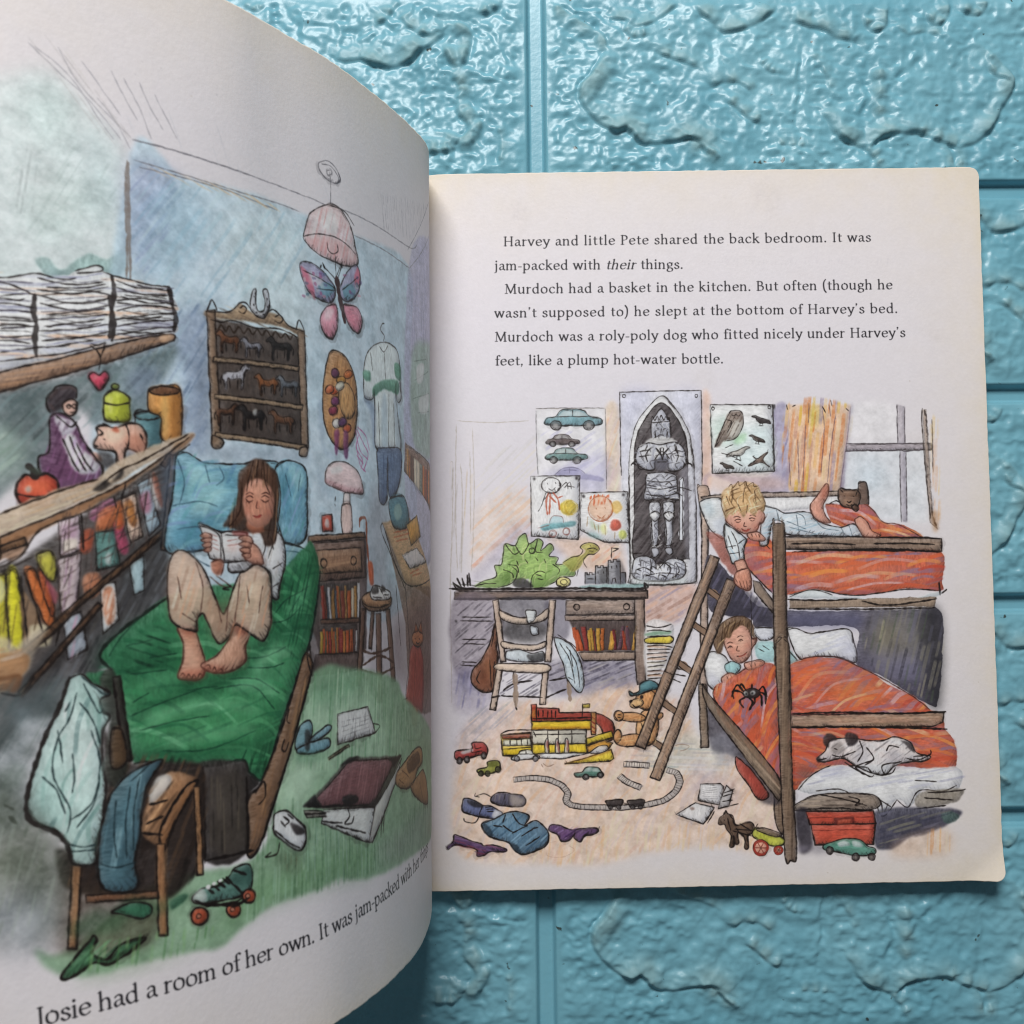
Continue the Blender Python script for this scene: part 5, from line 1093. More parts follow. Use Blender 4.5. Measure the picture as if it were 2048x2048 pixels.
f cfccd4 .95 .2 .2 1 .12|907 512 5 21 33 2 27 -24 27 -28 -3 -38 -22 -9 -40 28 -25 26
l 1b1413 .45 .85 1 .25|907 512 5 21 33 2 27 -24 27 -28 -3 -38 -22 -9 -40 28 -25 26 -2 22 5 21
f 2b2325 .92 .2 .3 1 .12|954 503 31 -11 13 -20 -29 3
f 97a0ad .6 .5 .3 1 .12|916 494 52 -43 13 -14 -40 25
l 1b1413 .4 .85 1 .25|935 523 16 -14 -15 -8/948 526 17 -14/927 514 13 -16/910 496 37 -35 34 -21/921 466 -8 -25 -32 -1 16 7
f 5d6f56 .55 1.2 .3 1 0|907 448 73 -22 -3 -43 -34 3 -31 39
h 49604a,6a6a52 85 1.1 .35 .5 6 0 1 0|913 441 67 -17 -10 -44 -53 28
f a5744f .95 .2 .3 1 .12|1433 505 6 29 76 20 113 18 73 -15 7 -37 -70 -16 -43 -28 -84 0
l 1b1413 .34 .85 1 .25|1433 505 6 29 76 20 113 18 73 -15 7 -37 -70 -16 -43 -28 -84 0 -78 29 6 29
f 4a3024 .85 .2 .3 1 .12|1531 545 108 17 35 -35 -114 -15
f 96653f .95 .2 .3 1 .12|1555 470 69 16 98 3 62 -62 5 -53 -132 36
l 1b1413 .32 .85 1 .25|1555 470 69 16 98 3 62 -62 5 -53 -132 36 -102 60 69 16
l 5d3d2a .3 .8 1 .25|1456 514 42 -21/1483 535 60 -31/1658 467 43 -58
h 173c2a,1f5438,0f2c20 -20 1.5 .5 .6 8 0 1 0|545 927 114 71 17 -84 -93 -34
h 12301f,1c4a33 70 1 .45 .6 6 1 1 0|844 662 79 43 -44 -86
h 123524,1d4d36 70 1.2 .45 .55 8 1 1 0|977 1081 107 58 -21 -141 -71 -111 -16 80
f c68a76 .95 .2 .25 1 .12|692 981 36 -4 14 -41 10 -37 -4 -26 -15 -12 -27 2 -19 9 13 36 2 41
l 4a2b25 .35 .85 1 .25|692 981 36 -4 14 -41 10 -37 -4 -26 -15 -12 -27 2 -19 9 13 36 2 41 -10 32 36 -4
f cb907c .95 .2 .25 1 .12|826 986 42 -19 -11 -37 -2 -33 -29 -19 -47 -5 -28 10 -8 14 38 16 37 41
l 4a2b25 .35 .85 1 .25|826 986 42 -19 -11 -37 -2 -33 -29 -19 -47 -5 -28 10 -8 14 38 16 37 41 8 32 42 -19
f 8f4a3a .6 .5 .3 1 0|690 997 38 -12 4 -22 -27 2
f 8f4a3a .6 .5 .3 1 0|832 991 40 -13 -8 -21 -33 7
f dca894 .6 .7 .3 1 0|709 938 22 -11 3 -43 -22 2
f b4604e .45 .5 .3 1 0|691 882 54 2 -3 -21 -42 1
f b4604e .45 .5 .3 1 0|746 894 51 -9 -12 -11 -34 9
l 4a2b25 .25 .85 1 .25|693 874 5 5 5 -8/706 868 5 8 5 -10/718 865 6 9 5 -9/732 865 6 10 6 -6/751 891 9 2 5 -11/768 879 6 8 5 -11/782 876 8 7 5 -7/800 880 6 5
f 1f4a33 .5 .8 .3 1 0|674 863 76 -1 94 14 14 21 -15 -37 -94 -13
f bfa08f .95 .2 .3 1 .12|673 1097 7 37 23 21 27 -10 32 -38 20 -54 22 -44 26 54 21 38 33 22 39 -12 14 -39 -6 -84 -16 -38 -17 -10 -36 24 -30 17 -17 -26 -27 -15 -21 39 -15 32 -15 -15 -4 -26 -51 23 -11 52
l 1b1413 .42 .85 1 .25|673 1097 7 37 23 21 27 -10 32 -38 20 -54 22 -44 26 54 21 38 33 22 39 -12 14 -39 -6 -84 -16 -38 -17 -10 -36 24 -30 17 -17 -26 -27 -15 -21 39 -15 32 -15 -15 -4 -26 -51 23 -11 52 2 52 7 37
f d8bfae .6 2 .3 1 0|702 1145 32 -27 8 -64 -28 -10 -20 43
f d6bba8 .6 1.6 .3 1 0|870 1106 38 -6 3 -61 -44 12
f 8e6a58 .5 1.5 .3 1 0|759 1054 28 -22 43 20 -11 -86 -36 -20 -21 44
f 9b7461 .5 1 .3 1 0|676 1087 15 -73 -11 -16 -8 47
h e6d3c4,9a7462,b88f78,cfae9a,d98f6e 70 1.7 .5 .45 9 1 1 0|680 1134 55 0 36 -81 32 -54 54 96 71 -1 -9 -133 -118 -5 -55 56 -66 -8
l 5c4038 .3 .75 1 .25|740 1129 15 -54 -9 -63/695 1097 8 -52/851 1095 -10 -54 -9 -54/868 1073 4 -44/913 1072 -17 -66/773 1096 28 -22 30 -6/788 1042 9 -54/816 1020 -9 -54/738 1012 0 -42/832 987 30 -23/702 1013 32 -22/831 1068 -24 17 -17 11
f c6c3c8 .95 .2 .25 1 .12|876 1212 39 -5 49 -5 20 -28 0 -46 -18 -51 -10 -39 -20 11 0 51 -39 23 -33 -17 -43 1 14 49
l 1b1413 .38 .85 1 .25|876 1212 39 -5 49 -5 20 -28 0 -46 -18 -51 -10 -39 -20 11 0 51 -39 23 -33 -17 -43 1 14 49 41 56 39 -5
f d8d6da .7 1 .3 1 0|921 1196 42 -5 4 -51 -36 -1
h 9aa0b0,e0dee2,a89f9c 70 1.5 .4 .5 7 1 1 0|882 1201 89 -4 6 -69 -24 -73 -10 51 -46 22
l 1b1413 .28 .85 1 .25|915 1201 11 -33 -15 -34/955 1185 -24 -51/977 1128 -34 -17/962 1077 -22 -11/942 1191 8 -34
f b26a54 .9 .2 .3 1 .12|777 1128 27 11 5 -27 -13 -16 -14 11
f 4e3429 .97 .2 .3 1 .12|864 1340 34 33 35 3 41 -29 3 -58 -12 -69 -10 -46 -29 -6 -18 28 -45 4 -37 11 -12 5 33 45 12 45
f a8664f .95 .2 .3 1 .12|877 1223 40 7 5 -29 -34 -3
f c58873 .98 .2 .2 1 .12|872 1301 17 23 34 5 30 -18 9 -34 -14 -41 -26 -23 -20 -3 -22 13 -11 33
f a5604c .4 .8 .3 1 0|871 1295 19 -4 -6 -46 -11 6
f d89f8a .5 .8 .3 1 0|902 1314 33 -4 6 -23 -34 -1
f c4705c .45 .5 .3 1 .12|887 1248 -1 -3 -4 -3 -4 -1 -5 1 -3 2 -1 4 2 3 3 3 5 1 4 -1 3 -2
f c4705c .45 .5 .3 1 .12|948 1248 -1 -4 -4 -2 -5 -1 -5 0 -3 3 -1 3 1 3 4 3 5 1 5 -1 3 -2
l 3d211c .26 .9 1 .25|876 1279 5 -5 6 -2 11 5/920 1278 10 -4 9 2 7 6/880 1273 -3 -3/886 1272 -1 -4/893 1273 1 -2/926 1275 -1 -3/933 1274 1 -3/940 1277 3 -3/877 1281 10 5 11 -4/920 1283 12 6 13 -4/877 1289 10 5 12 -3/922 1292 13 5 12 -4/909 1275 -5 -16 7 -2/893 1239 13 -2 14 4
l 9c3f3a .5 .8 1 .25|897 1239 9 -4 11 5
f b3695a .4 .3 .3 1 0|904 1272 8 0 1 -14 -9 -1
f 6a4838 .95 .2 .35 1 .12|863 1312 21 40 28 22 34 -12 24 -27 3 -58 -10 11 -13 29 -27 15 -21 -7 -20 -12 -15 -40 1 -34 -17 -22 -22 -6 21 50
h 3a241c,8f6a52,a98468,5a3a2c,2b1a14 82 .9 .3 .7 11 1 1 0|866 1317 46 57 62 -33 -6 -133 -17 -34 -16 22 23 81 -42 55 -41 -31 -18 -84 -34 -7
h 8f6a52,3a241c 80 .8 .3 .7 6 0 1 0|884 1347 61 4 -2 -35 -55 -9
l 2b1a14 .3 .85 1 .25|905 1373 -16 -43 -8 -34/919 1377 -10 -46/932 1373 4 -52 16 -33/869 1306 -10 -56 -30 -39/974 1347 7 -58 -17 -81 -9 -35/948 1236 -14 -51
f cbc6c8 .95 .2 .2 0 .12|753 1217 25 -7 29 -14 31 7 37 -5 -9 -48 5 -19 -37 -3 -21 -2 -38 11 -5 18
l 1b1413 .32 .85 0 .25|753 1217 25 -7 29 -14 31 7 37 -5 -9 -48 5 -19 -37 -3 -21 -2 -38 11 -5 18 -17 62
l 1b1413 .3 .85 1 .25|807 1196 6 -70/756 1212 45 -21 2 -57/816 1191 53 1/757 1216 50 -16 56 1
l 9a5a56 .25 .6 1 .25|778 1196 20 -8/777 1185 22 -8/780 1174 20 -8/781 1164 19 -8/821 1178 28 5/821 1167 31 4
f a4524e .75 .2 .3 1 .12|838 1203 37 -2 1 -12 -39 4
f d6a9a4 .5 .5 .3 1 .12|849 1164 -2 -5 -5 -4 -7 -1 -6 1 -5 4 -2 5 2 5 6 4 6 1 7 -1 5 -4
f c68a75 .95 .2 .2 1 .12|754 1190 12 7 15 -5 1 -6 -16 -2
l 4a2b25 .24 .85 1 .25|754 1190 12 7 15 -5 1 -6 -16 -2 -12 6 12 7
f c68a75 .95 .2 .2 1 .12|755 1179 14 5 13 -2 -1 -6 -13 -3
l 4a2b25 .24 .85 1 .25|755 1179 14 5 13 -2 -1 -6 -13 -3 -13 6 14 5
f c68a75 .95 .2 .2 1 .12|757 1167 13 7 11 -2 -1 -7 -11 -4
l 4a2b25 .24 .85 1 .25|757 1167 13 7 11 -2 -1 -7 -11 -4 -12 6 13 7
f c68a75 .95 .2 .2 1 .12|760 1156 11 6 10 -1 -3 -7 -9 -3
l 4a2b25 .24 .85 1 .25|760 1156 11 6 10 -1 -3 -7 -9 -3 -9 5 11 6
f c68a75 .95 .2 .2 1 .12|887 1173 19 -11 11 -28 -2 -11 -31 5 -18 11 4 20
l 4a2b25 .24 .85 1 .25|887 1173 19 -11 11 -28 -2 -11 -31 5 -18 11 4 20 17 14 19 -11
f c68a75 .95 .2 .2 1 .12|852 1185 17 7 18 -6 3 -14 -16 3
l 4a2b25 .24 .85 1 .25|852 1185 17 7 18 -6 3 -14 -16 3 -22 10 17 7
f c68a75 .95 .2 .2 1 .12|851 1171 17 6 17 -5 -2 -11 -17 2
l 4a2b25 .24 .85 1 .25|851 1171 17 6 17 -5 -2 -11 -17 2 -15 8 17 6
f c68a75 .95 .2 .2 1 .12|854 1158 14 5 15 -5 -3 -10 -14 2
l 4a2b25 .24 .85 1 .25|854 1158 14 5 15 -5 -3 -10 -14 2 -12 8 14 5
f c68a75 .95 .2 .2 1 .12|860 1147 13 3 11 -4 -4 -8 -11 1
l 4a2b25 .24 .85 1 .25|860 1147 13 3 11 -4 -4 -8 -11 1 -9 8 13 3
f b3745e .9 .2 .3 1 .12|777 1128 24 6 8 -11 -10 -24 -14 5
l 4a2b25 .28 .85 1 .25|777 1128 24 6 10 -11 -10 -27
l 1b1413 .4 .85 1 .25|816 1077 9 -6 -19 -5 15 -3
"""
RIGHT_PRINT = """
f d4b39f .88 1.5 .6 1 0|103 400 22 127 54 74 124 46 184 -3 135 51 125 3 64 -44 81 -17 58 -125 75 -44 160 -99 52 -97 -57 -152 -161 19 -215 -12 -215 -43 -160 8 -267 15 -64 91
h d9a582,e2c3ae,c9a497,d4b09c,c2b3b8 58 1.9 .9 .45 14 1 1.5 .1|103 400 22 127 54 74 124 46 184 -3 135 51 125 3 64 -44 81 -17 58 -125 75 -44 160 -99 52 -97 -57 -152 -161 19 -215 -12 -215 -43 -160 8 -267 15 -64 91
f a9a2b4 .5 2.5 .6 1 0|114 549 65 90 124 -29 -76 -85 -86 -73 -32 -42
h 9a98a8,b7aab0,8f939c 42 1.7 .6 .5 11 1 1.2 0|109 527 119 116 97 -23 -146 -126 -70 -73
f b9c0bc .6 2 .5 1 0|831 515 140 -3 85 -108 -87 -20 -161 14 -54 11
h 97a1a6,d6d8d8,a79fa4 -3 1.7 .6 .5 14 1 1.5 0|809 494 162 -3 80 -87 -189 -18 -161 46
h dba679,e6c6a8,d9b493 84 1.8 .7 .45 9 1 1.5 0|483 207 644 -7 53 -75 -376 2 -215 -43 -213 14
f b3a4b4 .5 2.5 .6 1 0|916 438 134 -66 14 -96 -96 12
f e0b9a4 .5 2.2 .7 1 0|179 1317 114 65 73 -20 11 -132 -72 -23 -133 -100 -2 126
h d98f70,e3ab90,dca48c,d9b7a8 42 1.7 .9 .5 14 1 1 0|173 1263 108 125 91 -2 5 -150 -144 -64 -67 -59
h c3bdb8,b9b4b6,cfc5ba 44 1.9 .6 .4 13 1 1 0|179 1390 73 132 139 52 -1 -140 -97 -58
f a19ab2 .6 1.8 .6 1 0|251 1196 54 59 72 5 12 -49 48 -18 48 -25 -49 -35 -156 8 -96 -76 -24 7
f e0b596 .7 .8 .6 1 0|640 1667 48 -13 -3 -273 -48 1
h d9a27e,ecd0bc,c9b0b4 70 1.5 .7 .5 9 0 1 0|643 1661 45 -1 -3 -285 -45 1
f d9a98e .65 1.2 .6 1 0|437 1211 192 -4 60 -25 -1 -125 -138 50 -77 67
h d48f6e,e6bda4 40 1.4 .8 .5 8 0 1 0|569 1178 120 4 -7 -71 -90 7
f d3a184 .7 .8 .6 1 0|980 1698 31 -6 -3 -304 -33 0
f b98f80 .75 1 .5 1 0|771 1031 180 9 -50 -118 -131 -16
h d2a58e,a0786c,8f86a4 30 1.5 .8 .5 8 0 1 0|774 1025 177 9 -62 -124 -114 -4
l a59a90 .28 .6 1 .25|110 1606 -2 -9/89 1488 9 -24 -3 -229 -6 -180 5 -416/110 1621 -3 -266 6 -253/125 1481 6 -127 -3 -258/167 1608 6 -254 -10 -253/158 1523 3 -290/113 1633 121 -8 133 4/392 1671 248 -1
h b7a48c,cdbfae,a39a94 86 2.6 .6 .4 13 0 1 0|89 1488 84 5 -4 -386 -68 -10
f d0cedc .8 .3 .3 0 .12|393 1668 246 2 1 -294 -94 -5 -150 63
f a4a0c0 .6 1.6 .3 1 0|402 1434 230 75 5 -133 -90 1 -145 57
h e6e4ee,a9a6c4,bdbad0 35 1.8 .8 .5 12 0 1 0|400 1592 233 -4 -2 -182 -157 15
l 4c474c .22 .7 1 .25|393 1665 1 -134 5 -94/393 1672 83 1 161 -3/639 1667 1 -140 0 -145
f 5f8f9c .9 .2 .4 1 .12|421 1618 11 18 30 7 20 22 50 3 30 -6 22 -21 37 -8 4 -18 -44 -6 -120 2
f cfd0d6 .7 .2 .3 1 .12|476 1643 14 18 28 2 0 -20
f cfd0d6 .7 .2 .3 1 .12|526 1642 0 21 32 -5 14 -16
l 1b1413 .26 .85 1 .25|421 1618 11 18 30 7 20 22 50 3 30 -6 22 -21 37 -8 4 -18 -44 -6 -120 2 -40 7 11 18/522 1665 0 -25/462 1642 120 -1
f 6d6a6c .8 .2 .3 1 .12|481 1611 -2 -8 -7 -6 -9 -2 -9 3 -6 6 -3 8 3 8 6 5 9 2 9 -2 7 -6
l 1b1413 .26 .85 1 .25|482 1611 -2 -8 -7 -7 -10 -2 -9 3 -7 6 -3 9 3 8 7 6 9 2 10 -2 7 -6 2 -9 -2 -8
f b9b6b8 .8 .2 .3 1 .12|471 1611 -1 -3 -3 -3 -4 -1 -4 1 -3 3 -1 3 1 4 3 2 4 1 4 -1 3 -2
f 6d6a6c .8 .2 .3 1 .12|597 1609 -2 -8 -7 -6 -9 -2 -9 3 -6 6 -3 8 3 8 6 5 9 2 9 -2 7 -6
l 1b1413 .26 .85 1 .25|598 1609 -2 -8 -7 -7 -10 -2 -9 3 -7 6 -3 9 3 8 7 6 9 2 10 -2 7 -6 2 -9 -2 -8
f b9b6b8 .8 .2 .3 1 .12|587 1609 -1 -3 -3 -3 -4 -1 -4 1 -3 3 -1 4 1 3 3 3 4 0 4 -1 3 -2
f 4a3836 .9 .2 .4 1 .12|427 1549 6 11 17 4 12 12 28 2 18 -4 12 -11 22 -5 2 -11 -25 -3 -69 1
f cfd0d6 .7 .2 .3 1 .12|458 1564 8 10 16 1 0 -12
f cfd0d6 .7 .2 .3 1 .12|487 1563 0 12 18 -3 8 -9
l 1b1413 .2 .85 1 .25|427 1549 6 11 17 4 12 12 28 2 18 -4 12 -11 22 -5 2 -11 -25 -3 -69 1 -23 4 6 11/485 1576 0 -14/450 1563 69 -1
f 6d6a6c .8 .2 .3 1 .12|462 1545 -2 -4 -4 -4 -5 -1 -5 1 -4 4 -1 5 1 4 4 3 5 2 5 -2 4 -3
l 1b1413 .2 .85 1 .25|462 1545 -1 -5 -4 -3 -6 -1 -5 1 -4 4 -2 5 2 4 4 4 5 1 6 -1 4 -4 1 -5 -1 -5
f b9b6b8 .8 .2 .3 1 .12|456 1545 -1 -2 -2 -1 -2 -1 -2 1 -2 1 0 2 0 2 2 2 2 0 2 0 2 -2
f 6d6a6c .8 .2 .3 1 .12|528 1544 -1 -4 -4 -4 -5 -1 -5 1 -4 4 -2 4 2 5 4 3 5 2 5 -2 4 -3
l 1b1413 .2 .85 1 .25|529 1544 -2 -5 -4 -3 -5 -1 -6 1 -4 4 -1 4 1 5 4 4 6 1 5 -1 4 -4 2 -5 -2 -5
f b9b6b8 .8 .2 .3 1 .12|522 1544 0 -2 -2 -1 -2 -1 -3 1 -1 1 -1 2 1 2 2 2 2 0 2 0 2 -2
f 517a76 .9 .2 .4 1 .12|424 1493 7 13 22 6 14 15 37 3 21 -5 16 -15 28 -6 3 -13 -32 -4 -87 1
f cfd0d6 .7 .2 .3 1 .12|463 1511 10 13 21 2 -1 -15
f cfd0d6 .7 .2 .3 1 .12|499 1511 0 14 24 -3 10 -12
l 1b1413 .2 .85 1 .25|424 1493 7 13 22 6 14 15 37 3 21 -5 16 -15 28 -6 3 -13 -32 -4 -87 1 -29 5 7 13/496 1527 0 -18/453 1511 87 -2
f 6d6a6c .8 .2 .3 1 .12|467 1488 -2 -6 -4 -4 -7 -1 -6 1 -5 5 -2 6 2 5 5 5 6 1 7 -2 4 -4
l 1b1413 .2 .85 1 .25|468 1488 -2 -6 -5 -4 -7 -2 -7 2 -5 4 -2 7 2 6 5 4 7 2 7 -2 5 -5 2 -6 -2 -6
f b9b6b8 .8 .2 .3 1 .12|460 1488 -1 -2 -2 -2 -3 -1 -3 1 -2 2 -1 2 1 3 2 2 3 0 3 0 2 -2
f 6d6a6c .8 .2 .3 1 .12|551 1487 -2 -6 -4 -4 -7 -2 -6 2 -5 4 -2 6 2 6 5 4 6 2 7 -2 5 -4
l 1b1413 .2 .85 1 .25|552 1487 -2 -6 -5 -5 -7 -1 -7 1 -5 5 -2 6 2 6 5 5 7 1 7 -1 5 -5 2 -6 -2 -6
f b9b6b8 .8 .2 .3 1 .12|544 1487 -1 -3 -2 -1 -3 -1 -3 1 -2 1 -1 3 1 3 2 1 3 1 3 -1 2 -2
f 8f8bb0 .7 .3 .3 1 .12|457 1436 30 22 48 1 30 -21 57 -13 -3 -16 -144 24
l 5d5876 .22 .7 1 .25|457 1436 30 22 48 1 30 -21/487 1451 48 0/511 1457 -1 -18
f c9c9d8 .9 .2 .35 0 .12|690 1727 290 1 -2 -352 -27 -330 -234 -2 -25 361
f a9a9c4 .5 2 .3 1 0|695 1721 116 1 -81 -135 -14 -158 -24 0
f b1b1ca .45 2 .3 1 0|859 1719 119 1 -2 -259 -29 61 -46 123
f d7d7e2 .95 .2 .2 1 .12|719 1429 5 85 24 97 44 60 49 39 48 -47 41 -74 17 -79 5 -85 0 -325 -25 -54 -198 1 -10 57
l 1b1413 .22 .85 1 .25|719 1429 5 85 24 97 44 60 49 39 48 -47 41 -74 17 -79 5 -85 0 -325 -25 -54 -198 1 -10 57 0 325 5 85
f 4a4245 .95 .2 .4 1 .12|739 1429 6 121 34 78 58 57 57 -58 32 -92 1 -109 -1 -266 -15 -29 -169 -4 -4 157
l 1b1413 .35 .85 1 .25|739 1429 6 121 34 78 58 57 57 -58 32 -92 1 -109 -1 -266 -15 -29 -169 -4 -4 157 1 145 6 121
h 1f1819,33292c,6f666a 55 1.2 .6 .6 7 1 1 0|743 1429 35 157 59 90 51 -92 34 -122 -2 -302 -177 -21
h 6f666a,33292c,857b7e 50 1.8 .6 .5 10 1 1 0|744 1526 93 150 86 -153 -3 -363 -177 -21
f b4b3c4 .45 .8 .3 1 0|897 1426 61 -1 -3 -325 -28 -48 -10 108
f b9bac6 .95 .2 .25 1 .12|800 1616 9 15 28 33 24 -34 6 -21 2 -49 -15 -6 -37 1 -15 6
l 1b1413 .3 .85 1 .25|800 1616 9 15 28 33 24 -34 6 -21 2 -49 -15 -6 -37 1 -15 6 -2 55 9 15
f 8c8d9a .7 .2 .3 1 .12|812 1607 46 -1 -4 -40 -21 -8 -17 9
l 1b1413 .28 .85 1 .25|800 1616 64 2/800 1625 6 12 8 -14 8 16 7 -14 8 16 9 -17 7 13 6 -13 6 9 2 -15/821 1594 9 -3/842 1591 11 3/836 1597 -2 -21/824 1567 9 5 12 -6/827 1564 -4 -9
f d6d6de .9 .2 .3 1 .12|802 1561 67 -1 18 -25 -103 2
f b9bac6 .95 .2 .3 1 .12|753 1525 37 18 42 -7 49 9 33 -22 8 -49 -25 -30 -36 1 -5 36 -40 1 -6 -33 -33 0 -30 28
l 1b1413 .35 .85 1 .25|753 1525 37 18 42 -7 49 9 33 -22 8 -49 -25 -30 -36 1 -5 36 -40 1 -6 -33 -33 0 -30 28 6 48 37 18
f dedee6 .7 .5 .3 1 .12|766 1525 30 6 5 -37 -30 -11
f dedee6 .6 .5 .3 1 .12|875 1523 30 0 -1 -36 -24 -6
f 77788a .6 .5 .3 1 .12|808 1506 54 -1 -7 -54 -42 1
f d9d9e0 .8 .2 .3 1 .12|817 1524 21 9 18 -12 9 -28 -27 7 -28 -18
l 1b1413 .3 .85 1 .25|729 1471 18 6 9 -24 21 -4/940 1462 -18 12 -12 -24/814 1524 24 -24 24 24/810 1482 28 30 27 -25/759 1513 37 6/756 1495 43 5/880 1517 34 -6/883 1499 33 -7/819 1476 37 -1/787 1537 -9 -24/887 1535 8 -30
f b9bac6 .95 .2 .3 1 .12|786 1434 51 5 48 -13 5 -48 6 -37 -60 7 -61 -5 4 49
l 1b1413 .32 .85 1 .25|786 1434 51 5 48 -13 5 -48 6 -37 -60 7 -61 -5 4 49 7 42 51 5
h 3c363a,dcdce4 -12 1.6 .35 .7 7 0 1 0|785 1428 100 -2 5 -78 -109 1
l 1b1413 .3 .85 1 .25|782 1410 54 -7 52 8/781 1386 55 -7 55 11/779 1362 57 -7 57 8/787 1343 6 -12 9 12 9 -13 9 13/848 1342 8 -13 10 13 12 -12 9 12
f c3c4ce .95 .2 .3 1 .12|792 1331 35 0 0 -49 -6 -18 1 -42 -9 -51 -14 0 -5 52 3 42 -7 24
l 1b1413 .3 .85 1 .25|792 1331 35 0 0 -49 -6 -18 1 -42 -9 -51 -14 0 -5 52 3 42 -7 24 2 42 35 0
f d2d2da .95 .2 .3 1 .12|791 1289 19 12 19 -13 -20 -23
l 1b1413 .26 .85 1 .25|791 1289 19 12 19 -13 -20 -23 -18 24 19 12
f 7d7e8c .5 .4 .3 1 .12|811 1258 10 -6 -9 -72 -4 0
l 1b1413 .3 .85 1 .25|790 1187 18 -8 18 10/798 1259 3 -73
f c3c4ce .95 .2 .3 1 .12|841 1330 35 0 1 -49 -6 -18 0 -42 -9 -51 -13 1 -6 51 3 42 -6 24
l 1b1413 .3 .85 1 .25|841 1330 35 0 1 -49 -6 -18 0 -42 -9 -51 -13 1 -6 51 3 42 -6 24 1 42 35 0
f d2d2da .95 .2 .3 1 .12|841 1288 18 12 19 -13 -19 -23
l 1b1413 .26 .85 1 .25|841 1288 18 12 19 -13 -19 -23 -18 24 18 12
f 7d7e8c .5 .4 .3 1 .12|861 1258 9 -7 -9 -72 -4 1
l 1b1413 .3 .85 1 .25|839 1186 18 -8 18 10/848 1258 2 -72
f b7b8c4 .95 .2 .3 1 .12|797 1172 21 -1 3 -21 -18 -12 -6 13
l 1b1413 .28 .85 1 .25|797 1172 21 -1 3 -21 -18 -12 -6 13 0 21 21 -1
f b7b8c4 .95 .2 .3 1 .12|845 1171 21 -1 6 -15 -12 -9 -14 10
l 1b1413 .28 .85 1 .25|845 1171 21 -1 6 -15 -12 -9 -14 10 -1 15 21 -1
l c7c8d2 1.3 .95 1 .25|904 1414 2 -36 -6 -181
l 1b1413 .28 .85 1 .25|860 1369 37 15 45 -13/899 1414 -4 -217/910 1414 -4 -211/897 1197 9 0/900 1411 9 6 3 -12/878 1372 30 -19
f b9bac6 .95 .2 .35 1 .12|727 1098 9 36 37 11 35 -19 6 -30 43 36 48 -7 11 -36 -24 -27 -61 -8 -71 4 -30 16
l 1b1413 .32 .85 1 .25|727 1098 9 36 37 11 35 -19 6 -30 43 36 48 -7 11 -36 -24 -27 -61 -8 -71 4 -30 16 -3 24 9 36
l 1b1413 .34 .85 1 .25|736 1134 -5 18 30 2/748 1115 9 -3/742 1098 30 5 30 -18/772 1073 60 11 60 -7/832 1126 30 -25 -12 -29/880 1119 12 -30 -24 -24/791 1133 5 -36/820 1114 12 -24
h 26201f,3c363a,ececf2,8f909e 62 1.15 .28 .75 3 1 1 .5|747 1532 43 11 48 -10 43 12 36 -22 5 -61 -61 -17 -5 36 -40 1 -6 -33 -63 16
h 26201f,e6e6ee,5d5a64 -8 1.3 .3 .75 4 0 1 .4|780 1437 114 -8 2 -88 -118 2
h 2a2324,e4e4ec,6a6872 80 1.2 .26 .7 3 0 1 .4|792 1331 89 -1 -12 -160 -75 2
h 1f1a1b,e4e4ec,55525c 30 1.2 .3 .75 3 1 1 .6|727 1128 82 10 96 -7 11 -48 -85 -29 -101 20
h 26201f,d9d9e2 75 1.1 .25 .6 2.5 0 1 .5|806 1628 61 -1 2 -70 -67 1
l 1b1413 .34 .9 1 .25|815 1526 17 -20 6 -24/861 1524 -16 -18 -6 -24/832 1524 3 -24/845 1524 -4 -24/796 1525 -16 -24 6 -25/884 1523 11 -24 -6 -24/747 1465 -14 6 -6 -6/922 1468 18 -3 3 -9/814 1585 2 -24/857 1585 -1 -25
f c9d2d6 .6 .4 .3 1 .12|742 1068 89 -14 73 11 11 -18 -84 -5 -90 5
l 1b1413 .3 .85 1 .25|690 1727 1 -140 1 -158/690 1726 121 1 169 1/980 1728 0 -145 -2 -195/721 1429 -1 -382/720 1044 111 -1 120 3/956 1340 -2 -294
l 1b1413 .25 .85 1 .25|712 1712 -1 -3 -2 -2 -3 -1 -3 1 -2 2 0 3 0 3 2 2 3 0 3 0 2 -2 1 -3 -1 -3/967 1708 -1 -3 -2 -2 -2 -1 -2 1 -1 2 -1 3 1 3 1 2 2 0 3 0 1 -2 1 -3 -1 -3/698 1718 12 -3
f d0d4da .85 .15 .2 0 .12|1010 1675 143 1 89 -1 -3 -242 -223 -2
f d5d2d9 .95 .2 .15 0 .12|372 1432 175 -1 -8 -225 -165 15
l 1b1413 .28 .85 0 .25|372 1432 175 -1 -8 -225 -165 15 -2 211
f d5d2d8 .95 .2 .15 0 .12|546 1371 168 1 6 -181 -91 4 -83 44
l 1b1413 .28 .85 0 .25|546 1371 168 1 6 -181 -91 4 -83 44 0 132
l 1b1413 .24 .85 1 .25|478 1398 -5 -14 -12 -10 -17 -3 -17 4 -12 10 -5 14 5 14 12 10 17 3 17 -4 13 -10 4 -14 -5 -14/431 1407 2 -5/459 1409 3 -5/435 1388 12 -6 12 8
l 1b1413 .22 .85 1 .25|426 1373 -18 -48 -10 -17/474 1385 25 23 5 -24/492 1390 19 18 5 -24/498 1396 31 -6/438 1373 -18 -24
l b5563f .5 .75 1 .25|435 1373 -9 -36 5 -42/450 1373 18 -24 6 -37/438 1361 24 -24/468 1355 18 5/441 1370 -4 -75
f d3b534 .9 .2 .35 1 .12|534 1319 -4 -14 -11 -10 -14 -4 -15 4 -10 11 -4 14 4 13 11 10 14 4 15 -4 10 -11
l b08a20 .2 .7 1 .25|538 1318 -4 -12 -8 -9 -12 -3 -11 3 -8 10 -3 12 3 13 8 9 12 3 11 -3 9 -10 3 -13 -4 -12
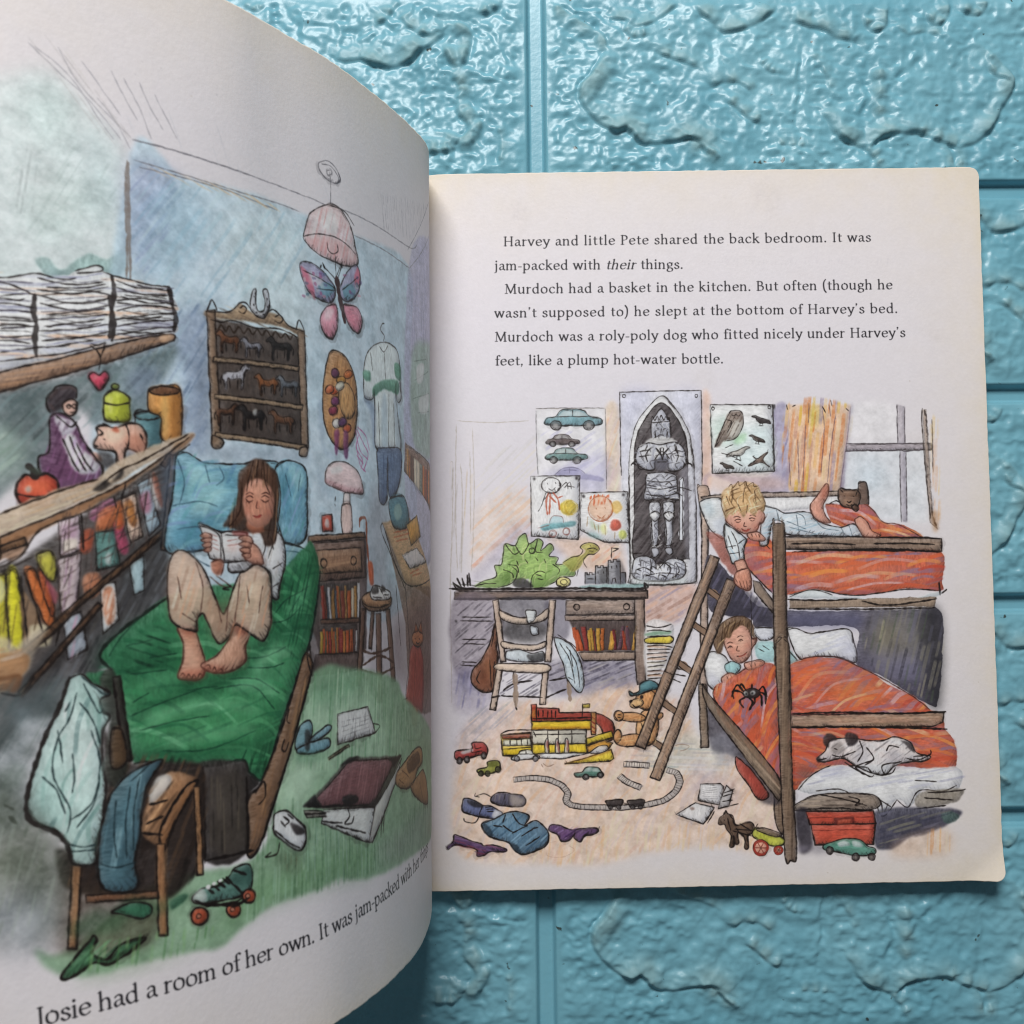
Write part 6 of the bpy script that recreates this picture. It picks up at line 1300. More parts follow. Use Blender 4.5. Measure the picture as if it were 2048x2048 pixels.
f d3b534 .7 .2 .3 1 .12|474 1324 12 12 -3 -30
f 5a9aa4 .85 .2 .4 1 .12|413 1259 60 8 52 5 -2 -18 -56 -8 -54 -5
f 9cc0cc .6 .2 .3 1 .12|437 1265 12 24 31 -1 8 -21
l 8a5a56 .26 .7 1 .25|462 1228 -2 -6 -4 -4 -7 -2 -7 2 -4 5 -2 6 2 6 4 4 7 2 7 -2 5 -5 1 -6 -2 -6/509 1235 -1 -6 -5 -5 -6 -1 -6 2 -4 4 -2 6 2 6 4 4 6 2 6 -2 5 -4 1 -6 -1 -6/437 1265 12 24 31 -1 8 -21/395 1247 42 12
f dca487 .75 .2 .4 1 .12|660 1315 -5 -21 -16 -16 -21 -5 -21 6 -15 16 -6 22 6 21 16 16 21 5 21 -6 15 -16
h c9603e,d98258 80 1.1 .5 .7 4 0 1 0|582 1353 67 11 6 -31 -67 -11
l a55e40 .26 .75 1 .25|662 1312 -6 -22 -17 -16 -21 -6 -22 7 -16 16 -5 23 6 22 16 16 22 6 21 -7 16 -16 6 -23 -6 -22/603 1316 3 -6/633 1319 3 -6/606 1289 15 -9 15 12
l cc6440 .6 .8 1 .25|582 1347 4 12/594 1353 4 9/610 1355 0 9/625 1355 3 9/640 1352 6 9
f d8a33c .75 .2 .4 1 .12|694 1318 -3 -11 -7 -8 -9 -3 -9 3 -6 8 -3 11 3 11 7 8 9 3 9 -3 6 -8
f cc4630 .9 .2 .3 1 .12|691 1254 -3 -10 -7 -7 -9 -3 -10 3 -7 8 -2 10 2 10 7 8 10 2 10 -3 7 -7
f bcc24a .85 .2 .4 1 .12|709 1219 -2 -8 -6 -6 -7 -2 -7 2 -5 6 -2 9 2 8 5 6 7 2 8 -2 5 -6
f 9cb48c .6 .5 .3 1 .12|582 1280 18 -24 30 -7 -19 -11 -24 12
f 8fb4b8 .6 .5 .3 1 .12|569 1226 24 6 36 -25 -36 1
f d9cf7a .6 .4 .3 1 .12|618 1250 18 11 2 -36 -15 1
l 9a7a56 .26 .7 1 .25|573 1287 -4 -36/609 1256 2 -30/633 1255 2 -36/668 1231 -2 -24/594 1268 5 -30
f 2b2326 .9 .2 .3 1 .12|392 1424 0 -3 -2 -2 -3 -1 -3 1 -2 2 0 3 0 2 2 2 3 1 3 -1 2 -2
f 2b2326 .9 .2 .3 1 .12|541 1423 0 -3 -2 -2 -3 0 -3 0 -2 2 0 3 0 3 2 2 3 0 3 0 2 -2
f 2b2326 .9 .2 .3 1 .12|563 1359 -1 -3 -2 -2 -3 0 -3 1 -2 2 0 2 1 3 2 2 2 1 3 -1 2 -2
f 2b2326 .9 .2 .3 1 .12|706 1359 -1 -3 -2 -2 -2 0 -3 1 -2 2 -1 2 1 3 2 2 3 1 2 -1 2 -2
f 8fae62 .97 .2 .4 1 .12|175 1047 27 18 48 17 -6 36 24 6 7 41 6 30 36 -6 12 30 24 11 12 -36 30 17 18 -12 -6 -30 30 24 15 -19 -16 -23 30 -7 -6 -24 36 0 30 -25 -6 -18 -36 1 -36 -23 -30 -15 -42 1 -6 27 -54 1 -24 -18 -36 -8
f 6d8f4a .55 1 .3 1 0|268 1106 36 17 30 -12 -18 -42 -24 -18 -30 1
f b6cf85 .6 .6 .3 1 .12|335 1200 24 12 6 -30 -24 -12
f b6cf85 .5 1.2 .3 1 0|364 1116 48 5 24 -24 -48 -11
f 6d8f4a .5 .8 .3 1 0|370 1080 54 -13 -6 -27 -42 1
h 5a7a3a,b3cf7f,86a858,d3dfa0 55 1.5 .4 .5 5 1 1 .3|250 1112 91 88 119 -56 54 -49 -102 -34 -120 -4
l 1b1413 .28 .85 1 .25|175 1047 27 18 48 17 -6 36 24 6 8 41 5 30 36 -6 15 29 21 12 12 -36 30 17 19 -12 -7 -30 30 24 16 -19 -17 -23 32 -7 -8 -24 36 0 30 -25 -6 -18 -36 1/256 1043 36 8 24 18 6 30 -18 18/370 1041 6 39 24 17 24 -6/281 1195 30 -36 24 11/317 1189 24 -31 24 36/395 1211 -6 -42 24 -6/387 1170 -1 -5 -4 -4 -5 -1 -6 1 -4 4 -1 5 1 5 4 3 6 1 5 -1 4 -4 1 -4 -1 -5/322 1135 6 -18/352 1140 9 -15/388 1146 9 -13/418 1139 6 -15/274 1106 30 -13 6 -18/292 1123 30 -6 6 -24/388 1086 24 -7/394 1071 21 -4/448 1121 24 -19 -6 -18/178 1050 30 6 42 2
f 22201f .85 .3 .3 1 .12|310 1069 30 6 30 -19 6 -15 -60 4
f c0b560 .95 .2 .35 1 .12|484 1126 30 17 30 6 19 18 -18 12 18 15 30 -4 18 -18 -18 -18 -18 0 -19 -23 -18 -30 -24 -6 -18 19
f 8a9a4a .5 .6 .3 1 0|490 1132 42 11 0 -24 -24 -17
l 1b1413 .28 .85 1 .25|484 1126 30 17 27 6 13 18 -9 12 18 15 33 -4 16 -18 -16 -18 -23 -1 -17 -22 12 -24/569 1172 24 3 15 -9/581 1184 3 -3/538 1101 -6 -24/575 1166 18 -3
f d2c680 .95 .2 .3 1 .12|510 1057 -3 -9 -10 -7 -12 -2 -13 3 -9 6 -3 10 3 8 10 7 12 2 13 -3 9 -6
l 1b1413 .28 .85 1 .25|510 1057 -3 -9 -10 -7 -12 -2 -13 3 -9 6 -3 10 3 8 10 7 12 2 13 -3 9 -6 3 -9 -3 -9
l 1b1413 .22 .85 1 .25|499 1057 -2 -5 -4 -3 -6 -1 -6 1 -5 4 -1 4 1 5 5 3 6 1 6 -1 4 -4 2 -4 -2 -5/460 1061 -24 -12
l 1b1413 .5 .85 1 .25|101 1061 23 -16 48 -3/148 1090 3 -42/154 1096 6 -45/130 1078 9 -30/98 1064 20 -28 54 0/113 1078 17 -36
h 4a5a2f,2a2a22 -8 2 .35 .5 6 0 1 0|89 1067 167 -3 0 -27 -150 3
f 8d8e98 .95 .2 .3 0 .12|562 1089 6 0 12 -4 15 3 4 24 38 -1 6 18 42 8 0 -50 18 -1 -1 -42 -140 6
f 33302f .5 .4 .3 1 .12|616 1100 27 -1 0 -48 -27 1
f 55525a .6 .4 .3 1 .12|670 1129 15 5 18 -48 -1 -39 -27 1
l 1b1413 .3 .85 0 .25|562 1050 0 39 7 0 0 -6 8 -1 0 8 9 -1 0 -7 9 0/598 1049 0 64 9 0 0 -7 9 0 0 7 9 0 0 -7 12 1 0 -56/642 1048 1 82 9 2 0 -8 9 1 0 9 12 1 0 -9 12 2 1 -80/687 1087 16 0 1 -40/655 1138 1 36 24 -3 -23 -12/568 1068 24 -1/655 1111 2 -9/673 1114 1 -11/607 1094 1 -9/625 1094 1 -9/654 1048 4 18 9 3 4 -18
f 7fa3a4 .85 .2 .3 1 .12|559 1044 200 2 0 -15 -198 1
f 6d5d5a .5 .2 .3 0 0|106 1041 662 -9 3 -16 -662 10
f 7a655c .95 .2 .35 0 .12|103 1031 677 -9 1 -26 -678 8
l 1b1413 .4 .85 0 .25|103 1031 677 -9 1 -26 -678 8 0 27
h 9c857a,5a4a46 0 1 .5 .5 14 0 1 0|106 1028 671 -9 0 -21 -671 9
l 241d1c .7 .9 1 .25|86 1042 86 -3 240 -3 143 -1/558 1034 207 -4 3 19 3 -18 9 -12/106 1004 365 -3 309 -5
f 7d7280 .75 .6 .55 1 0|100 1001 156 -3 -7 -243 -143 -10
f 55525c .7 .6 .5 1 0|262 998 173 -3 0 -113 -156 -9
f 5f5a6c .6 .6 .3 1 0|423 989 78 5 -1 -125 -65 1
h 5a5462,8f8592,463f48 40 1.5 .5 .5 8 0 1 0|106 995 150 -3 -7 -225 -143 -10
f 8b8195 .6 1.5 .6 1 0|100 763 120 4 29 -83 -48 -64 -95 0
f 5d5c86 .5 2 .3 1 0|118 745 54 17 6 -83 -54 1
h 6d6a92,a09ab4 80 1.8 .7 .5 9 0 1 0|100 757 131 -14 -24 -117 -101 1
f 7b7488 .75 1 .6 1 0|440 781 298 -5 -1 -83 -113 -4 -54 -22 -131 8
h 37323f,4a4458 20 1.5 .5 .6 8 1 1 0|434 781 304 -5 -1 -53 -172 -9 -131 20
h 37323f,4a4458 30 1.6 .5 .55 7 0 1 0|273 743 137 -3 -7 -82 -142 2
h 5f5a72,a39a96,8b84a0 25 1.8 .7 .5 9 0 1 0|446 775 286 -5 -25 -82 -143 -10
l 1b1413 .35 .85 1 .25|130 942 102 -2/124 929 114 -3/130 864 84 -1/130 849 78 -3/130 787 51 -4/124 775 60 -4
f 241f20 .8 .2 .3 1 .12|114 928 -1 -3 -1 -2 -3 0 -2 1 -1 2 -1 2 1 3 1 2 2 1 3 -1 1 -2
f 241f20 .7 .2 .3 1 .12|140 782 -1 -3 -1 -1 -2 -1 -2 1 -1 1 0 3 0 2 1 2 2 0 2 0 1 -2
f 988379 .95 .2 .35 0 .12|494 994 241 -1 -2 -49 -241 0
l 1b1413 .35 .85 0 .25|494 994 241 -1 -2 -49 -241 0 2 50
h b39e92,7d6a62 1 1.1 .5 .5 10 0 1 0|498 991 231 -2 -1 -42 -232 1
l 1b1413 .38 .85 1 .25|542 970 -2 -6 -4 -4 -5 -1 -5 2 -4 4 -2 5 2 5 4 4 5 1 5 -1 4 -4 2 -5 -2 -6/716 968 -1 -6 -4 -3 -5 -2 -6 2 -4 4 -1 5 1 5 4 4 6 2 5 -2 4 -4 1 -5 -1 -6
f 4a3a38 .95 .2 .3 0 .12|504 929 230 -2 -2 -115 -190 0
f c7572f .95 .05 .25 0 .12|513 897 14 1 14 -82 -11 0
l 1b1413 .22 .75 0 .25|527 898 14 -82
f c7572f .95 .05 .25 0 .12|521 889 16 1 19 -74 -14 0
l 1b1413 .22 .75 0 .25|537 890 19 -74
f 9b3a36 .95 .05 .25 0 .12|544 902 18 0 10 -86 -15 0
l 1b1413 .22 .75 0 .25|562 902 10 -86
f cf9a3c .95 .05 .25 0 .12|566 889 12 0 5 -73 -10 0
l 1b1413 .22 .75 0 .25|578 889 5 -73
f cf9a3c .95 .05 .25 0 .12|574 894 11 1 8 -79 -8 0
l 1b1413 .22 .75 0 .25|585 895 8 -79
f b04a34 .95 .05 .25 0 .12|586 887 6 0 8 -71 -6 0
l 1b1413 .22 .75 0 .25|592 887 8 -71
f cf9a3c .95 .05 .25 0 .12|598 896 15 0 0 -80 -12 0
l 1b1413 .22 .75 0 .25|613 896 0 -80
f c8692f .95 .05 .25 0 .12|615 894 13 0 -4 -78 -10 0
l 1b1413 .22 .75 0 .25|628 894 -4 -78
f d29a42 .95 .05 .25 0 .12|651 885 18 1 -10 -70 -19 0
f 8a2f38 .95 .05 .25 0 .12|657 890 8 0 6 -74 -9 0
l 1b1413 .22 .75 0 .25|665 890 6 -74
f 6d4a58 .95 .05 .25 0 .12|686 902 12 0 -13 -86 -14 0
l 1b1413 .22 .75 0 .25|698 902 -13 -86
f bb5535 .95 .05 .25 0 .12|703 901 6 0 -16 -85 -7 0
f b8432f .95 .05 .25 0 .12|687 885 8 0 9 -69 -9 0
f 6d4a58 .95 .05 .25 0 .12|699 898 12 0 8 -82 -14 0
f d29a42 .95 .05 .25 0 .12|735 901 10 0 -14 -85 -12 0
l 1b1413 .22 .75 0 .25|745 901 -14 -85
f 9c8478 .95 .2 .35 0 .12|489 941 248 -2 -2 -19 -243 3
l 1b1413 .35 .85 0 .25|489 941 248 -2 -2 -19 -243 3 -3 18
f 9a8172 .95 .2 .35 0 .12|536 812 202 -2 0 -28 -185 0
l 1b1413 .38 .85 0 .25|536 812 202 -2 0 -28 -185 0 -17 30
f 8e776c .95 .2 .35 0 .12|735 993 33 -1 2 -288 -30 -8 -7 86
l 1b1413 .38 .85 0 .25|735 993 33 -1 2 -288 -30 -8 -7 86 2 211
h b0998c,735f57 88 1.1 .5 .5 12 0 1 0|739 987 26 0 1 -277 -23 -5
f cfc9cc .95 .2 .2 1 .12|773 906 86 4 12 -47 -7 -72 -37 -46 17 -36 -71 7
f d6b93a .95 .2 .3 1 .12|776 858 83 5 0 -23 -82 -1
l 1b1413 .28 .85 1 .25|776 858 83 5 0 -23 -82 -1 -1 19 83 5
f 6f9a7e .8 .2 .3 1 .12|775 876 78 6 1 -12 -78 -3
l 1b1413 .36 .85 1 .25|774 900 43 -7 45 11/775 882 42 2 42 -6/776 864 77 0/776 838 82 0/774 829 54 2 36 -7/776 817 82 1/775 802 53 2 27 2/777 787 69 5/775 772 52 2 18 6/775 757 58 5/775 743 52 2/774 728 47 4/776 716 57 2/859 863 10 -12 -10 -12/851 768 36 -18/875 750 36 -7/869 732 41 -9/862 714 30 -12/881 762 18 11
f b97a4e .7 .2 .3 0 .12|777 829 69 -2 0 -4 -69 1
f 8a6a5c .7 .2 .3 0 .12|777 814 68 -1 0 -5 -68 2
f c9a08a .7 .2 .3 0 .12|776 800 67 -1 0 -5 -67 1
f b97a4e .7 .2 .3 0 .12|776 786 66 -1 0 -5 -66 1
f c8c0ac .7 .2 .3 0 .12|776 772 65 -1 -1 -5 -64 1
f c8c0ac .7 .2 .3 0 .12|776 757 63 -1 0 -4 -63 1
f 8a6a5c .7 .2 .3 0 .12|776 743 62 -1 0 -5 -62 2
f b97a4e .7 .2 .3 0 .12|776 729 60 -1 0 -5 -61 1
f 8a5238 .95 .2 .4 1 .12|259 963 9 -7 -9 -71 -9 -47 5 -48 -12 -94 -24 -17 -29 6 -27 30 3 41 30 35 30 59 18 65
l 1b1413 .4 .85 1 .25|259 963 9 -7 -9 -71 -9 -47 5 -48 -12 -94 -24 -17 -29 6 -27 30 3 41 30 35 30 59 18 65 15 48 9 -7
f 5f3526 .5 1.2 .3 1 0|181 756 45 59 5 -83 -30 -35
f b07a58 .4 .8 .3 1 0|202 779 29 12 0 -71
l 1b1413 .32 .85 1 .25|193 756 -12 -29 9 -18/226 791 5 -95/250 933 -18 -95/243 785 -6 -77
f c3ab9b .95 .2 .3 0 .12|237 997 26 -214 20 2 -26 215
l 1b1413 .36 .85 0 .25|237 997 26 -214 20 2 -26 215 -20 -3
f c3ab9b .95 .2 .3 0 .12|437 996 -19 -214 20 -2 20 214
l 1b1413 .36 .85 0 .25|437 996 -19 -214 20 -2 20 214 -21 2
f c3ab9b .95 .2 .3 0 .12|251 768 -25 -148 21 -4 25 149
l 1b1413 .36 .85 0 .25|251 768 -25 -148 21 -4 25 149 -21 3
f c3ab9b .95 .2 .3 0 .12|412 765 -13 -130 20 -2 13 130
l 1b1413 .36 .85 0 .25|412 765 -13 -130 20 -2 13 130 -20 2
f cbb5a4 .95 .2 .3 1 .12|263 962 47 -21 77 -2 43 27 -2 -30 -41 -20 -72 -1 -46 18
l 1b1413 .34 .85 1 .25|263 962 47 -21 77 -2 43 27 -2 -30 -41 -20 -72 -1 -46 18 -6 29 47 -21
f cbb5a4 .95 .2 .3 1 .12|270 855 51 -11 66 -3 33 11 -2 -20 -43 -11 -60 4 -43 9
l 1b1413 .34 .85 1 .25|270 855 51 -11 66 -3 33 11 -2 -20 -43 -11 -60 4 -43 9 -2 21 51 -11
f cbb5a4 .95 .2 .3 1 .12|261 778 161 -5 -6 -30 -158 12
l 1b1413 .34 .85 1 .25|261 778 161 -5 -6 -30 -158 12 3 23 161 -5
f 33302f .6 .8 .5 1 0|286 914 125 -2 0 -59 -120 2
f b9c0c8 .95 .2 .3 1 .12|285 819 42 6 48 -13 35 5 6 -29 -42 -6 -83 8
l 1b1413 .28 .85 1 .25|285 819 42 6 48 -13 35 5 6 -29 -42 -6 -83 8 -6 29 42 6
f 3a3638 .85 .2 .3 1 .12|357 806 30 6 29 -1 -6 -26 -36 -3
l 1b1413 .5 .85 1 .25|309 748 5 -106 6 -25/434 716 71 11/267 666 142 -8/273 684 36 23 65 10/421 657 72 29/493 745 11 -95/231 661 30 5
l 9a8578 1.4 .85 1 .25|315 742 2 -112
l 9a8578 1.2 .85 1 .25|500 715 6 -71
f bdc9d2 .95 .2 .3 1 .12|452 864 30 -6 42 -37 23 -54 8 -65 -15 -29 -23 18 -24 36 -11 48 -18 41
l 1b1413 .35 .85 1 .25|452 864 30 -6 42 -37 23 -54 8 -65 -15 -29 -23 18 -24 36 -11 48 -18 41 -12 48 30 -6
h 8ea2b2,dfe5ea 70 1.6 .5 .5 8 1 1 0|464 852 66 -43 20 -107 -33 -5 -29 77
l 1b1413 .28 .85 1 .25|464 876 18 -13 48 -36/470 846 36 -60 17 -83/494 834 35 -60 11 -83/458 870 -12 -6/506 822 11 -60/499 727 18 -12
f cdd0d8 .95 .2 .3 1 .12|355 961 32 -2 -3 -28 -21 -15 -7 21
l 1b1413 .28 .85 1 .25|355 961 32 -2 -3 -28 -21 -15 -7 21 -1 24 32 -2
f c3c8d2 .95 .2 .3 1 .12|369 907 24 -6 3 -24 -24 0
l 1b1413 .28 .85 1 .25|369 907 24 -6 3 -24 -24 0 -3 30 24 -6
f 8b84a6 .72 .6 .5 1 0|1234 1649 53 5 -1 -289 -158 -3 -46 36 -76 25 -7 -47 1 53 229 2
h 6d6690,a8a0bc,94829c 70 1.5 .7 .5 9 0 1 0|1237 1637 50 5 0 -271 -55 60
f d2a488 .4 1.5 .3 1 0|1006 1435 211 -10 64 -48 -159 -15 -111 14
f d2d6da .95 .2 .2 0 .12|1012 1676 222 -3 1 -237 -220 -5
l 1b1413 .32 .85 0 .25|1012 1676 222 -3 1 -237 -220 -5 -3 245
f 9cc4b4 .5 2 .7 1 0|1021 1623 65 5 46 -78 -71 -22 -35 24
f a8cdd4 .45 2.5 .7 1 0|1132 1580 89 16 3 -141 -112 -10 -35 35
f 8fbf8a .6 .6 .6 1 .12|1096 1557 42 17 -6 -30 -30 -11
f 8a766c .92 .2 .4 1 .12|1025 1534 31 65 22 47 38 8 12 -15 -4 -41 -22 -41 -41 -12 -18 -17
f d8d2cc .75 .5 .4 1 .12|1086 1610 35 11 0 -35 -25 -29 -23 6
h 3f302a,6a564c 60 1.4 .3 .7 3 1 1 0|1025 1534 55 106 42 -1 -1 -53 -42 -35
l 1b1413 .28 .85 1 .25|1078 1643 9 10 29 1 12 -15/1025 1525 31 74 22 44/1128 1639 -2 -41 -24 -41 -41 -13/1089 1639 6 -4 9 4 6 -5 9 5/1098 1630 3 -5/1043 1546 -18 -21/1062 1622 24 -9 -16 -38
f 33292a .95 .2 .3 1 .12|1160 1632 12 4 7 -4 16 -7 23 -9 7 -11 -19 3 -17 0 -12 9 -4 9
l 1b1413 .22 .85 1 .25|1160 1632 12 4 7 -4 16 -7 23 -9 7 -11 -19 3 -17 0 -12 9 -4 9 -13 6 12 4
l 1b1413 .26 .85 1 .25|1189 1610 -3 -12/1197 1609 0 -11/1183 1598 19 0
f 55443c .95 .2 .3 1 .12|1148 1563 10 3 6 -3 14 -7 20 -7 6 -9 -16 2 -15 1 -10 7 -4 8
l 1b1413 .22 .85 1 .25|1148 1563 10 3 6 -3 14 -7 20 -7 6 -9 -16 2 -15 1 -10 7 -4 8 -11 5 10 3
l 1b1413 .26 .85 1 .25|1173 1544 -2 -10/1180 1543 0 -10/1168 1534 16 -1
f c3bcb6 .95 .2 .3 1 .12|1150 1520 -14 5 -9 -4 -21 -9 -30 -10 -9 -13 24 3 22 0 15 10 6 11
l 1b1413 .22 .85 1 .25|1150 1520 -14 5 -9 -4 -21 -9 -30 -10 -9 -13 24 3 22 0 15 10 6 11 16 7 -14 5
l 1b1413 .26 .85 1 .25|1113 1493 3 -15/1103 1493 -1 -14/1120 1478 -24 1
f 4d3e38 .95 .2 .3 1 .12|1043 1466 9 3 5 -3 13 -5 17 -7 5 -8 -14 2 -13 0 -9 7 -3 7
l 1b1413 .22 .85 1 .25|1043 1466 9 3 5 -3 13 -5 17 -7 5 -8 -14 2 -13 0 -9 7 -3 7 -10 4 9 3
l 1b1413 .26 .85 1 .25|1065 1449 -2 -9/1071 1449 0 -9/1060 1440 15 0
f 7f6254 .95 .2 .3 1 .12|1142 1456 29 23 -11 12 17 -9 36 23 -18 -29 23 -24 -29 15
l 1b1413 .25 .85 1 .25|1142 1456 29 23 -11 12 17 -9 36 23 -18 -29 23 -24 -29 15 -47 -11 29 23
l 1b1413 .26 .85 1 .25|1048 1504 35 -12 35 -18/1089 1474 35 -18/1061 1522 29 11
l 1b1413 .28 .85 1 .25|1027 1662 -1 -3 -2 -2 -2 -1 -3 1 -1 3 -1 2 1 3 2 3 2 0 2 -1 2 -2 1 -3 -1 -3/1226 1664 -1 -3 -1 -2 -3 0 -2 0 -2 2 0 3 0 3 2 2 2 0 3 0 1 -2 1 -3 -1 -3/1234 1673 1 -95 0 -141
f 2b2326 .8 .2 .3 1 .12|1241 1667 0 -4 -2 -3 -3 -2 -2 2 -2 3 0 4 1 4 1 3 3 1 2 -1 2 -3
f d2a67f .85 .4 .5 0 0|1288 1672 224 -3 -7 -42 -31 -270 -188 8
h c9743c,e0a561,b98a7a,d9b98f,c46a34,9a8aa0,cfa63c 83 1.5 .9 .65 13 1 1 0|1287 1669 225 -6 -23 -177 -20 -124 -182 9
f b9b54a .5 1 .6 1 0|1364 1659 36 5 -14 -71 -23 13
f 7d7896 .55 .6 .3 1 0|1491 1527 15 118 12 6 -38 -283 -18 -11
l 6d5668 .3 .7 1 .25|1351 1600 -9 -112 -8 -117/1364 1677 -4 -71/1411 1652 4 -77 -15 -147/1458 1634 -21 -118 -15 -123/1512 1663 -15 -118 -31 -177/1289 1489 1 -106/1320 1547 2 -153/1435 1670 5 -42
l 1b1413 .3 .85 1 .25|1282 1672 5 -18/1305 1666 12 5/1411 1664 12 -24/1442 1687 5 -23/1494 1657 12 -12
f c3cbe0 .6 1 .5 0 0|1502 1527 272 -4 3 -277 -200 15 -97 107
f b3c4de .45 3 .5 1 0|1525 1473 105 -13 -20 -94 -88 1
f d6dcea .5 1.5 .5 1 0|1521 1668 151 -8 2 -124 -160 2
f 9a8f98 .95 .2 .45 0 .12|1497 1530 301 -5 -1 -22 -304 1
l 1b1413 .3 .6 0 .25|1497 1530 301 -5 -1 -22 -304 1 4 26
f a39aa4 .85 .2 .4 0 .12|1679 1666 27 -6 -3 -136 -25 0
f a39aa8 .85 .2 .4 0 .12|1683 1500 21 0 -2 -253 -20 1
l 4a4248 .32 .8 1 .25|1678 1666 -1 -65 0 -74/1705 1654 -3 -127/1683 1500 -3 -252/1705 1500 -4 -247/1494 1530 150 -4 154 2/1490 1503 183 0 29 -4 71 6
f b59f92 .95 .2 .4 0 .12|1769 1647 12 0 12 -378 16 -47 -26 24 -6 176
l 1b1413 .25 .4 0 .25|1769 1647 12 0 12 -378 16 -47 -26 24 -6 176 -8 225
l 3c3330 .4 .8 1 .25|1769 1653 -4 -53 11 -213 10 -129/1801 1611 -1 -189/1775 1647 2 -24
h d98e3f,e2b27a,c9a58c 86 1.4 .8 .5 12 0 1 0|1790 1641 34 -30 -5 -354 -24 -11
f b07a4a .5 .6 .3 1 .12|1790 1281 23 0 -2 -65 -17 1
f b3998a .95 .2 .35 1 .12|961 1377 9 11 24 0 8 -15 5 -56 -12 -175 -15 -537 -23 1 16 595
l 1b1413 .4 .85 1 .25|961 1377 9 11 24 0 8 -15 5 -56 -12 -175 -15 -537 -23 1 16 595 -12 176 9 11
f a89488 .95 .2 .35 1 .12|999 1353 217 8 258 0 59 6 0 -23 -71 1 -247 -2 -211 -2
l 1b1413 .3 .85 1 .25|999 1353 217 8 258 0 59 6 0 -23 -71 1 -247 -2 -211 -2 -5 12 217 8
f 6d564c .95 .2 .3 1 .12|1531 1385 18 8 14 -11 3 -68 -28 -5
l 1b1413 .35 .85 1 .25|1531 1385 18 8 14 -11 3 -68 -28 -5 -7 76 18 8
f d6d3da .9 .2 .2 1 .12|1198 1338 147 3 117 -2 11 -29 -129 -10 -130 -4
f cfd4de .95 .2 .3 1 .12|969 1330 30 14 46 -4 23 -59 -10 -41 -9 -40 -41 30 -28 53
l 1b1413 .35 .85 1 .25|969 1330 30 14 46 -4 23 -59 -10 -41 -9 -40 -41 30 -28 53 -11 47 30 14
f 9fb4c4 .5 1.2 .3 1 0|975 1324 35 11 11 -47 -29 -11
f b9bfd2 .5 .8 .3 1 0|1009 1259 47 11 -7 -64
f 4f4a5c .95 .15 .45 1 .12|995 1142 109 -106 115 -86 466 -10 123 -6 2 -154 -18 -160 -35 -11 -149 94 -103 60 3 115 -221 10 -128 -3 -22 35 -93 13 -52 35
f 3b3846 .7 .6 .4 1 0|995 1131 80 -71 132 -113 -1 -52 -69 25 -93 19 -46 41
f 7d7a78 .75 3 .6 1 0|1568 924 175 -4 26 -116 -32 -80 -157 15 -26 104
f 8f8468 .5 3 .3 1 0|1584 883 77 16 20 -93 -89 -45
f 6a6a8c .6 1.5 .3 1 0|1271 935 239 -2 -2 -55 -221 10
f 77749a .5 2.5 .3 1 0|1558 785 180 -15 21 -81 -110 14 -86 36
f 2b2a2c .7 1.8 .3 1 0|1749 932 62 -7 -7 -306 -47 -5 -18 168
h 3c3a44,8a8478,6d6a7c,55604e,a39a84 75 1.8 .8 .5 9 1 1 0|1562 929 240 -4 -9 -288 -42 -11 -188 113
h 3c3848,6f6a86 60 1.5 .7 .5 8 1 1 0|995 1131 212 -178 -1 -46 -162 26 -46 47
f c25a41 .97 .15 .35 1 .12|1414 1311 30 5 53 -7 53 5 28 -18 40 -47 70 -13 64 -42 -147 2 -63 54 -48 -17 -58 19
h 8a7494,7f7096,9a7f96,a86a70 -22 3 1.42 .4 20 1 1 .1|1414 1311 30 5 53 -7 53 5 28 -18 40 -47 70 -13 64 -42 -147 2 -63 54 -48 -17 -58 19
h d97a3c,b8483a,8a7494,d4673f,d98a4c,a8616c,bf4a36,c95a3c,d0603f,e6ab86,c4a2a8 -22 1.5 .95 .7 15 1 1 .1|1414 1311 30 5 53 -7 53 5 28 -18 40 -47 70 -13 64 -42 -147 2 -63 54 -48 -17 -58 19
l 5c3530 .35 .8 1 .25|1414 1316 30 0/1550 1314 28 -18 40 -47 47 -7 87 -48
f a85a4c .9 .3 .4 1 .12|991 1224 64 -24 16 -59 34 -70 -29 6 -46 65
f c25a41 .97 .15 .35 1 .12|1130 1193 47 16 58 -30 35 -27 363 0 182 -9 5 -102 -10 -35 -122 8 -177 -20 -139 23 -94 -16 -58 7 -57 56 -40 53
h 8a7494,7f7096,9a7f96,a86a70 6 3 1.65 .4 20 1 1 .08|1130 1193 47 16 58 -30 35 -27 363 0 182 -9 5 -102 -10 -35 -122 8 -177 -20 -139 23 -94 -16 -58 7 -57 56 -40 53
h d97a3c,b8483a,8a7494,d4673f,d98a4c,a8616c,bf4a36,c95a3c,d0603f,e6ab86,c4a2a8 6 1.5 1.1 .7 15 1 1 .08|1130 1193 47 16 58 -30 35 -27 363 0 182 -9 5 -102 -10 -35 -122 8 -177 -20 -139 23 -94 -16 -58 7 -57 56 -40 53
f 7f6a8e .5 1.5 .3 1 0|1130 1181 34 -41 34 -88 -24 6 -48 59
f e08a50 .35 3 .3 1 0|1303 1091 211 13 175 -32 -176 -20 -175 3
l 1b1413 .4 .85 1 .25|1130 1193 -9 -41 8 -47 45 -53 46 -47/1278 999 94 16 139 -22 176 18 126 -6/1183 1198 29 -36/1293 1149 164 3 235 -7
f c9cfdc .9 .2 .25 1 .12|1278 992 47 20 58 2 70 -25 58 -1 35 -6 99 -19 159 40 -6 -20 -112 -15 -70 -8 -93 17 -187 9
l 1b1413 .28 .85 1 .25|1278 992 53 20 47 1 52 -17/1529 979 52 -10 64 -6 59 22
f 8a7566 .95 .2 .3 0 .12|1151 1053 23 -7 57 -82 -13 -26 -62 74
l 1b1413 .35 .85 0 .25|1151 1053 23 -7 57 -82 -13 -26 -62 74 -5 41
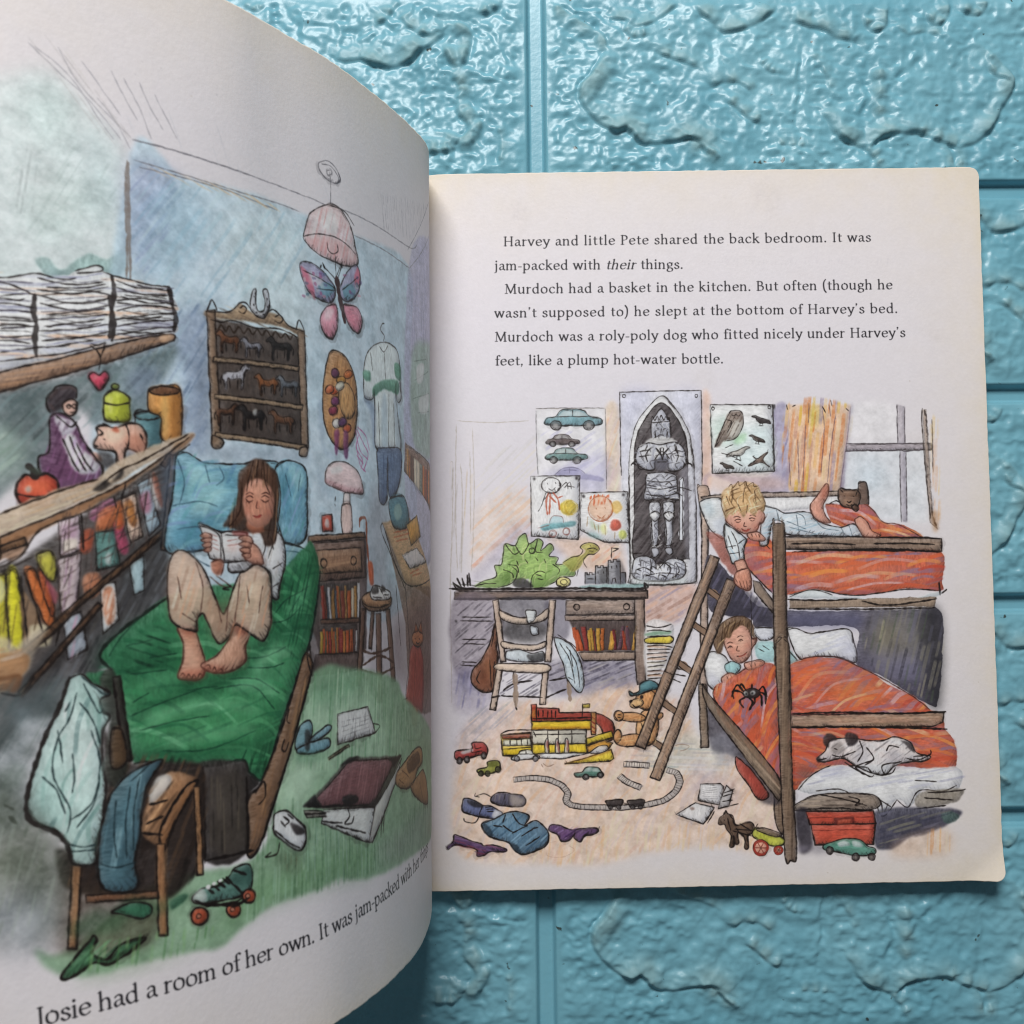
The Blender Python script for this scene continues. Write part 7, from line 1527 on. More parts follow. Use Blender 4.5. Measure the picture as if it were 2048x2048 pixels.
f 8f7a6a .97 .15 .35 0 .12|1278 981 239 0 281 2 -7 -34 -514 3
h b09a88,6d5a50 0 1.2 .5 .5 13 0 1 0|1283 978 509 0 -1 -27 -508 4
l 1b1413 .5 .85 1 .25|1272 984 122 -6 123 2/1277 951 233 -6 234 0 47 2/1534 973 93 -16 171 19/1808 1035 2 -46/1816 995 18 14
f 8d7464 .95 .2 .35 0 .12|1268 1202 249 -3 305 -11 -1 -45 -305 11 -246 6
l 1b1413 .4 .85 0 .25|1268 1202 249 -3 305 -11 -1 -45 -305 11 -246 6 -2 42
h b59c88,5f4c42,7d6658 0 1.1 .5 .55 14 0 1 0|1271 1196 545 -12 -1 -35 -545 15
l 1b1413 .5 .85 1 .25|1265 1205 135 1 176 -9 176 -4 70 -6/1267 1160 132 -5 234 -1 182 -14/1288 1178 111 1 117 -8/1581 1173 111 1 106 -7
f d3d3de .95 .2 .25 1 .12|1269 877 30 5 46 -18 58 5 76 7 20 -32 9 -81 -61 15 -69 5 -70 -5
l 1b1413 .38 .85 1 .25|1269 877 30 5 46 -18 58 5 76 7 20 -32 9 -81 -61 15 -69 5 -70 -5 -39 99 30 5
f a9a9c4 .5 1.5 .3 1 0|1449 845 52 -13 4 -63 -57 18
h b3b4ca,eaeaf0 20 2.2 .7 .5 9 0 1 0|1287 871 186 -4 21 -81 -174 3
f c9c9d8 .95 .2 .3 1 .12|1153 885 64 -1 -1 -35 -46 -5
l 1b1413 .25 .85 1 .25|1153 885 64 -1 -1 -35 -46 -5 -17 41 64 -1
f d5d5de .95 .2 .25 1 .12|978 796 34 10 41 -23 10 -46 -24 -46 -35 -16 -25 40
l 1b1413 .35 .85 1 .25|978 796 34 10 41 -23 10 -46 -24 -46 -35 -16 -25 40 -1 81 34 10
f a9a9c2 .5 1 .3 1 0|988 738 40 -35 -24 -23
f 8fb9bd .9 .2 .3 1 .12|1158 833 64 4 46 -24 34 -46 -53 -5 -81 13
l 1b1413 .26 .85 1 .25|1163 815 23 -12/1181 826 23 -17/1216 820 11 -29/1268 808 34 -38
f c25a41 .97 .15 .35 1 .12|1010 680 47 28 65 39 64 19 63 -16 82 28 76 1 75 -16 69 -35 68 -48 75 -36 68 -54 -42 -32 -104 -4 -348 1 10 -74 -72 -107 -44 75 -69 47 -56 63 -28 64
h 8a7494,7f7096,9a7f96,a86a70 28 3 1.65 .4 20 1 1 .15|1010 680 47 28 65 39 64 19 63 -16 82 28 76 1 75 -16 69 -35 68 -48 75 -36 68 -54 -42 -32 -104 -4 -348 1 10 -74 -72 -107 -44 75 -69 47 -56 63 -28 64
h d97a3c,b8483a,8a7494,d4673f,d98a4c,a8616c,bf4a36,c95a3c,d0603f,e6ab86,c4a2a8 28 1.5 1.1 .7 15 1 1 .15|1010 680 47 28 65 39 64 19 63 -16 82 28 76 1 75 -16 69 -35 68 -48 75 -36 68 -54 -42 -32 -104 -4 -348 1 10 -74 -72 -107 -44 75 -69 47 -56 63 -28 64
f 7f6c90 .45 2.5 .3 1 0|1406 753 99 -2 68 -47 -70 -10 -92 25
f e09048 .45 2.5 .3 1 0|1416 673 145 8 57 -35 -174 -8
f dc7040 .5 2.5 .3 1 0|1284 744 93 10 -2 -69 -81 -10
l 4a2b28 .4 .8 1 .25|1010 680 47 28 65 39 64 22/1296 770 70 13 81 -7 104 -48 143 -84 68 -53
f c3cad4 .95 .2 .25 1 .12|1191 1314 47 -12 35 -15 59 4 35 -9 11 -23 81 -25 48 11 28 -24 0 -21 -159 6 -105 8 -11 41 -35 0 -19 -75 -29 0 7 76
l 1b1413 .34 .85 1 .25|1191 1314 47 -12 35 -15 59 4 35 -9 11 -23 81 -25 48 11 28 -24 0 -21 -159 6 -105 8 -11 41 -35 0 -19 -75 -29 0 7 76 7 58 47 -12
h 8fa9bb,e4e9ee,a9bccb 15 1.3 .4 .6 8 1 1 0|1197 1302 64 -18 106 -2 92 -54 70 -7 -12 -17 -246 10 -10 46 -48 -51 -24 12
l 4a5a68 .26 .7 1 .25|1261 1284 24 5 46 -12 11 -35/1308 1283 10 -64/1366 1276 35 -41 58 -13/1465 1234 11 -24/1495 1242 10 -38/1238 1302 11 -47/1272 1260 70 -30/1283 1237 94 -25
f cd8f7c .95 .2 .25 1 .12|1404 1375 15 15 8 -15 -6 -35 -16 -29 8 -36 17 -23 -29 0 -29 18 -13 41 21 29
l 4a2b25 .34 .85 1 .25|1404 1375 15 15 8 -15 -6 -35 -16 -29 8 -36 17 -23 -29 0 -29 18 -13 41 21 29 24 35 15 15
f b56450 .5 .5 .3 1 0|1398 1369 24 12 -4 -35 -15 -12
f cd937f .95 .2 .25 1 .12|1516 1262 21 9 23 -21 16 -30 29 -18 -53 -5 -28 36
l 4a2b25 .32 .85 1 .25|1516 1262 21 9 23 -21 16 -30 29 -18 -53 -5 -28 36 -8 29 21 9
f c6cdd6 .95 .2 .25 1 .12|1058 1252 21 -12 51 -42 -12 -34 5 -35 -17 -9 -24 -8 -11 29 -14 41 -5 41
l 1b1413 .36 .85 1 .25|1058 1252 21 -12 51 -42 -12 -34 5 -35 -17 -9 -24 -8 -11 29 -14 41 -5 41 6 29 21 -12
h 8fa9bb,eef1f4 -60 1.3 .4 .6 7 1 1 0|1061 1240 58 -41 -7 -64 -30 -12 -19 59
l 1b1413 .28 .85 1 .25|1078 1228 23 -52 5 -47/1066 1211 17 -47/1057 1170 38 6/1125 1198 -24 -17/1068 1147 38 5
f cb8c77 .95 .2 .25 1 .12|1088 1118 32 8 14 -32 11 -36 -3 -34 -12 -6 -9 3 -17 6 -17 15 -3 18 12 23
l 4a2b25 .34 .85 1 .25|1088 1118 32 8 14 -32 11 -36 -3 -34 -12 -6 -9 3 -17 6 -17 15 -3 18 12 23 -8 35 32 8
l 4a2b25 .24 .85 1 .25|1104 1053 6 -26/1117 1053 3 -29/1129 1053 1 -32/1090 1059 8 -14
f ddae9c .5 .8 .3 1 0|1099 1106 18 5 11 -35 -17 1
f cf9582 .95 .2 .2 1 .12|1059 1275 15 24 35 17 59 -7 23 -18 8 -18 -9 -17 -12 -6 -12 -23 -29 -11 -29 9 -29 21 -15 12
l 4a2b25 .3 .85 1 .25|1059 1275 15 24 35 17 59 -7 23 -18 8 -18 -9 -17 -12 -6 -12 -23 -29 -11 -29 9 -29 21 -15 12 -5 17 15 24
f c86f5c .45 .8 .3 1 .12|1117 1242 -2 -5 -5 -4 -8 -1 -8 2 -5 4 -2 5 2 5 6 4 7 1 8 -1 5 -4
f c86f5c .45 .8 .3 1 .12|1175 1238 -1 -4 -5 -4 -6 -1 -6 2 -4 3 -1 5 1 5 5 3 6 1 5 -1 5 -4
f dfb3a2 .5 1 .3 1 0|1109 1292 41 0 -7 -30 -29 1
l 3d211c .28 .9 1 .25|1091 1263 12 5 11 -3/1094 1259 10 -2 8 4/1141 1268 11 4 12 -3/1144 1264 9 -3 8 5/1126 1257 -3 -13 11 -2/1114 1235 14 -7 18 6/1088 1275 12 3 12 -5/1144 1279 10 3 12 -4
l a3473e .5 .75 1 .25|1118 1231 11 -5 13 6
f c9a478 .96 .2 .35 1 .12|1048 1328 -2 30 24 23 35 17 41 -1 29 -15 17 -33 8 -23 -9 -35 -17 12 -13 -23 -23 12 -18 -18 -17 21 -18 -14 -14 6 -9 -17 -11 29
h 7d5a3a,e6cfa6,a98458,f0dfbc,5f432c 70 .9 .32 .75 5 1 1 .4|1051 1328 24 50 71 18 41 -35 7 -59 -38 -11 -47 -5 -41 -5
l 4f3826 .26 .8 1 .25|1070 1381 12 11 6 -12 17 21 6 -15 21 15 5 -16 21 12 3 -15 17 3/1049 1352 -4 -35 14 -36/1192 1349 8 -29 -9 -29/1063 1351 11 -35/1087 1369 -7 -47/1128 1380 -7 -53/1163 1367 5 -47/1104 1322 11 -30/1139 1321 -7 -35
f cd917d .95 .2 .3 1 .12|1134 1216 32 8 23 -15 9 -15 -15 -5 -35 6
l 4a2b25 .28 .85 1 .25|1134 1216 32 8 23 -15 9 -15 -15 -5 -35 6 -14 21 32 8
l 4a2b25 .22 .8 1 .25|1148 1217 6 -13/1161 1220 6 -16/1173 1216 7 -16
f 7d5d4c .95 .2 .4 1 .12|1460 1363 9 10 17 -5 36 -3 8 -5 9 -16 -7 -29 -12 -18 -24 6 -23 7 -14 23
l 1b1413 .34 .85 1 .25|1460 1363 9 10 17 -5 36 -3 8 -5 9 -16 -7 -29 -12 -18 -24 6 -23 7 -14 23 1 30 9 10
f b08a74 .7 .4 .3 1 .12|1510 1321 -2 -6 -6 -4 -8 -2 -9 2 -6 4 -2 6 3 6 6 4 8 2 8 -2 6 -4
l 1b1413 .36 .85 1 .25|1480 1345 3 -3/1512 1344 3 -3/1491 1326 7 -5 8 5/1488 1315 11 -5 9 5/1466 1368 11 -12/1527 1360 -6 -16/1426 1316 24 12 12 -6
f 6d4f42 .95 .2 .3 1 .12|1505 1306 15 9 12 -15 -13 -12
l 1b1413 .3 .85 1 .25|1505 1306 15 9 12 -15 -13 -12 -14 18 15 9
f cd927e .95 .2 .2 1 .12|1045 846 15 35 36 22 34 -18 14 -35 14 0 -1 -17 -14 -17 -9 -29 -30 -22 -28 9 -17 26
l 4a2b25 .32 .85 1 .25|1045 846 15 35 36 22 34 -18 14 -35 14 0 -1 -17 -14 -17 -9 -29 -30 -22 -28 9 -17 26 -14 46 15 35
f dfb09e .5 1 .3 1 0|1089 863 29 5 5 -35 -29 -16
f c8705c .45 .7 .3 1 .12|1085 805 -2 -4 -4 -4 -6 -1 -6 2 -4 3 -1 5 1 4 5 3 6 2 5 -2 4 -3
f c8705c .4 .7 .3 1 .12|1139 824 -1 -4 -4 -3 -5 -1 -6 2 -3 3 -2 4 2 4 4 3 5 1 5 -2 4 -3
l 3d211c .28 .9 1 .25|1058 817 8 7 9 -5/1095 841 10 6 8 -4/1055 832 10 5 11 -3/1092 854 11 6 10 -3/1092 825 -3 -15 10 -3/1090 788 21 4 16 11
f 3d2a22 .9 .2 .3 1 .12|1071 820 -1 -1 -1 -2 -2 0 -2 1 -1 1 0 2 0 1 2 1 1 1 2 -1 1 -1
f 3d2a22 .9 .2 .3 1 .12|1108 843 -1 -1 -1 -2 -2 0 -2 0 -1 2 0 1 0 2 2 1 1 1 2 -1 1 -1
l a3473e .45 .7 1 .25|1097 789 14 1 12 8
f 7d5c42 .96 .2 .35 1 .12|1018 806 -8 35 21 52 30 25 41 11 34 -15 14 -35 5 -29 -11 6 -14 29 -23 12 -24 -17 -17 -28 -15 0 -9 -35 -12 -17
h 4a3322,a98a68,c0a27e,5f4430 65 .9 .32 .75 6 1 1 .2|1018 818 25 80 59 28 46 -35 -1 -29 -46 35 -35 -34 -24 -34
l 3a271b .28 .8 1 .25|1021 803 -11 38 21 52 30 25 41 11 34 -15 14 -35/1067 909 -16 -51/1090 915 -18 -46/1107 917 -12 -26/1043 892 -7 -51/1131 908 -4 -23
f 8fb9be .95 .2 .3 1 .12|1049 760 21 11 29 -12 -1 -17 -23 -17 -23 12
l 1b1413 .28 .85 1 .25|1049 760 21 11 29 -12 -1 -17 -23 -17 -23 12 -3 23 21 11
f cb8d79 .95 .2 .3 1 .12|1116 764 29 8 29 3 12 -12 -24 -17 -35 -5
l 4a2b25 .3 .85 1 .25|1116 764 29 8 29 3 12 -12 -24 -17 -35 -5 -11 23 29 8
f cb8d79 .95 .2 .3 1 .12|1034 714 29 17 29 -12 -12 -17 -35 -11
l 4a2b25 .3 .85 1 .25|1034 714 29 17 29 -12 -12 -17 -35 -11 -11 23 29 17
l 4a2b25 .22 .8 1 .25|1133 764 6 -14/1151 768 5 -15/1052 722 5 -14/1066 725 6 -14
l 1b1413 .2 .85 1 .25|1143 1018 -1 -168 -2 -167
f 7d6656 1 .2 .15 1 .12|1225 1241 9 9 23 0 10 -13 1 -157 -1 -174 4 -202 7 -104 -3 -380 -63 1 11 380 -2 306
l 1b1413 .42 .85 1 .25|1225 1241 9 9 23 0 10 -13 1 -157 -1 -174 4 -202 7 -104 -3 -380 -63 1 11 380 -2 306 4 334 9 9
h a58c78,55443a,8f7866 88 1.2 .5 .55 14 1 1 0|1231 1238 32 -1 6 -389 -2 -572 -48 1 3 572
f 3a3540 .9 .5 .45 1 .12|984 612 92 -101 92 -107 61 -95 -1 -30 -68 13 -79 144 -87 39
f 8f8f9c .6 1 .5 1 0|988 500 51 24 36 -63 -1 -49 -56 13
f b0463a .95 .2 .35 1 .12|1081 442 49 -44 61 -88 -37 -15 -37 54 -34 50
l 1b1413 .32 .85 1 .25|1081 442 49 -44 61 -88 -37 -15 -37 54 -34 50 -2 43 49 -44
f c25a41 .97 .15 .35 1 .12|1273 591 139 1 342 -4 61 -66 28 -38 7 -63 -14 -43 -76 8 -107 14 -220 5 -102 -36 -26 -24 -31 -2
h 8a7494,7f7096,9a7f96,a86a70 -10 3 1.65 .4 20 1 1 .1|1273 591 139 1 342 -4 61 -66 28 -38 7 -63 -14 -43 -76 8 -107 14 -220 5 -102 -36 -26 -24 -31 -2
h d97a3c,b8483a,8a7494,d4673f,d98a4c,a8616c,bf4a36,c95a3c,d0603f,e6ab86,c4a2a8 -10 1.5 1.1 .7 15 1 1 .1|1273 591 139 1 342 -4 61 -66 28 -38 7 -63 -14 -43 -76 8 -107 14 -220 5 -102 -36 -26 -24 -31 -2
f c25a41 .97 .15 .35 1 .12|1013 668 48 43 64 24 95 17 10 -132 6 -274 -55 51 -62 76 -61 88
h 8a7494,7f7096,9a7f96,a86a70 62 3 1.5 .4 20 1 1 .1|1013 668 48 43 64 24 95 17 10 -132 6 -274 -55 51 -62 76 -61 88
h d97a3c,b8483a,8a7494,d4673f,d98a4c,a8616c,bf4a36,c95a3c,d0603f,e6ab86,c4a2a8 62 1.5 1 .7 15 1 1 .1|1013 668 48 43 64 24 95 17 10 -132 6 -274 -55 51 -62 76 -61 88
l 1b1413 .4 .85 1 .25|1010 677 -4 -28 52 -88 61 -88 74 -89 40 -41
f a08674 .95 .2 .35 0 .12|1273 581 538 0 -7 -34 -39 -15 -493 8
l 1b1413 .4 .85 0 .25|1273 581 538 0 -7 -34 -39 -15 -493 8 1 41
h c0a690,78614f 0 1.1 .5 .55 14 0 1 0|1279 576 519 -1 -1 -34 -519 2
l 1b1413 .6 .85 1 .25|1273 585 164 3 190 -8 190 3/1272 538 164 0 253 -9 130 -6
f d6d6e4 .97 .2 .25 1 .12|1292 327 52 48 76 30 75 -14 126 -9 228 8 10 -69 -51 -17 -75 14 -27 -37 -32 -24 -37 26 -52 -55 -36 56 -81 27 -101 -4
f 9a9ab8 .55 1.5 .3 1 0|1344 369 88 29 63 -13 -63 -18
f e0e0ea .6 2 .3 1 0|1381 368 113 -14 95 -2 -33 -31 -150 10
h 8d8ca8,f0f0f4,a9a9c0 10 2.2 .6 .5 10 1 1 0|1318 345 102 54 422 -15 -2 -62 -133 -10 -121 -59 -36 50
l 1b1413 .35 .85 1 .25|1292 324 52 51 63 30/1418 312 75 -8 56 -7 36 -69 52 55/1637 283 37 -26 40 55 82 -2 51 18/1556 297 62 -39/1702 349 76 -7/1355 319 76 5 37 -13/1581 284 5 -44/1605 271 -13 -31
f e6e3e6 .95 .2 .25 1 .12|1361 428 29 27 20 37 38 6 50 -1 38 -7 57 -2 44 12 50 -20 24 -37 48 -14 -23 -15 -51 -2 -51 -11 -38 -31 -44 7 -56 26 -44 26 -63 -11
l 1b1413 .4 .85 1 .25|1361 428 29 27 20 37 38 6 50 -1 38 -7 57 -2 44 12 50 -20 24 -37 48 -14 -23 -15 -51 -2 -51 -11 -38 -31 -44 7 -56 26 -44 26 -63 -11 -28 10 29 27
f 3a3032 .95 .2 .3 1 .12|1384 486 14 31 25 -7 12 -15 -26 -9 -6 -19
f 3a3032 .95 .2 .3 1 .12|1460 504 13 12 32 -10 -7 -28 -26 -6
f 7d7270 .75 .5 .3 1 .12|1422 479 25 6 12 -31 -32 -9 -15 16
f 3f3638 .85 .2 .3 1 .12|1656 487 37 -13 12 -31 -31 25
f 2b2426 .9 .2 .3 1 .12|1358 431 12 6 9 -16 -15 -6
f 9d9aa6 .5 1 .3 1 0|1497 453 38 24 11 -62 -50 -5
f 9d9aa6 .45 1 .3 1 0|1611 451 44 -1 -8 -37 -44 -12
h 7d7880,f2f0f0,5a5256 35 1.7 .4 .5 5 1 1 0|1422 479 253 2 11 -57 -96 -29 -94 27 -62 20
l 1b1413 .42 .85 1 .25|1415 442 31 -7 51 18/1511 490 11 -37 -20 -37/1535 465 24 -38 -32 -24/1604 451 13 18 32 -7/1552 377 -19 19 -38 1 50 -32 13 6/1596 370 -6 31 64 12/1422 464 12 -5/1673 425 38 -7 45 17 3 16/1698 430 38 3/1589 370 32 6 13 18/1458 416 37 -25 31 -19/1470 404 32 -1/1364 425 31 5/1496 403 63 18
f 6b686e .4 1 .3 1 0|1294 401 50 5 -13 -30 -32 -31
f 8d7c70 .95 .2 .4 1 .12|1298 283 69 24 183 -4 4 -50 -251 -1 -25 13
l 1b1413 .35 .85 1 .25|1298 283 69 24 183 -4 4 -50 -251 -1 -25 13 20 18 69 24
f 7d7264 .85 .3 .5 1 .12|1720 306 139 9 -7 -37 -58 -17 -88 -5
h 5a4c46,b3a18f 0 1.3 .5 .6 9 0 1 0|1298 290 245 7 -1 -37 -239 -1
l 1b1413 .45 .85 1 .25|1367 307 94 -21 69 -20/1468 298 37 -13 -13 -18 25 6/1745 305 101 4 32 6/1732 287 101 -8/1297 256 132 3 125 -12/1693 250 114 10
f 2f2a34 .93 .6 .5 1 0|1284 253 44 -1 10 -118 -38 -23 -17 74
f 3b3a4e .92 .35 .5 1 .12|1567 247 271 0 5 -31 -77 -41 -89 -23 -64 -36 -56 14
f 56706a .85 .2 .3 1 .12|1793 236 51 -1 5 -19 -32 -18 -24 13
f 6a6470 .5 1 .3 1 0|1294 135 69 -1 37 -25 -100 2
h 33344a,77758c,8f8a76 15 1.7 .6 .5 9 0 1 0|1573 247 258 -6 -90 -72 -171 -46
f c9a58a .6 1.5 .6 1 0|1639 147 165 33 10 -80 -76 -17 -125 9
h d99e62,c78a58,e2c4a8 86 1.4 .6 .5 8 0 1 0|1741 181 76 5 -3 -86 -88 -11
f b8412f .95 .2 .3 0 .12|1319 249 235 -2 7 -44 -231 1
l 1b1413 .4 .85 0 .25|1319 249 235 -2 7 -44 -231 1 -11 45
f bf4733 .95 .2 .3 0 .12|1335 204 224 -1 -8 -70 -204 1
l 1b1413 .4 .85 0 .25|1335 204 224 -1 -8 -70 -204 1 -12 70
f 6d2a26 .9 .2 .3 0 .12|1416 228 69 2 5 -26 -75 -1
f c85a42 .85 .2 .3 0 .12|1428 219 47 1 0 -16 -48 -1
l 6d2a26 .25 .7 1 .25|1318 227 98 1/1491 227 68 0/1339 184 214 0
f 55907f .95 .2 .3 1 .12|1379 134 41 14 31 6 50 -4 31 -23 25 -9 -7 -19 -63 -2 -62 11 -44 10
l 1b1413 .32 .85 1 .25|1379 134 41 14 31 6 50 -4 31 -23 25 -9 -7 -19 -63 -2 -62 11 -44 10 -2 16 41 14
f cdd3d4 .9 .2 .3 1 .12|1426 139 25 10 19 -17 -32 -5
f cdd3d4 .85 .2 .3 1 .12|1479 144 22 -2 12 -14 -31 -1
f 4a4040 .95 .2 .3 1 .12|1411 114 -1 -6 -5 -4 -6 -2 -7 2 -4 5 -2 6 2 6 5 5 6 1 6 -2 5 -4
l 1b1413 .3 .85 1 .25|1411 114 -1 -6 -5 -4 -6 -2 -7 2 -4 5 -2 6 2 6 5 5 6 1 6 -2 5 -4 1 -7 -1 -6
f a39a94 .8 .2 .3 1 .12|1404 115 -1 -3 -2 -2 -2 0 -3 1 -2 1 0 3 1 2 1 2 3 1 2 -1 2 -2
f 4a4040 .95 .2 .3 1 .12|1500 91 -2 -6 -5 -4 -6 -2 -6 2 -5 4 -1 7 2 6 4 4 7 2 6 -2 4 -5
l 1b1413 .3 .85 1 .25|1500 91 -2 -6 -5 -4 -6 -2 -6 2 -5 4 -1 7 2 6 4 4 7 2 6 -2 4 -5 2 -6 -2 -6
f a39a94 .8 .2 .3 1 .12|1492 91 0 -2 -2 -2 -3 -1 -2 1 -2 2 -1 2 1 3 2 2 2 0 3 0 2 -2
f 4a4040 .95 .2 .3 1 .12|1556 90 -2 -6 -4 -5 -7 -1 -6 2 -4 4 -2 6 2 7 5 4 6 1 6 -1 5 -5
l 1b1413 .3 .85 1 .25|1556 90 -2 -6 -4 -5 -7 -1 -6 2 -4 4 -2 6 2 7 5 4 6 1 6 -1 5 -5 1 -6 -2 -6
f a39a94 .8 .2 .3 1 .12|1549 90 -1 -2 -2 -2 -2 -1 -3 1 -2 2 0 2 0 3 2 1 3 1 2 -1 2 -1
f 8a7565 .95 .2 .35 0 .12|953 694 6 -219 26 1 -6 218
l 1b1413 .4 .85 0 .25|953 694 6 -219 26 1 -6 218 -26 0
f 85705f .95 .2 .35 1 .12|966 694 31 -44 172 -203 64 -94 -4 -62 -25 25 -85 113 -129 177
l 1b1413 .42 .85 1 .25|966 694 31 -44 172 -203 64 -94 -4 -62 -25 25 -85 113 -129 177 -24 88 31 -44
h b39a86,5f4d42 -50 1.2 .5 .55 13 1 1 0|978 669 31 -38 215 -284 -7 -31 -111 132
f 7d6656 .95 .2 .35 1 .12|1228 833 43 0 1 -276 4 -261 8 -197 -22 -15 -18 6 -9 207 -4 261
l 1b1413 .42 .85 1 .25|1228 833 43 0 1 -276 4 -261 8 -197 -22 -15 -18 6 -9 207 -4 261 -3 275 43 0
h a58c78,55443a,8f7866 87 1.2 .5 .55 14 1 1 0|1231 808 38 -1 4 -511 2 -191 -25 -6 -17 396
f 2a2424 .95 .2 .3 1 .12|1169 659 -4 -8 -11 -6 -15 -2 -16 3 -11 6 -3 8 4 8 11 6 15 2 15 -3 11 -6
l 1b1413 .3 .85 1 .25|1169 659 -4 -8 -11 -6 -15 -2 -16 3 -11 6 -3 8 4 8 11 6 15 2 15 -3 11 -6 4 -8 -4 -8
f e8e4cf 1 .2 .3 1 .12|1126 660 -1 -4 -3 -2 -4 -1 -4 1 -3 2 -1 4 1 3 3 3 4 1 4 -1 3 -3
f e8e4cf 1 .2 .3 1 .12|1152 659 -2 -3 -3 -3 -4 -1 -4 1 -3 3 -1 3 1 4 3 2 4 1 5 -1 2 -2
f 1c1818 1 .2 .3 1 .12|1124 659 0 -2 -2 -2 -2 0 -1 0 -2 2 0 2 0 2 2 2 2 1 2 -1 1 -2
f 1c1818 1 .2 .3 1 .12|1145 657 -1 -2 -1 -1 -2 -1 -2 1 -2 1 0 3 1 2 1 1 2 1 2 -1 1 -1
l 1b1413 .55 .92 1 .25|1111 666 -19 22 -13 -9 -10 -31/1114 654 -16 12 -25 1 2 -25/1117 647 -20 -15 13 -22/1129 644 12 -16 -13 -28/1148 644 0 -16 -17 -25/1164 656 9 -10 0 -31/1167 662 19 -10 -1 -31/1164 668 16 13 12 -35/1120 669 -15 22 -7 -6/1140 691 -1 -16
l 8a6f5e 1.9 .95 0 .25|969 1039 88 -64
l 1b1413 .3 .85 0 .25|969 1050 88 -64/965 1028 88 -64
l 8a6f5e 1.9 .95 0 .25|919 918 88 -64
l 1b1413 .3 .85 0 .25|919 929 88 -64/915 907 88 -64
l 8a6f5e 1.9 .95 0 .25|865 786 88 -64
l 1b1413 .3 .85 0 .25|865 797 88 -64/861 775 88 -64
l 8a6f5e 1.9 .95 0 .25|809 649 88 -64
l 1b1413 .3 .85 0 .25|809 660 88 -64/805 638 88 -63
l 8a6f5e 1.9 .95 0 .25|759 526 87 -64
l 1b1413 .3 .85 0 .25|759 537 87 -64/755 515 87 -64
f a08370 .98 .1 .35 0 .12|1003 1145 -272 -658 33 -13 271 658
h c4a68e,6d5448,b38f78 -111.39 1 .5 .55 13 0 1 0|1003 1145 -272 -658 33 -13 271 658
l 1b1413 .42 .85 0 .25|1003 1145 -272 -658 33 -13 271 658 -32 13
f a08370 .98 .1 .35 0 .12|1059 1061 -278 -684 33 -13 278 683
h c4a68e,6d5448,b38f78 -111.01 1 .5 .55 13 0 1 0|1059 1061 -278 -684 33 -13 278 683
l 1b1413 .42 .85 0 .25|1059 1061 -278 -684 33 -13 278 683 -33 14
f cb8c77 .95 .2 .25 1 .12|1096 1085 38 9 11 -36 -3 -34 -12 -6 -9 3 -17 6 -17 15 -3 18
l 4a2b25 .34 .85 1 .25|1096 1085 38 9 11 -36 -3 -34 -12 -6 -9 3 -17 6 -17 15 -3 18 12 25 38 9
l 4a2b25 .24 .85 1 .25|1104 1053 6 -26/1117 1053 3 -29/1129 1053 1 -32/1090 1059 8 -14
f a33a30 .95 .2 .2 0 .12|373 623 92 -4 2 -14 114 -2 0 -29 -208 1
l 1b1413 .36 .85 0 .25|373 623 92 -4 2 -14 114 -2 0 -29 -208 1 0 48
f b0432f .95 .2 .2 0 .12|371 634 17 1 1 -59 -17 -1
l 1b1413 .34 .85 0 .25|371 634 17 1 1 -59 -17 -1 -1 59
l 1b1413 .45 .85 1 .25|395 616 0 -24/411 614 0 -23/427 613 0 -24/441 612 0 -24/454 611 0 -23/378 586 87 -1 113 1
f d98a3c .9 .2 .3 0 .12|374 611 11 7 0 -31 -10 5
f dcb02c .95 .2 .15 0 .12|370 575 208 1 0 -30 -206 0
l 1b1413 .4 .85 0 .25|370 575 208 1 0 -30 -206 0 -2 29
f c27a28 .55 .2 .3 0 0|373 556 203 0 0 -10 -203 1
f c8c2b6 .95 .2 .15 0 .12|373 545 188 0 -1 -50 -187 2
l 1b1413 .36 .85 0 .25|373 545 188 0 -1 -50 -187 2 0 48
f 8d8a86 .55 .6 .3 0 0|464 543 93 0 0 -45 -71 0
f dcb42c .95 .2 .15 0 .12|373 497 188 0 2 -33 -190 1
l 1b1413 .36 .85 0 .25|373 497 188 0 2 -33 -190 1 0 32
l 1b1413 .34 .85 1 .25|378 541 8 -18/427 543 -1 -46/464 544 0 -46/510 544 0 -47/378 531 178 -1
f cdb04a .95 .2 .15 0 .12|264 531 104 8 3 -81 -101 1
l 1b1413 .4 .85 0 .25|264 531 104 8 3 -81 -101 1 -6 72
f a5473a .95 .2 .2 0 .12|267 530 100 5 1 -16 -98 -1
l 1b1413 .28 .85 0 .25|267 530 100 5 1 -16 -98 -1 -3 12
f d8d2c8 .95 .2 .15 0 .12|271 514 96 3 1 -23 -96 0
l 1b1413 .28 .85 0 .25|271 514 96 3 1 -23 -96 0 -1 20
f dbb22a .95 .2 .15 0 .12|271 482 99 6 1 -26 -99 -2
l 1b1413 .3 .85 0 .25|271 482 99 6 1 -26 -99 -2 -1 22
l 1b1413 .36 .85 1 .25|264 533 28 13 78 1/295 515 1 -21/319 515 1 -20/335 516 1 -21/356 516 1 -20
f d9d2cc .6 .2 .9 1 .12|273 530 94 1 0 -5 -94 -1
f d5d0cc .95 .2 .3 1 .12|417 469 1 37 6 12 5 -12 2 -38
l 1b1413 .3 .85 1 .25|417 469 1 37 6 12 5 -12 2 -38 -14 1 1 37
f a33a34 .7 .2 .3 1 .12|423 506 5 0 1 -32 -5 0
f d5d0cc .95 .2 .3 1 .12|453 468 1 37 6 12 5 -12 2 -37
l 1b1413 .3 .85 1 .25|453 468 1 37 6 12 5 -12 2 -37 -14 0 1 37
f a33a34 .7 .2 .3 1 .12|459 505 5 0 1 -32 -5 0
f d5d0cc .95 .2 .3 1 .12|485 467 2 38 5 11 6 -11 1 -38
l 1b1413 .3 .85 1 .25|485 467 2 38 5 11 6 -11 1 -38 -14 0 2 38
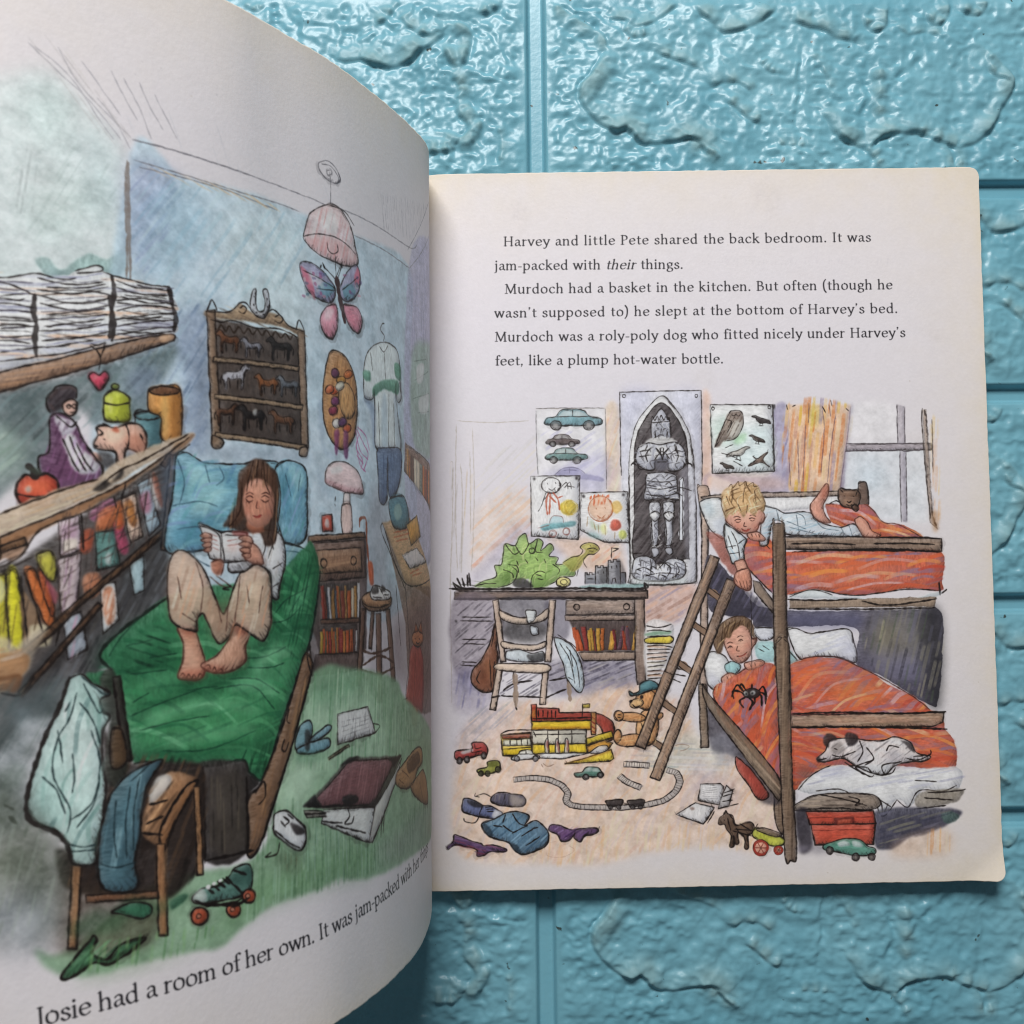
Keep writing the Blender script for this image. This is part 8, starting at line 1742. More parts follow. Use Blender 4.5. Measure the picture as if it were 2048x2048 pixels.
f a33a34 .7 .2 .3 1 .12|491 505 6 0 0 -32 -5 0
f a13a30 .95 .2 .35 1 .12|578 599 33 -3 40 -25 8 -32 -11 -32 -22 11 -16 33 -21 21
l 1b1413 .34 .85 1 .25|578 599 33 -3 40 -25 8 -32 -11 -32 -22 11 -16 33 -21 21 -11 27 33 -3
f d3b832 .95 .2 .3 0 .12|561 514 87 25 8 -21 -84 -25 -11 -3
l 1b1413 .34 .85 0 .25|561 514 87 25 8 -21 -84 -25 -11 -3 0 24
f c98a2e .95 .2 .3 0 .12|561 487 65 21 27 -12 -17 -21 -70 -9
l 1b1413 .32 .85 0 .25|561 487 65 21 27 -12 -17 -21 -70 -9 -5 21
f d3b832 .95 .2 .3 0 .12|485 428 81 22 81 25 8 -32 -14 -9
l 1b1413 .36 .85 0 .25|485 428 81 22 81 25 8 -32 -14 -9 -156 -6
f b0702a .6 .4 .3 1 .12|485 428 81 25 70 22 6 -8 -103 -30
f b9814a .95 .2 .3 0 .12|578 605 0 -78 16 0 1 77
l 1b1413 .32 .85 0 .25|578 605 0 -78 16 0 1 77 -17 1
l 8a3a2c .4 .8 1 .25|578 589 16 -11/578 573 16 -11/578 557 16 -11/578 543 16 -11
l 1b1413 .35 .85 1 .25|549 635 -2 -51
f b8a03a .95 .2 .3 0 .12|549 633 24 1 -1 -14 -23 -1
l 1b1413 .26 .85 0 .25|549 633 24 1 -1 -14 -23 -1 0 14
f d5d3d8 .95 .2 .3 0 .12|397 465 175 0 -87 -19 -86 4
l 1b1413 .3 .85 0 .25|397 465 175 0 -87 -19 -86 4 -2 15
f c9c6cc .95 .2 .3 1 .12|572 466 32 21 27 2 3 -14 -30 -12
l 1b1413 .28 .85 1 .25|572 466 32 21 27 2 3 -14 -30 -12 -32 3 32 21
f d9d7dc .95 .2 .2 1 .12|302 455 22 10 11 12 32 1 11 -14 16 -6 2 -10 -24 -2 -64 -1
l 1b1413 .32 .85 1 .25|302 455 22 10 11 12 32 1 11 -14 16 -6 2 -10 -24 -2 -64 -1 -6 10 22 10
l 1b1413 .26 .85 1 .25|351 476 1 -11/327 465 51 -1
f 8f8c90 .95 .2 .3 1 .12|329 449 -1 -5 -4 -3 -5 -1 -4 1 -4 3 -1 5 1 5 4 4 5 1 4 -2 4 -3
l 1b1413 .3 .85 1 .25|329 449 -1 -5 -4 -3 -5 -1 -4 1 -4 3 -1 5 1 5 4 4 5 1 4 -2 4 -3 1 -5 -1 -5
f 8f8c90 .95 .2 .3 1 .12|393 448 -2 -5 -3 -3 -5 -2 -5 2 -3 3 -2 5 2 5 3 3 5 2 5 -2 3 -3
l 1b1413 .3 .85 1 .25|393 448 -2 -5 -3 -3 -5 -2 -5 2 -3 3 -2 5 2 5 3 3 5 2 5 -2 3 -3 2 -5 -2 -5
f a83a38 .95 .2 .3 1 .12|108 479 54 5 3 21 35 2 17 -19 -1 -21 -27 -5 -75 -15
l 1b1413 .34 .85 1 .25|108 479 54 5 3 21 35 2 17 -19 -1 -21 -27 -5 -75 -15 -6 32 54 5
f d6d0d2 .9 .2 .3 1 .12|125 476 37 8 6 -8 -38 -7
l 1b1413 .3 .85 1 .25|162 484 3 -11 35 5/173 502 3 -16 19 3
f 3a3234 .95 .2 .3 1 .12|155 449 -1 -6 -3 -4 -5 -1 -4 1 -4 5 -1 6 1 5 4 5 4 1 5 -1 3 -5
l 1b1413 .3 .85 1 .25|155 449 -1 -6 -3 -4 -5 -1 -4 1 -4 5 -1 6 1 5 4 5 4 1 5 -1 3 -5 1 -6 -1 -6
f b9b4b4 .85 .2 .3 1 .12|150 449 0 -2 -2 -2 -2 0 -2 0 -1 2 -1 3 1 2 1 2 2 0 2 0 2 -2
f 3a3234 .95 .2 .3 1 .12|215 463 -2 -6 -3 -4 -5 -2 -4 2 -3 4 -2 6 2 6 3 4 5 2 4 -2 3 -4
l 1b1413 .3 .85 1 .25|215 463 -2 -6 -3 -4 -5 -2 -4 2 -3 4 -2 6 2 6 3 4 5 2 4 -2 3 -4 2 -6 -2 -6
f b9b4b4 .85 .2 .3 1 .12|209 463 0 -3 -2 -1 -2 -1 -1 1 -2 1 0 3 0 2 2 2 1 1 2 -1 2 -2
f 3a3234 .95 .2 .3 1 .12|130 446 -2 -6 -3 -4 -5 -2 -4 2 -4 4 -1 6 1 6 4 4 4 2 5 -2 3 -4
l 1b1413 .3 .85 1 .25|130 446 -2 -6 -3 -4 -5 -2 -4 2 -4 4 -1 6 1 6 4 4 4 2 5 -2 3 -4 2 -6 -2 -6
f b9b4b4 .85 .2 .3 1 .12|124 446 0 -2 -2 -2 -2 -1 -1 1 -2 2 0 2 0 3 2 1 1 1 2 -1 2 -2
f 8a8c3a .95 .2 .35 1 .12|183 414 33 8 3 18 35 2 8 -18 -8 -16 -49 -10 -21 6
l 1b1413 .34 .85 1 .25|183 414 33 8 3 18 35 2 8 -18 -8 -16 -49 -10 -21 6 -1 10 33 8
f 5f6130 .7 .2 .3 1 .12|219 438 32 2 0 -16 -29 -2
f 4a4633 .95 .2 .3 1 .12|203 401 -1 -5 -3 -3 -4 -1 -5 1 -3 3 -1 5 1 4 3 4 5 1 4 -2 3 -3
l 1b1413 .3 .85 1 .25|203 401 -1 -5 -3 -3 -4 -1 -5 1 -3 3 -1 5 1 4 3 4 5 1 4 -2 3 -3 1 -4 -1 -5
f 4a4633 .95 .2 .3 1 .12|227 400 -1 -4 -3 -4 -4 -1 -5 2 -3 3 -1 4 1 5 3 3 5 1 4 -1 3 -3
l 1b1413 .3 .85 1 .25|227 400 -1 -4 -3 -4 -4 -1 -5 2 -3 3 -1 4 1 5 3 3 5 1 4 -1 3 -3 1 -5 -1 -4
f 4a4633 .95 .2 .3 1 .12|262 413 -1 -5 -3 -3 -4 -1 -5 1 -3 4 -1 4 1 5 3 3 5 1 4 -1 3 -4
l 1b1413 .3 .85 1 .25|262 413 -1 -5 -3 -3 -4 -1 -5 1 -3 4 -1 4 1 5 3 3 5 1 4 -1 3 -4 1 -4 -1 -5
f 4f7a70 .95 .2 .3 1 .12|518 395 26 5 16 14 38 0 16 -15 6 -9 -6 -7 -43 0 -43 0
l 1b1413 .32 .85 1 .25|518 395 26 5 16 14 38 0 16 -15 6 -9 -6 -7 -43 0 -43 0 -10 12 26 5
f c6cccc .85 .2 .3 1 .12|552 402 14 10 13 -1 -3 -12
f c6cccc .8 .2 .3 1 .12|585 411 13 0 8 -10 -22 -2
f 3f3a3c .95 .2 .3 1 .12|568 381 -2 -5 -4 -3 -5 -2 -5 2 -3 3 -2 5 2 5 3 3 5 2 6 -2 3 -3
l 1b1413 .3 .85 1 .25|568 381 -2 -5 -4 -3 -5 -2 -5 2 -3 3 -2 5 2 5 3 3 5 2 6 -2 3 -3 2 -5 -2 -5
f b9b4b4 .8 .2 .3 1 .12|562 381 -1 -2 -1 -2 -3 0 -2 0 -1 2 -1 2 1 2 1 2 2 0 3 0 1 -2
f 3f3a3c .95 .2 .3 1 .12|619 388 -2 -5 -3 -3 -6 -2 -5 2 -3 3 -2 5 2 5 4 3 5 2 5 -2 3 -3
l 1b1413 .3 .85 1 .25|619 388 -2 -5 -3 -3 -6 -2 -5 2 -3 3 -2 5 2 5 4 3 5 2 5 -2 3 -3 2 -5 -2 -5
f b9b4b4 .8 .2 .3 1 .12|613 388 -1 -2 -1 -2 -2 0 -3 0 -1 2 -1 2 1 2 1 2 3 0 2 0 1 -2
f c78d5c .95 .2 .3 1 .12|828 595 1 -6 -3 -7 -7 -6 -8 -4 -8 -1 -5 3 -1 6 3 7 7 6 8 4 8 1
l 1b1413 .3 .85 1 .25|828 595 1 -6 -3 -7 -7 -6 -8 -4 -8 -1 -5 3 -1 6 3 7 7 6 8 4 8 1 5 -3 1 -6
f c78d5c .95 .2 .35 1 .12|812 543 -9 -31 -17 -21 -20 -6 -19 11 -11 25 -1 31 8 31 17 21 21 6 18 -10 11 -25
l 1b1413 .36 .85 1 .25|812 543 -9 -31 -17 -21 -20 -6 -19 11 -11 25 -1 31 8 31 17 21 21 6 18 -10 11 -25 2 -32 -9 -31
f e0b083 .55 .8 .3 1 0|778 553 -3 -19 -7 -13 -10 -5 -9 5 -7 14 -3 19 3 18 7 14 10 5 10 -5 7 -14
f c78d5c .95 .2 .35 1 .12|768 509 -7 -11 -18 -9 -26 -5 -27 0 -20 6 -8 10 6 12 19 9 26 5 27 0 20 -6
l 1b1413 .36 .85 1 .25|768 509 -7 -11 -18 -9 -26 -5 -27 0 -20 6 -8 10 6 12 19 9 26 5 27 0 20 -6 8 -11 -7 -11
f c78d5c .95 .2 .3 1 .12|682 518 -3 -12 -6 -7 -7 -3 -6 5 -4 9 0 12 4 11 6 8 7 2 6 -4 3 -9
l 1b1413 .34 .85 1 .25|682 518 -3 -12 -6 -7 -7 -3 -6 5 -4 9 0 12 4 11 6 8 7 2 6 -4 3 -9 0 -12 -3 -12
f c78d5c .95 .2 .35 1 .12|768 581 -7 -8 -19 -4 -25 0 -24 4 -18 8 -6 8 7 8 19 4 25 0 24 -4 18 -8
l 1b1413 .34 .85 1 .25|768 581 -7 -8 -19 -4 -25 0 -24 4 -18 8 -6 8 7 8 19 4 25 0 24 -4 18 -8 6 -8 -7 -8
f c78d5c .95 .2 .3 1 .12|691 590 -2 -9 -7 -7 -8 -2 -9 3 -6 6 -2 10 2 9 6 6 9 2 9 -2 6 -7
l 1b1413 .34 .85 1 .25|691 590 -2 -9 -7 -7 -8 -2 -9 3 -6 6 -2 10 2 9 6 6 9 2 9 -2 6 -7 2 -9 -2 -9
f c78d5c .95 .2 .3 1 .12|814 669 -2 -7 -5 -6 -7 -2 -8 3 -5 5 -2 8 2 7 6 6 7 2 7 -3 5 -5
l 1b1413 .34 .85 1 .25|814 669 -2 -7 -5 -6 -7 -2 -8 3 -5 5 -2 8 2 7 6 6 7 2 7 -3 5 -5 2 -8 -2 -7
f 8a5230 .7 .2 .3 1 .12|807 668 -1 -4 -3 -3 -3 -1 -4 1 -3 3 -1 4 1 4 3 3 4 1 4 -1 2 -3
f c78d5c .95 .2 .3 1 .12|810 642 -5 -17 -14 -13 -19 -4 -19 5 -14 13 -5 18 6 17 14 13 19 5 19 -6 13 -13
l 1b1413 .38 .85 1 .25|810 642 -5 -17 -14 -13 -19 -4 -19 5 -14 13 -5 18 6 17 14 13 19 5 19 -6 13 -13 5 -18 -5 -17
f d9a878 .95 .2 .3 1 .12|760 637 -2 -9 -7 -7 -11 -5 -12 -1 -10 4 -5 7 2 9 7 7 11 5 12 1 10 -4
l 1b1413 .32 .85 1 .25|760 637 -2 -9 -7 -7 -11 -5 -12 -1 -10 4 -5 7 2 9 7 7 11 5 12 1 10 -4 5 -7 -2 -9
h 8f5a34,e2b488,6f4226 70 1.6 .35 .5 3 1 1 0|809 638 -5 -16 -13 -11 -18 -4 -18 4 -13 12 -4 16 5 16 13 12 18 4 18 -5 12 -12
h 8f5a34,e2b488,6f4226 75 1.6 .35 .5 3 0 1 0|746 591 59 -1 -1 -96 -60 -5
h 8f5a34,e2b488 10 1.5 .35 .5 3 0 1 0|670 598 86 -7 0 -16 -86 -1
h 8f5a34,e2b488 8 1.5 .35 .5 3 0 1 0|669 518 87 -2 -1 -27 -81 2
f 3f6f7c .95 .2 .3 1 .12|710 675 18 -9 19 11 3 21 24 13 27 -6 16 -21 -38 -10 -38 -13 -24 -2
l 1b1413 .36 .85 1 .25|710 675 18 -9 19 11 3 21 24 13 27 -6 16 -21 -38 -10 -38 -13 -24 -2 -7 16 18 -9
f 6f9ca4 .6 .5 .3 1 .12|758 701 27 5 0 -16 -27 -5
l 1b1413 .32 .85 1 .25|758 654 0 -3 -2 -2 -1 -1 -2 1 -2 2 0 3 0 3 2 2 2 1 2 -1 1 -2 0 -3 0 -3/722 628 11 -9 16 5/665 603 -5 -13 10 -15/670 595 12 -2/669 586 12 -2/753 564 5 -37
f 2b2022 .95 .1 .3 1 .12|724 639 -1 -3 -2 -2 -4 -1 -4 1 -2 2 -1 3 1 3 3 1 3 1 4 -1 2 -2
f 2b2022 .95 .1 .3 1 .12|758 654 -1 -2 -1 -2 -1 -1 -2 1 -1 2 -1 2 1 3 1 1 2 1 1 -1 1 -1
f a08370 .98 .1 .35 0 .12|834 741 -103 -254 33 -13 103 254
h c4a68e,6d5448,b38f78 -111.09 1 .5 .55 13 0 1 0|834 741 -103 -254 33 -13 103 254
l 1b1413 .42 .85 0 .25|834 741 -103 -254 33 -13 103 254 -33 13
f c9bdb8 .95 .08 .2 0 .12|308 369 21 1 21 2 20 0 21 -1 20 -1 17 -4 16 -7 16 -7 10 -8 8 -9 6 -7 0 -3 -3 -9 -3 -12 7 -13 8 -6 11 -6 14 -4 14 -2 19 -2 27 -1 28 -2 27 -1 26 0 25 -1 25 2 25 2 25 3 25 4 23 5 23 7 19 10 16 12 14 13 9 15 5 14 1 15 -4 13 -7 10 -13 10 -14 5 -13 4 -11 -16 13 -4 12 -4 7 -4 4 -6 3 -8 1 -7 -4 -11 -5 -12 -8 -10 -14 -10 -15 -10 -18 -7 -22 -5 -23 -5 -23 -3 -25 -2 -24 -2 -24 0 -25 1 -26 1 -27 1 -28 1 -21 2 -14 2 -12 2 -6 3 -5 5 -3 3 1 2 3 9 2 14 -8 14 -9 10 -13 10 -17 9 -18 8 -21 6 -21 2 -22 1 -21 0 -22 -2 -21 -1
l 1b1413 .32 .85 1 .25|308 369 14 1 14 1 14 1 14 0 13 0 14 -1 13 -1 13 -1 11 -3 11 -4 11 -5 10 -5 7 -5 6 -6 5 -6 5 -5 1 -3 0 -2 -2 -6 -3 -6 -1 -9 4 -10 5 -5 6 -4 6 -5 10 -3 9 -2 9 -1 10 -2 14 -1 18 -1 19 -1 18 -1 19 -1 17 0 17 0 16 -1 17 1 17 1 17 1 16 2 17 2 17 2 15 4 16 3 15 4 15 6 12 7 11 8 10 8 9 9 6 10 4 9 4 10 2 10 -2 10 -3 8 -4 6 -6 8 -10 6 -10 3 -9 3 -8 3/306 386 14 1 14 1 14 1 15 1 14 0 15 -1 14 -1 14 -1 15 -4 13 -5 11 -5 12 -6 10 -6 8 -7 6 -7 6 -7 5 -10 0 -10 -3 -7 -2 -6 -1 -2 0 0 3 -3 3 -3 4 -3 4 -2 8 -1 8 -2 10 -1 13 -1 17 -1 19 -1 18 -1 18 -1 17 0 17 -1 16 0 16 0 16 1 17 2 16 1 16 2 15 3 15 3 15 4 14 3 11 5 10 6 10 7 9 7 6 7 4 7 3 8 3 8 1 6 -1 4 -2 5 -3 6 -2 3 -3 3 -7 2 -9 3 -9 3
l 1b1413 .16 .7 1 .25|308 369 -2 17/322 370 -2 17/336 371 -2 17/350 372 -2 17/364 372 -1 18/377 372 0 18/391 371 1 18/404 370 2 18/417 369 3 18/428 366 7 17/439 362 9 16/450 357 9 16/460 352 11 15/467 347 14 14/473 341 16 13/478 335 17 12/483 330 18 10/484 327 22 3/484 325 22 -5/482 319 21 -6/479 313 22 -6/478 304 22 1/482 294 18 11/487 289 16 13/493 285 13 14/499 280 11 16/509 277 5 17/518 275 4 18/527 274 3 17/537 272 3 18/551 271 2 18/569 270 1 18/588 269 1 18/606 268 1 18/625 267 0 18/642 267 0 18/659 267 0 17/675 266 0 18/692 267 -1 17/709 268 -2 17/726 269 -2 18/742 271 -2 17/759 273 -3 17/776 275 -5 18/791 279 -5 17/807 282 -6 18/822 286 -7 17/837 292 -11 16/849 299 -13 15/860 307 -14 14/870 315 -15 13/879 324 -18 11/885 334 -20 8/889 343 -21 7/893 353 -22 5/895 363 -23 1/893 373 -22 -5/890 381 -21 -8/886 387 -20 -8/880 395 -16 -13/870 401 -9 -16/860 404 -6 -17/851 407 -6 -17/843 410 -7 -17
f c9bdb8 .95 .08 .2 0 .12|689 414 14 0 14 -1 14 -1 13 -1 10 -1 10 -1 10 -1 8 18 -10 1 -10 1 -9 1 -12 1 -13 1 -14 1 -14 1
l 1b1413 .32 .85 1 .25|689 414 9 0 10 -1 9 0 9 -1 9 -1 9 0 7 -1 6 0 7 -1 6 -1 7 0/690 433 10 0 9 -1 9 -1 10 0 9 -1 8 -1 8 0 6 -1 7 0 6 -1 7 -1
l 1b1413 .16 .7 1 .25|689 414 1 19/698 414 2 19/708 413 1 19/717 413 1 18/726 412 2 19/735 411 2 19/744 411 1 18/751 410 2 19/757 410 2 18/764 409 2 19/770 408 2 19/777 408 2 18
f c9bdb8 .95 .08 .2 0 .12|666 377 7 -6 7 -5 7 -6 11 -7 14 -6 13 -6 14 -6 19 14 -14 6 -14 5 -14 6 -10 5 -7 5 -7 6 -7 6
l 1b1413 .32 .85 1 .25|666 377 4 -4 5 -4 5 -3 4 -4 6 -4 8 -5 9 -4 9 -4 9 -4 10 -4 9 -3/681 391 4 -3 5 -4 4 -4 5 -4 4 -3 6 -3 7 -4 9 -4 9 -4 10 -3 9 -4
l 1b1413 .16 .7 1 .25|666 377 15 14/670 373 15 15/675 369 15 15/680 366 14 14/684 362 15 14/690 358 13 15/698 353 11 17/707 349 9 17/716 345 9 17/725 341 9 17/735 337 9 18/744 334 9 17
f 3a3234 .95 .2 .3 1 .12|628 300 54 2 -1 -19 -7 -2 -38 -1 -6 7
l 1b1413 .35 .85 1 .25|628 300 54 2 -1 -19 -7 -2 -38 -1 -6 7 -2 13 54 2
f 5a5152 .95 .2 .3 1 .12|650 277 -1 -3 -2 -3 -4 0 -4 1 -3 2 -1 4 1 3 3 2 4 1 4 -1 2 -2
l 1b1413 .28 .85 1 .25|650 277 -1 -3 -2 -3 -4 0 -4 1 -3 2 -1 4 1 3 3 2 4 1 4 -1 2 -2 1 -4 -1 -3
f 5a5152 .95 .2 .3 1 .12|678 277 -1 -4 -2 -2 -4 -1 -4 1 -3 3 -1 3 1 4 3 2 4 1 4 -1 2 -3
l 1b1413 .28 .85 1 .25|678 277 -1 -4 -2 -2 -4 -1 -4 1 -3 3 -1 3 1 4 3 2 4 1 4 -1 2 -3 1 -3 -1 -4
f 3a3234 .95 .2 .3 1 .12|703 299 54 1 -1 -18 -7 -3 -38 -1 -6 7
l 1b1413 .35 .85 1 .25|703 299 54 1 -1 -18 -7 -3 -38 -1 -6 7 -2 14 54 1
f 5a5152 .95 .2 .3 1 .12|726 276 -1 -3 -3 -3 -4 -1 -4 1 -2 3 -1 3 1 4 2 2 4 1 4 -1 3 -3
l 1b1413 .28 .85 1 .25|726 276 -1 -3 -3 -3 -4 -1 -4 1 -2 3 -1 3 1 4 2 2 4 1 4 -1 3 -3 1 -3 -1 -3
f 5a5152 .95 .2 .3 1 .12|754 275 -2 -3 -2 -2 -4 -1 -4 1 -3 2 -1 4 2 3 2 3 4 0 4 -1 3 -2
l 1b1413 .28 .85 1 .25|754 275 -2 -3 -2 -2 -4 -1 -4 1 -3 2 -1 4 2 3 2 3 4 0 4 -1 3 -2 1 -4 -2 -3
l 1b1413 .35 .85 1 .25|683 291 20 -3
f 55526a .95 .2 .3 1 .12|232 320 16 13 32 2 22 -8 32 -3 15 -19 -10 -18 -37 -2 -43 6 -27 11
l 1b1413 .36 .85 1 .25|232 320 16 13 32 2 22 -8 32 -3 15 -19 -10 -18 -37 -2 -43 6 -27 11 0 18 16 13
f c2b2a2 .6 .6 .3 1 .12|294 325 51 -15 -11 -21 -32 -2
h 2a2628,8a7f80 80 1.2 .4 .6 5 0 1 0|237 328 54 2 0 -40 -48 6
l 1b1413 .26 .85 1 .25|232 318 -27 13 -27 -7/176 335 -3 -11 16 -4
f 5a6490 .95 .2 .3 1 .12|133 314 13 3 27 -9 27 -16 21 -1 22 -11 25 -16 -9 -16 -38 -2 -43 9 -43 14 -6 19
l 1b1413 .38 .85 1 .25|133 314 13 3 27 -9 27 -16 21 -1 22 -11 25 -16 -9 -16 -38 -2 -43 9 -43 14 -6 19 4 26 13 3
f 2b2527 .85 .2 .3 1 .12|143 311 35 -6 27 -16 -21 -5 -27 11
f cfcdd6 .9 .2 .3 1 .12|243 275 25 -11 -9 -16 -27 3
l 1b1413 .34 .85 1 .25|200 289 -11 -29/210 286 27 0/213 278 24 0/216 270 21 0/135 269 43 -14 48 -9/189 255 -16 -21 -32 3 -6 11
f 4f7391 .95 .2 .4 1 .12|197 228 40 15 43 21 38 5 37 -12 5 -13 -16 -24 32 16 22 -6 29 -38 -8 -42 -32 -15 -43 -14 -27 10 -27 32 -37 11 -37 17
l 1b1413 .42 .85 1 .25|197 228 40 15 43 21 38 5 37 -12 5 -13 -16 -24 32 16 22 -6 29 -38 -8 -42 -32 -15 -43 -14 -27 10 -27 32 -37 11 -37 17 -19 37 40 15
f 2a3542 .85 .2 .3 1 .12|200 228 16 -5 21 -32 -21 0
f 2a3542 .85 .2 .3 1 .12|290 166 32 -14 11 -26 -16 5
f 86a6bf .5 1.2 .3 1 0|237 233 54 15 10 -22 -48 -15
h 2f4a63,8fafc8,3f6080 40 1.5 .45 .55 8 1 1 0|205 228 113 35 32 -11 -49 -41 118 -18 -32 -53 -49 -9 -42 43 -70 22
l 1b1413 .4 .85 1 .25|301 195 22 10 32 15/269 222 32 -22 22 5/280 259 -11 -27/344 220 -21 11 -21 32/333 184 43 25/349 152 49 30/371 209 21 5/237 222 32 -6
f 5b3a6d .95 .2 .4 1 .12|82 143 -3 10 19 16 5 24 22 -6 37 -16 32 -9 11 -8 32 2 43 -14 -6 -10 -48 1 -27 -13 -18 0 -3 21 -48 14 -27 1
l 1b1413 .38 .85 1 .25|82 143 -3 10 19 16 5 24 22 -6 37 -16 32 -9 11 -8 32 2 43 -14 -6 -10 -48 1 -27 -13 -18 0 -3 21 -48 14 -27 1 -21 -13 -3 10
f 5f3f72 .95 .2 .4 1 .12|427 203 8 16 32 -1 38 -16 32 4 48 2 15 -11 -20 -13 -27 -4 -16 -19 -22 14 3 16 -19 -24 -27 -2 -15 22
l 1b1413 .38 .85 1 .25|427 203 8 16 32 -1 38 -16 32 4 48 2 15 -11 -20 -13 -27 -4 -16 -19 -22 14 3 16 -19 -24 -27 -2 -15 22 -30 16 8 16
h 9a7fb0,37214a,7a5590 30 1.3 .4 .6 4 0 1 0|430 214 161 -9 -54 -36 -65 1
h 8a6fa4,37214a,a04a5a -15 1.3 .4 .6 5 0 1 0|87 161 32 26 150 -45 -80 -19
l b08f80 .2 .6 1 .25|419 129 10 -16 54 -1 32 21 -16 16/430 161 26 5
l 8a6a5c .3 .7 1 .25|410 432 16 -11 21 5/404 429 6 -11
l 8a6a5c .25 .6 1 .25|863 482 27 7 27 -8 -11 -11 -22 -4
f d2ced2 .95 .2 .15 0 .12|955 350 68 1 13 -11 -15 -63 -75 17
l 1b1413 .32 .85 0 .25|955 350 68 1 13 -11 -15 -63 -75 17 9 56
f d2ced2 .95 .2 .15 0 .12|868 248 67 38 67 -17 -35 -50 -6 -5
l 1b1413 .34 .85 0 .25|868 248 67 38 67 -17 -35 -50 -6 -5 -93 34
l 6d6a70 .18 .6 1 .7|960 339 25 -2 29 3
l 6d6a70 .18 .6 1 .7|960 331 25 -2 29 3
l 6d6a70 .18 .6 1 .7|960 324 24 -2 30 2
l 6d6a70 .18 .6 1 .7|960 317 24 -2 30 1
l 6d6a70 .18 .6 1 .7|960 309 24 -2 30 1
l 6d6a70 .18 .6 1 .7|960 302 24 -2 30 0
f 8a6a60 .7 .3 .3 1 .12|934 265 -1 -3 -4 -1 -5 -1 -5 1 -3 2 -1 2 1 3 3 2 5 1 5 -1 4 -2
f b4afb2 .95 .2 .3 0 .12|1022 295 23 49 21 -19 -13 -49 -38 -12
l 1b1413 .3 .85 0 .25|1022 295 23 49 21 -19 -13 -49 -38 -12 7 31
l 1b1413 .34 .85 1 .25|1035 319 38 12/1032 307 37 9/1028 289 38 5/977 216 25 42/971 222 28 43/1015 264 69 17
f 5d4436 .95 .2 .4 1 .12|1014 215 4 18 19 15 3 10 7 -10 18 -9 5 -25 13 -7 31 9 19 -3 6 -19 -13 -18 -9 -6 -1 -40 -13 0 1 34 -22 19 1 -37 -14 0 -2 25 -1 -34 -14 -2 6 36 -16 25 -6 15 -16 -1
l 1b1413 .36 .85 1 .25|1014 215 4 18 19 15 3 10 7 -10 18 -9 5 -25 13 -7 31 9 19 -3 6 -19 -13 -18 -9 -6 -1 -40 -13 0 1 34 -22 19 1 -37 -14 0 -2 25 -1 -34 -14 -2 6 36 -16 25 -6 15 -16 -1 -6 5 4 18
f 8f6f58 .5 .6 .3 1 0|1083 207 31 6 6 -16 -31 -2
l 1b1413 .38 .85 1 .25|1046 233 12 -44/1033 227 3 -3/1070 195 69 -7/1064 189 68 -20/1089 213 37 -25/1037 255 -5 -10/1052 245 16 -19
l 1b1413 .35 .85 1 .25|1139 194 13 18/1076 198 13 -22
f a5a838 .95 .2 .3 1 .12|1132 185 20 12 80 -30 6 -27 -44 -3 -56 26
l 1b1413 .36 .85 1 .25|1132 185 20 12 80 -30 6 -27 -44 -3 -56 26 -6 22 20 12
f 8a7466 .95 .2 .3 1 .12|1145 194 32 2 55 -22 -19 -9 -49 16
l 1b1413 .28 .85 1 .25|1145 194 32 2 55 -22 -19 -9 -49 16 -19 13 32 2
f d0d060 .6 .2 .3 1 .12|1188 159 44 2 3 -18 -41 -2
f c98f7c .95 .2 .3 1 .12|1186 128 -4 -13 -10 -10 -13 -3 -13 4 -9 10 -4 13 4 14 10 10 13 3 13 -4 10 -10
l 1b1413 .34 .85 1 .25|1186 128 -4 -13 -10 -10 -13 -3 -13 4 -9 10 -4 13 4 14 10 10 13 3 13 -4 10 -10 3 -14 -4 -13
l a23a30 .7 .85 1 .25|1183 128 -4 -11 -8 -9 -12 -2 -11 3 -9 9 -3 11 4 12 8 8 12 3 11 -3 9 -9 3 -12 -4 -11
l 7a2f28 .3 .8 1 .25|1160 129 22 -1/1160 129 10 -20/1160 129 -12 -19/1160 129 -23 1/1160 129 -11 19/1160 129 11 19
f 5a3a30 .9 .2 .3 1 .12|1163 129 0 -2 -2 -1 -2 -1 -1 1 -2 1 0 2 0 2 2 1 2 1 1 -1 2 -1
f c98f7c .95 .2 .3 1 .12|1235 119 -2 -7 -6 -6 -7 -2 -8 2 -5 6 -2 8 2 8 6 5 7 2 8 -2 5 -6
l 1b1413 .34 .85 1 .25|1235 119 -2 -7 -6 -6 -7 -2 -8 2 -5 6 -2 8 2 8 6 5 7 2 8 -2 5 -6 2 -8 -2 -7
l a23a30 .7 .85 1 .25|1232 119 -2 -6 -4 -4 -6 -2 -6 2 -4 5 -2 6 2 6 4 4 6 2 6 -2 4 -4 2 -7 -2 -6
l 7a2f28 .3 .8 1 .25|1220 120 11 -1/1220 120 5 -10/1220 120 -6 -10/1220 120 -11 0/1220 120 -5 9/1220 120 6 9
f 5a3a30 .9 .2 .3 1 .12|1224 120 -1 -2 -1 -2 -2 0 -2 1 -1 1 -1 2 1 2 1 1 2 0 2 0 1 -2
f 8b8494 .5 .5 .3 1 .12|1294 135 31 -9 -25 -15 -13 6
l a89a90 .4 .7 1 .25|505 2357 3 -2/1794 1223 2 -2
h a9a4ae 80 1.6 .3 .13 1.6 0 1 0|977 2199 692 -3 -1 -23 -692 4
h a9a4ae 80 1.6 .3 .13 1.6 0 1 0|975 2111 691 -4 0 -23 -691 4
f b9aea8 .16 1.6 .8 1 0|1848 1889 -23 -4 -27 16 -17 28 5 23 23 4 27 -17 16 -28
f b9aea8 .16 1.6 .8 1 0|338 2301 -30 18 -16 47 8 48 26 23 30 -18 16 -47 -7 -48
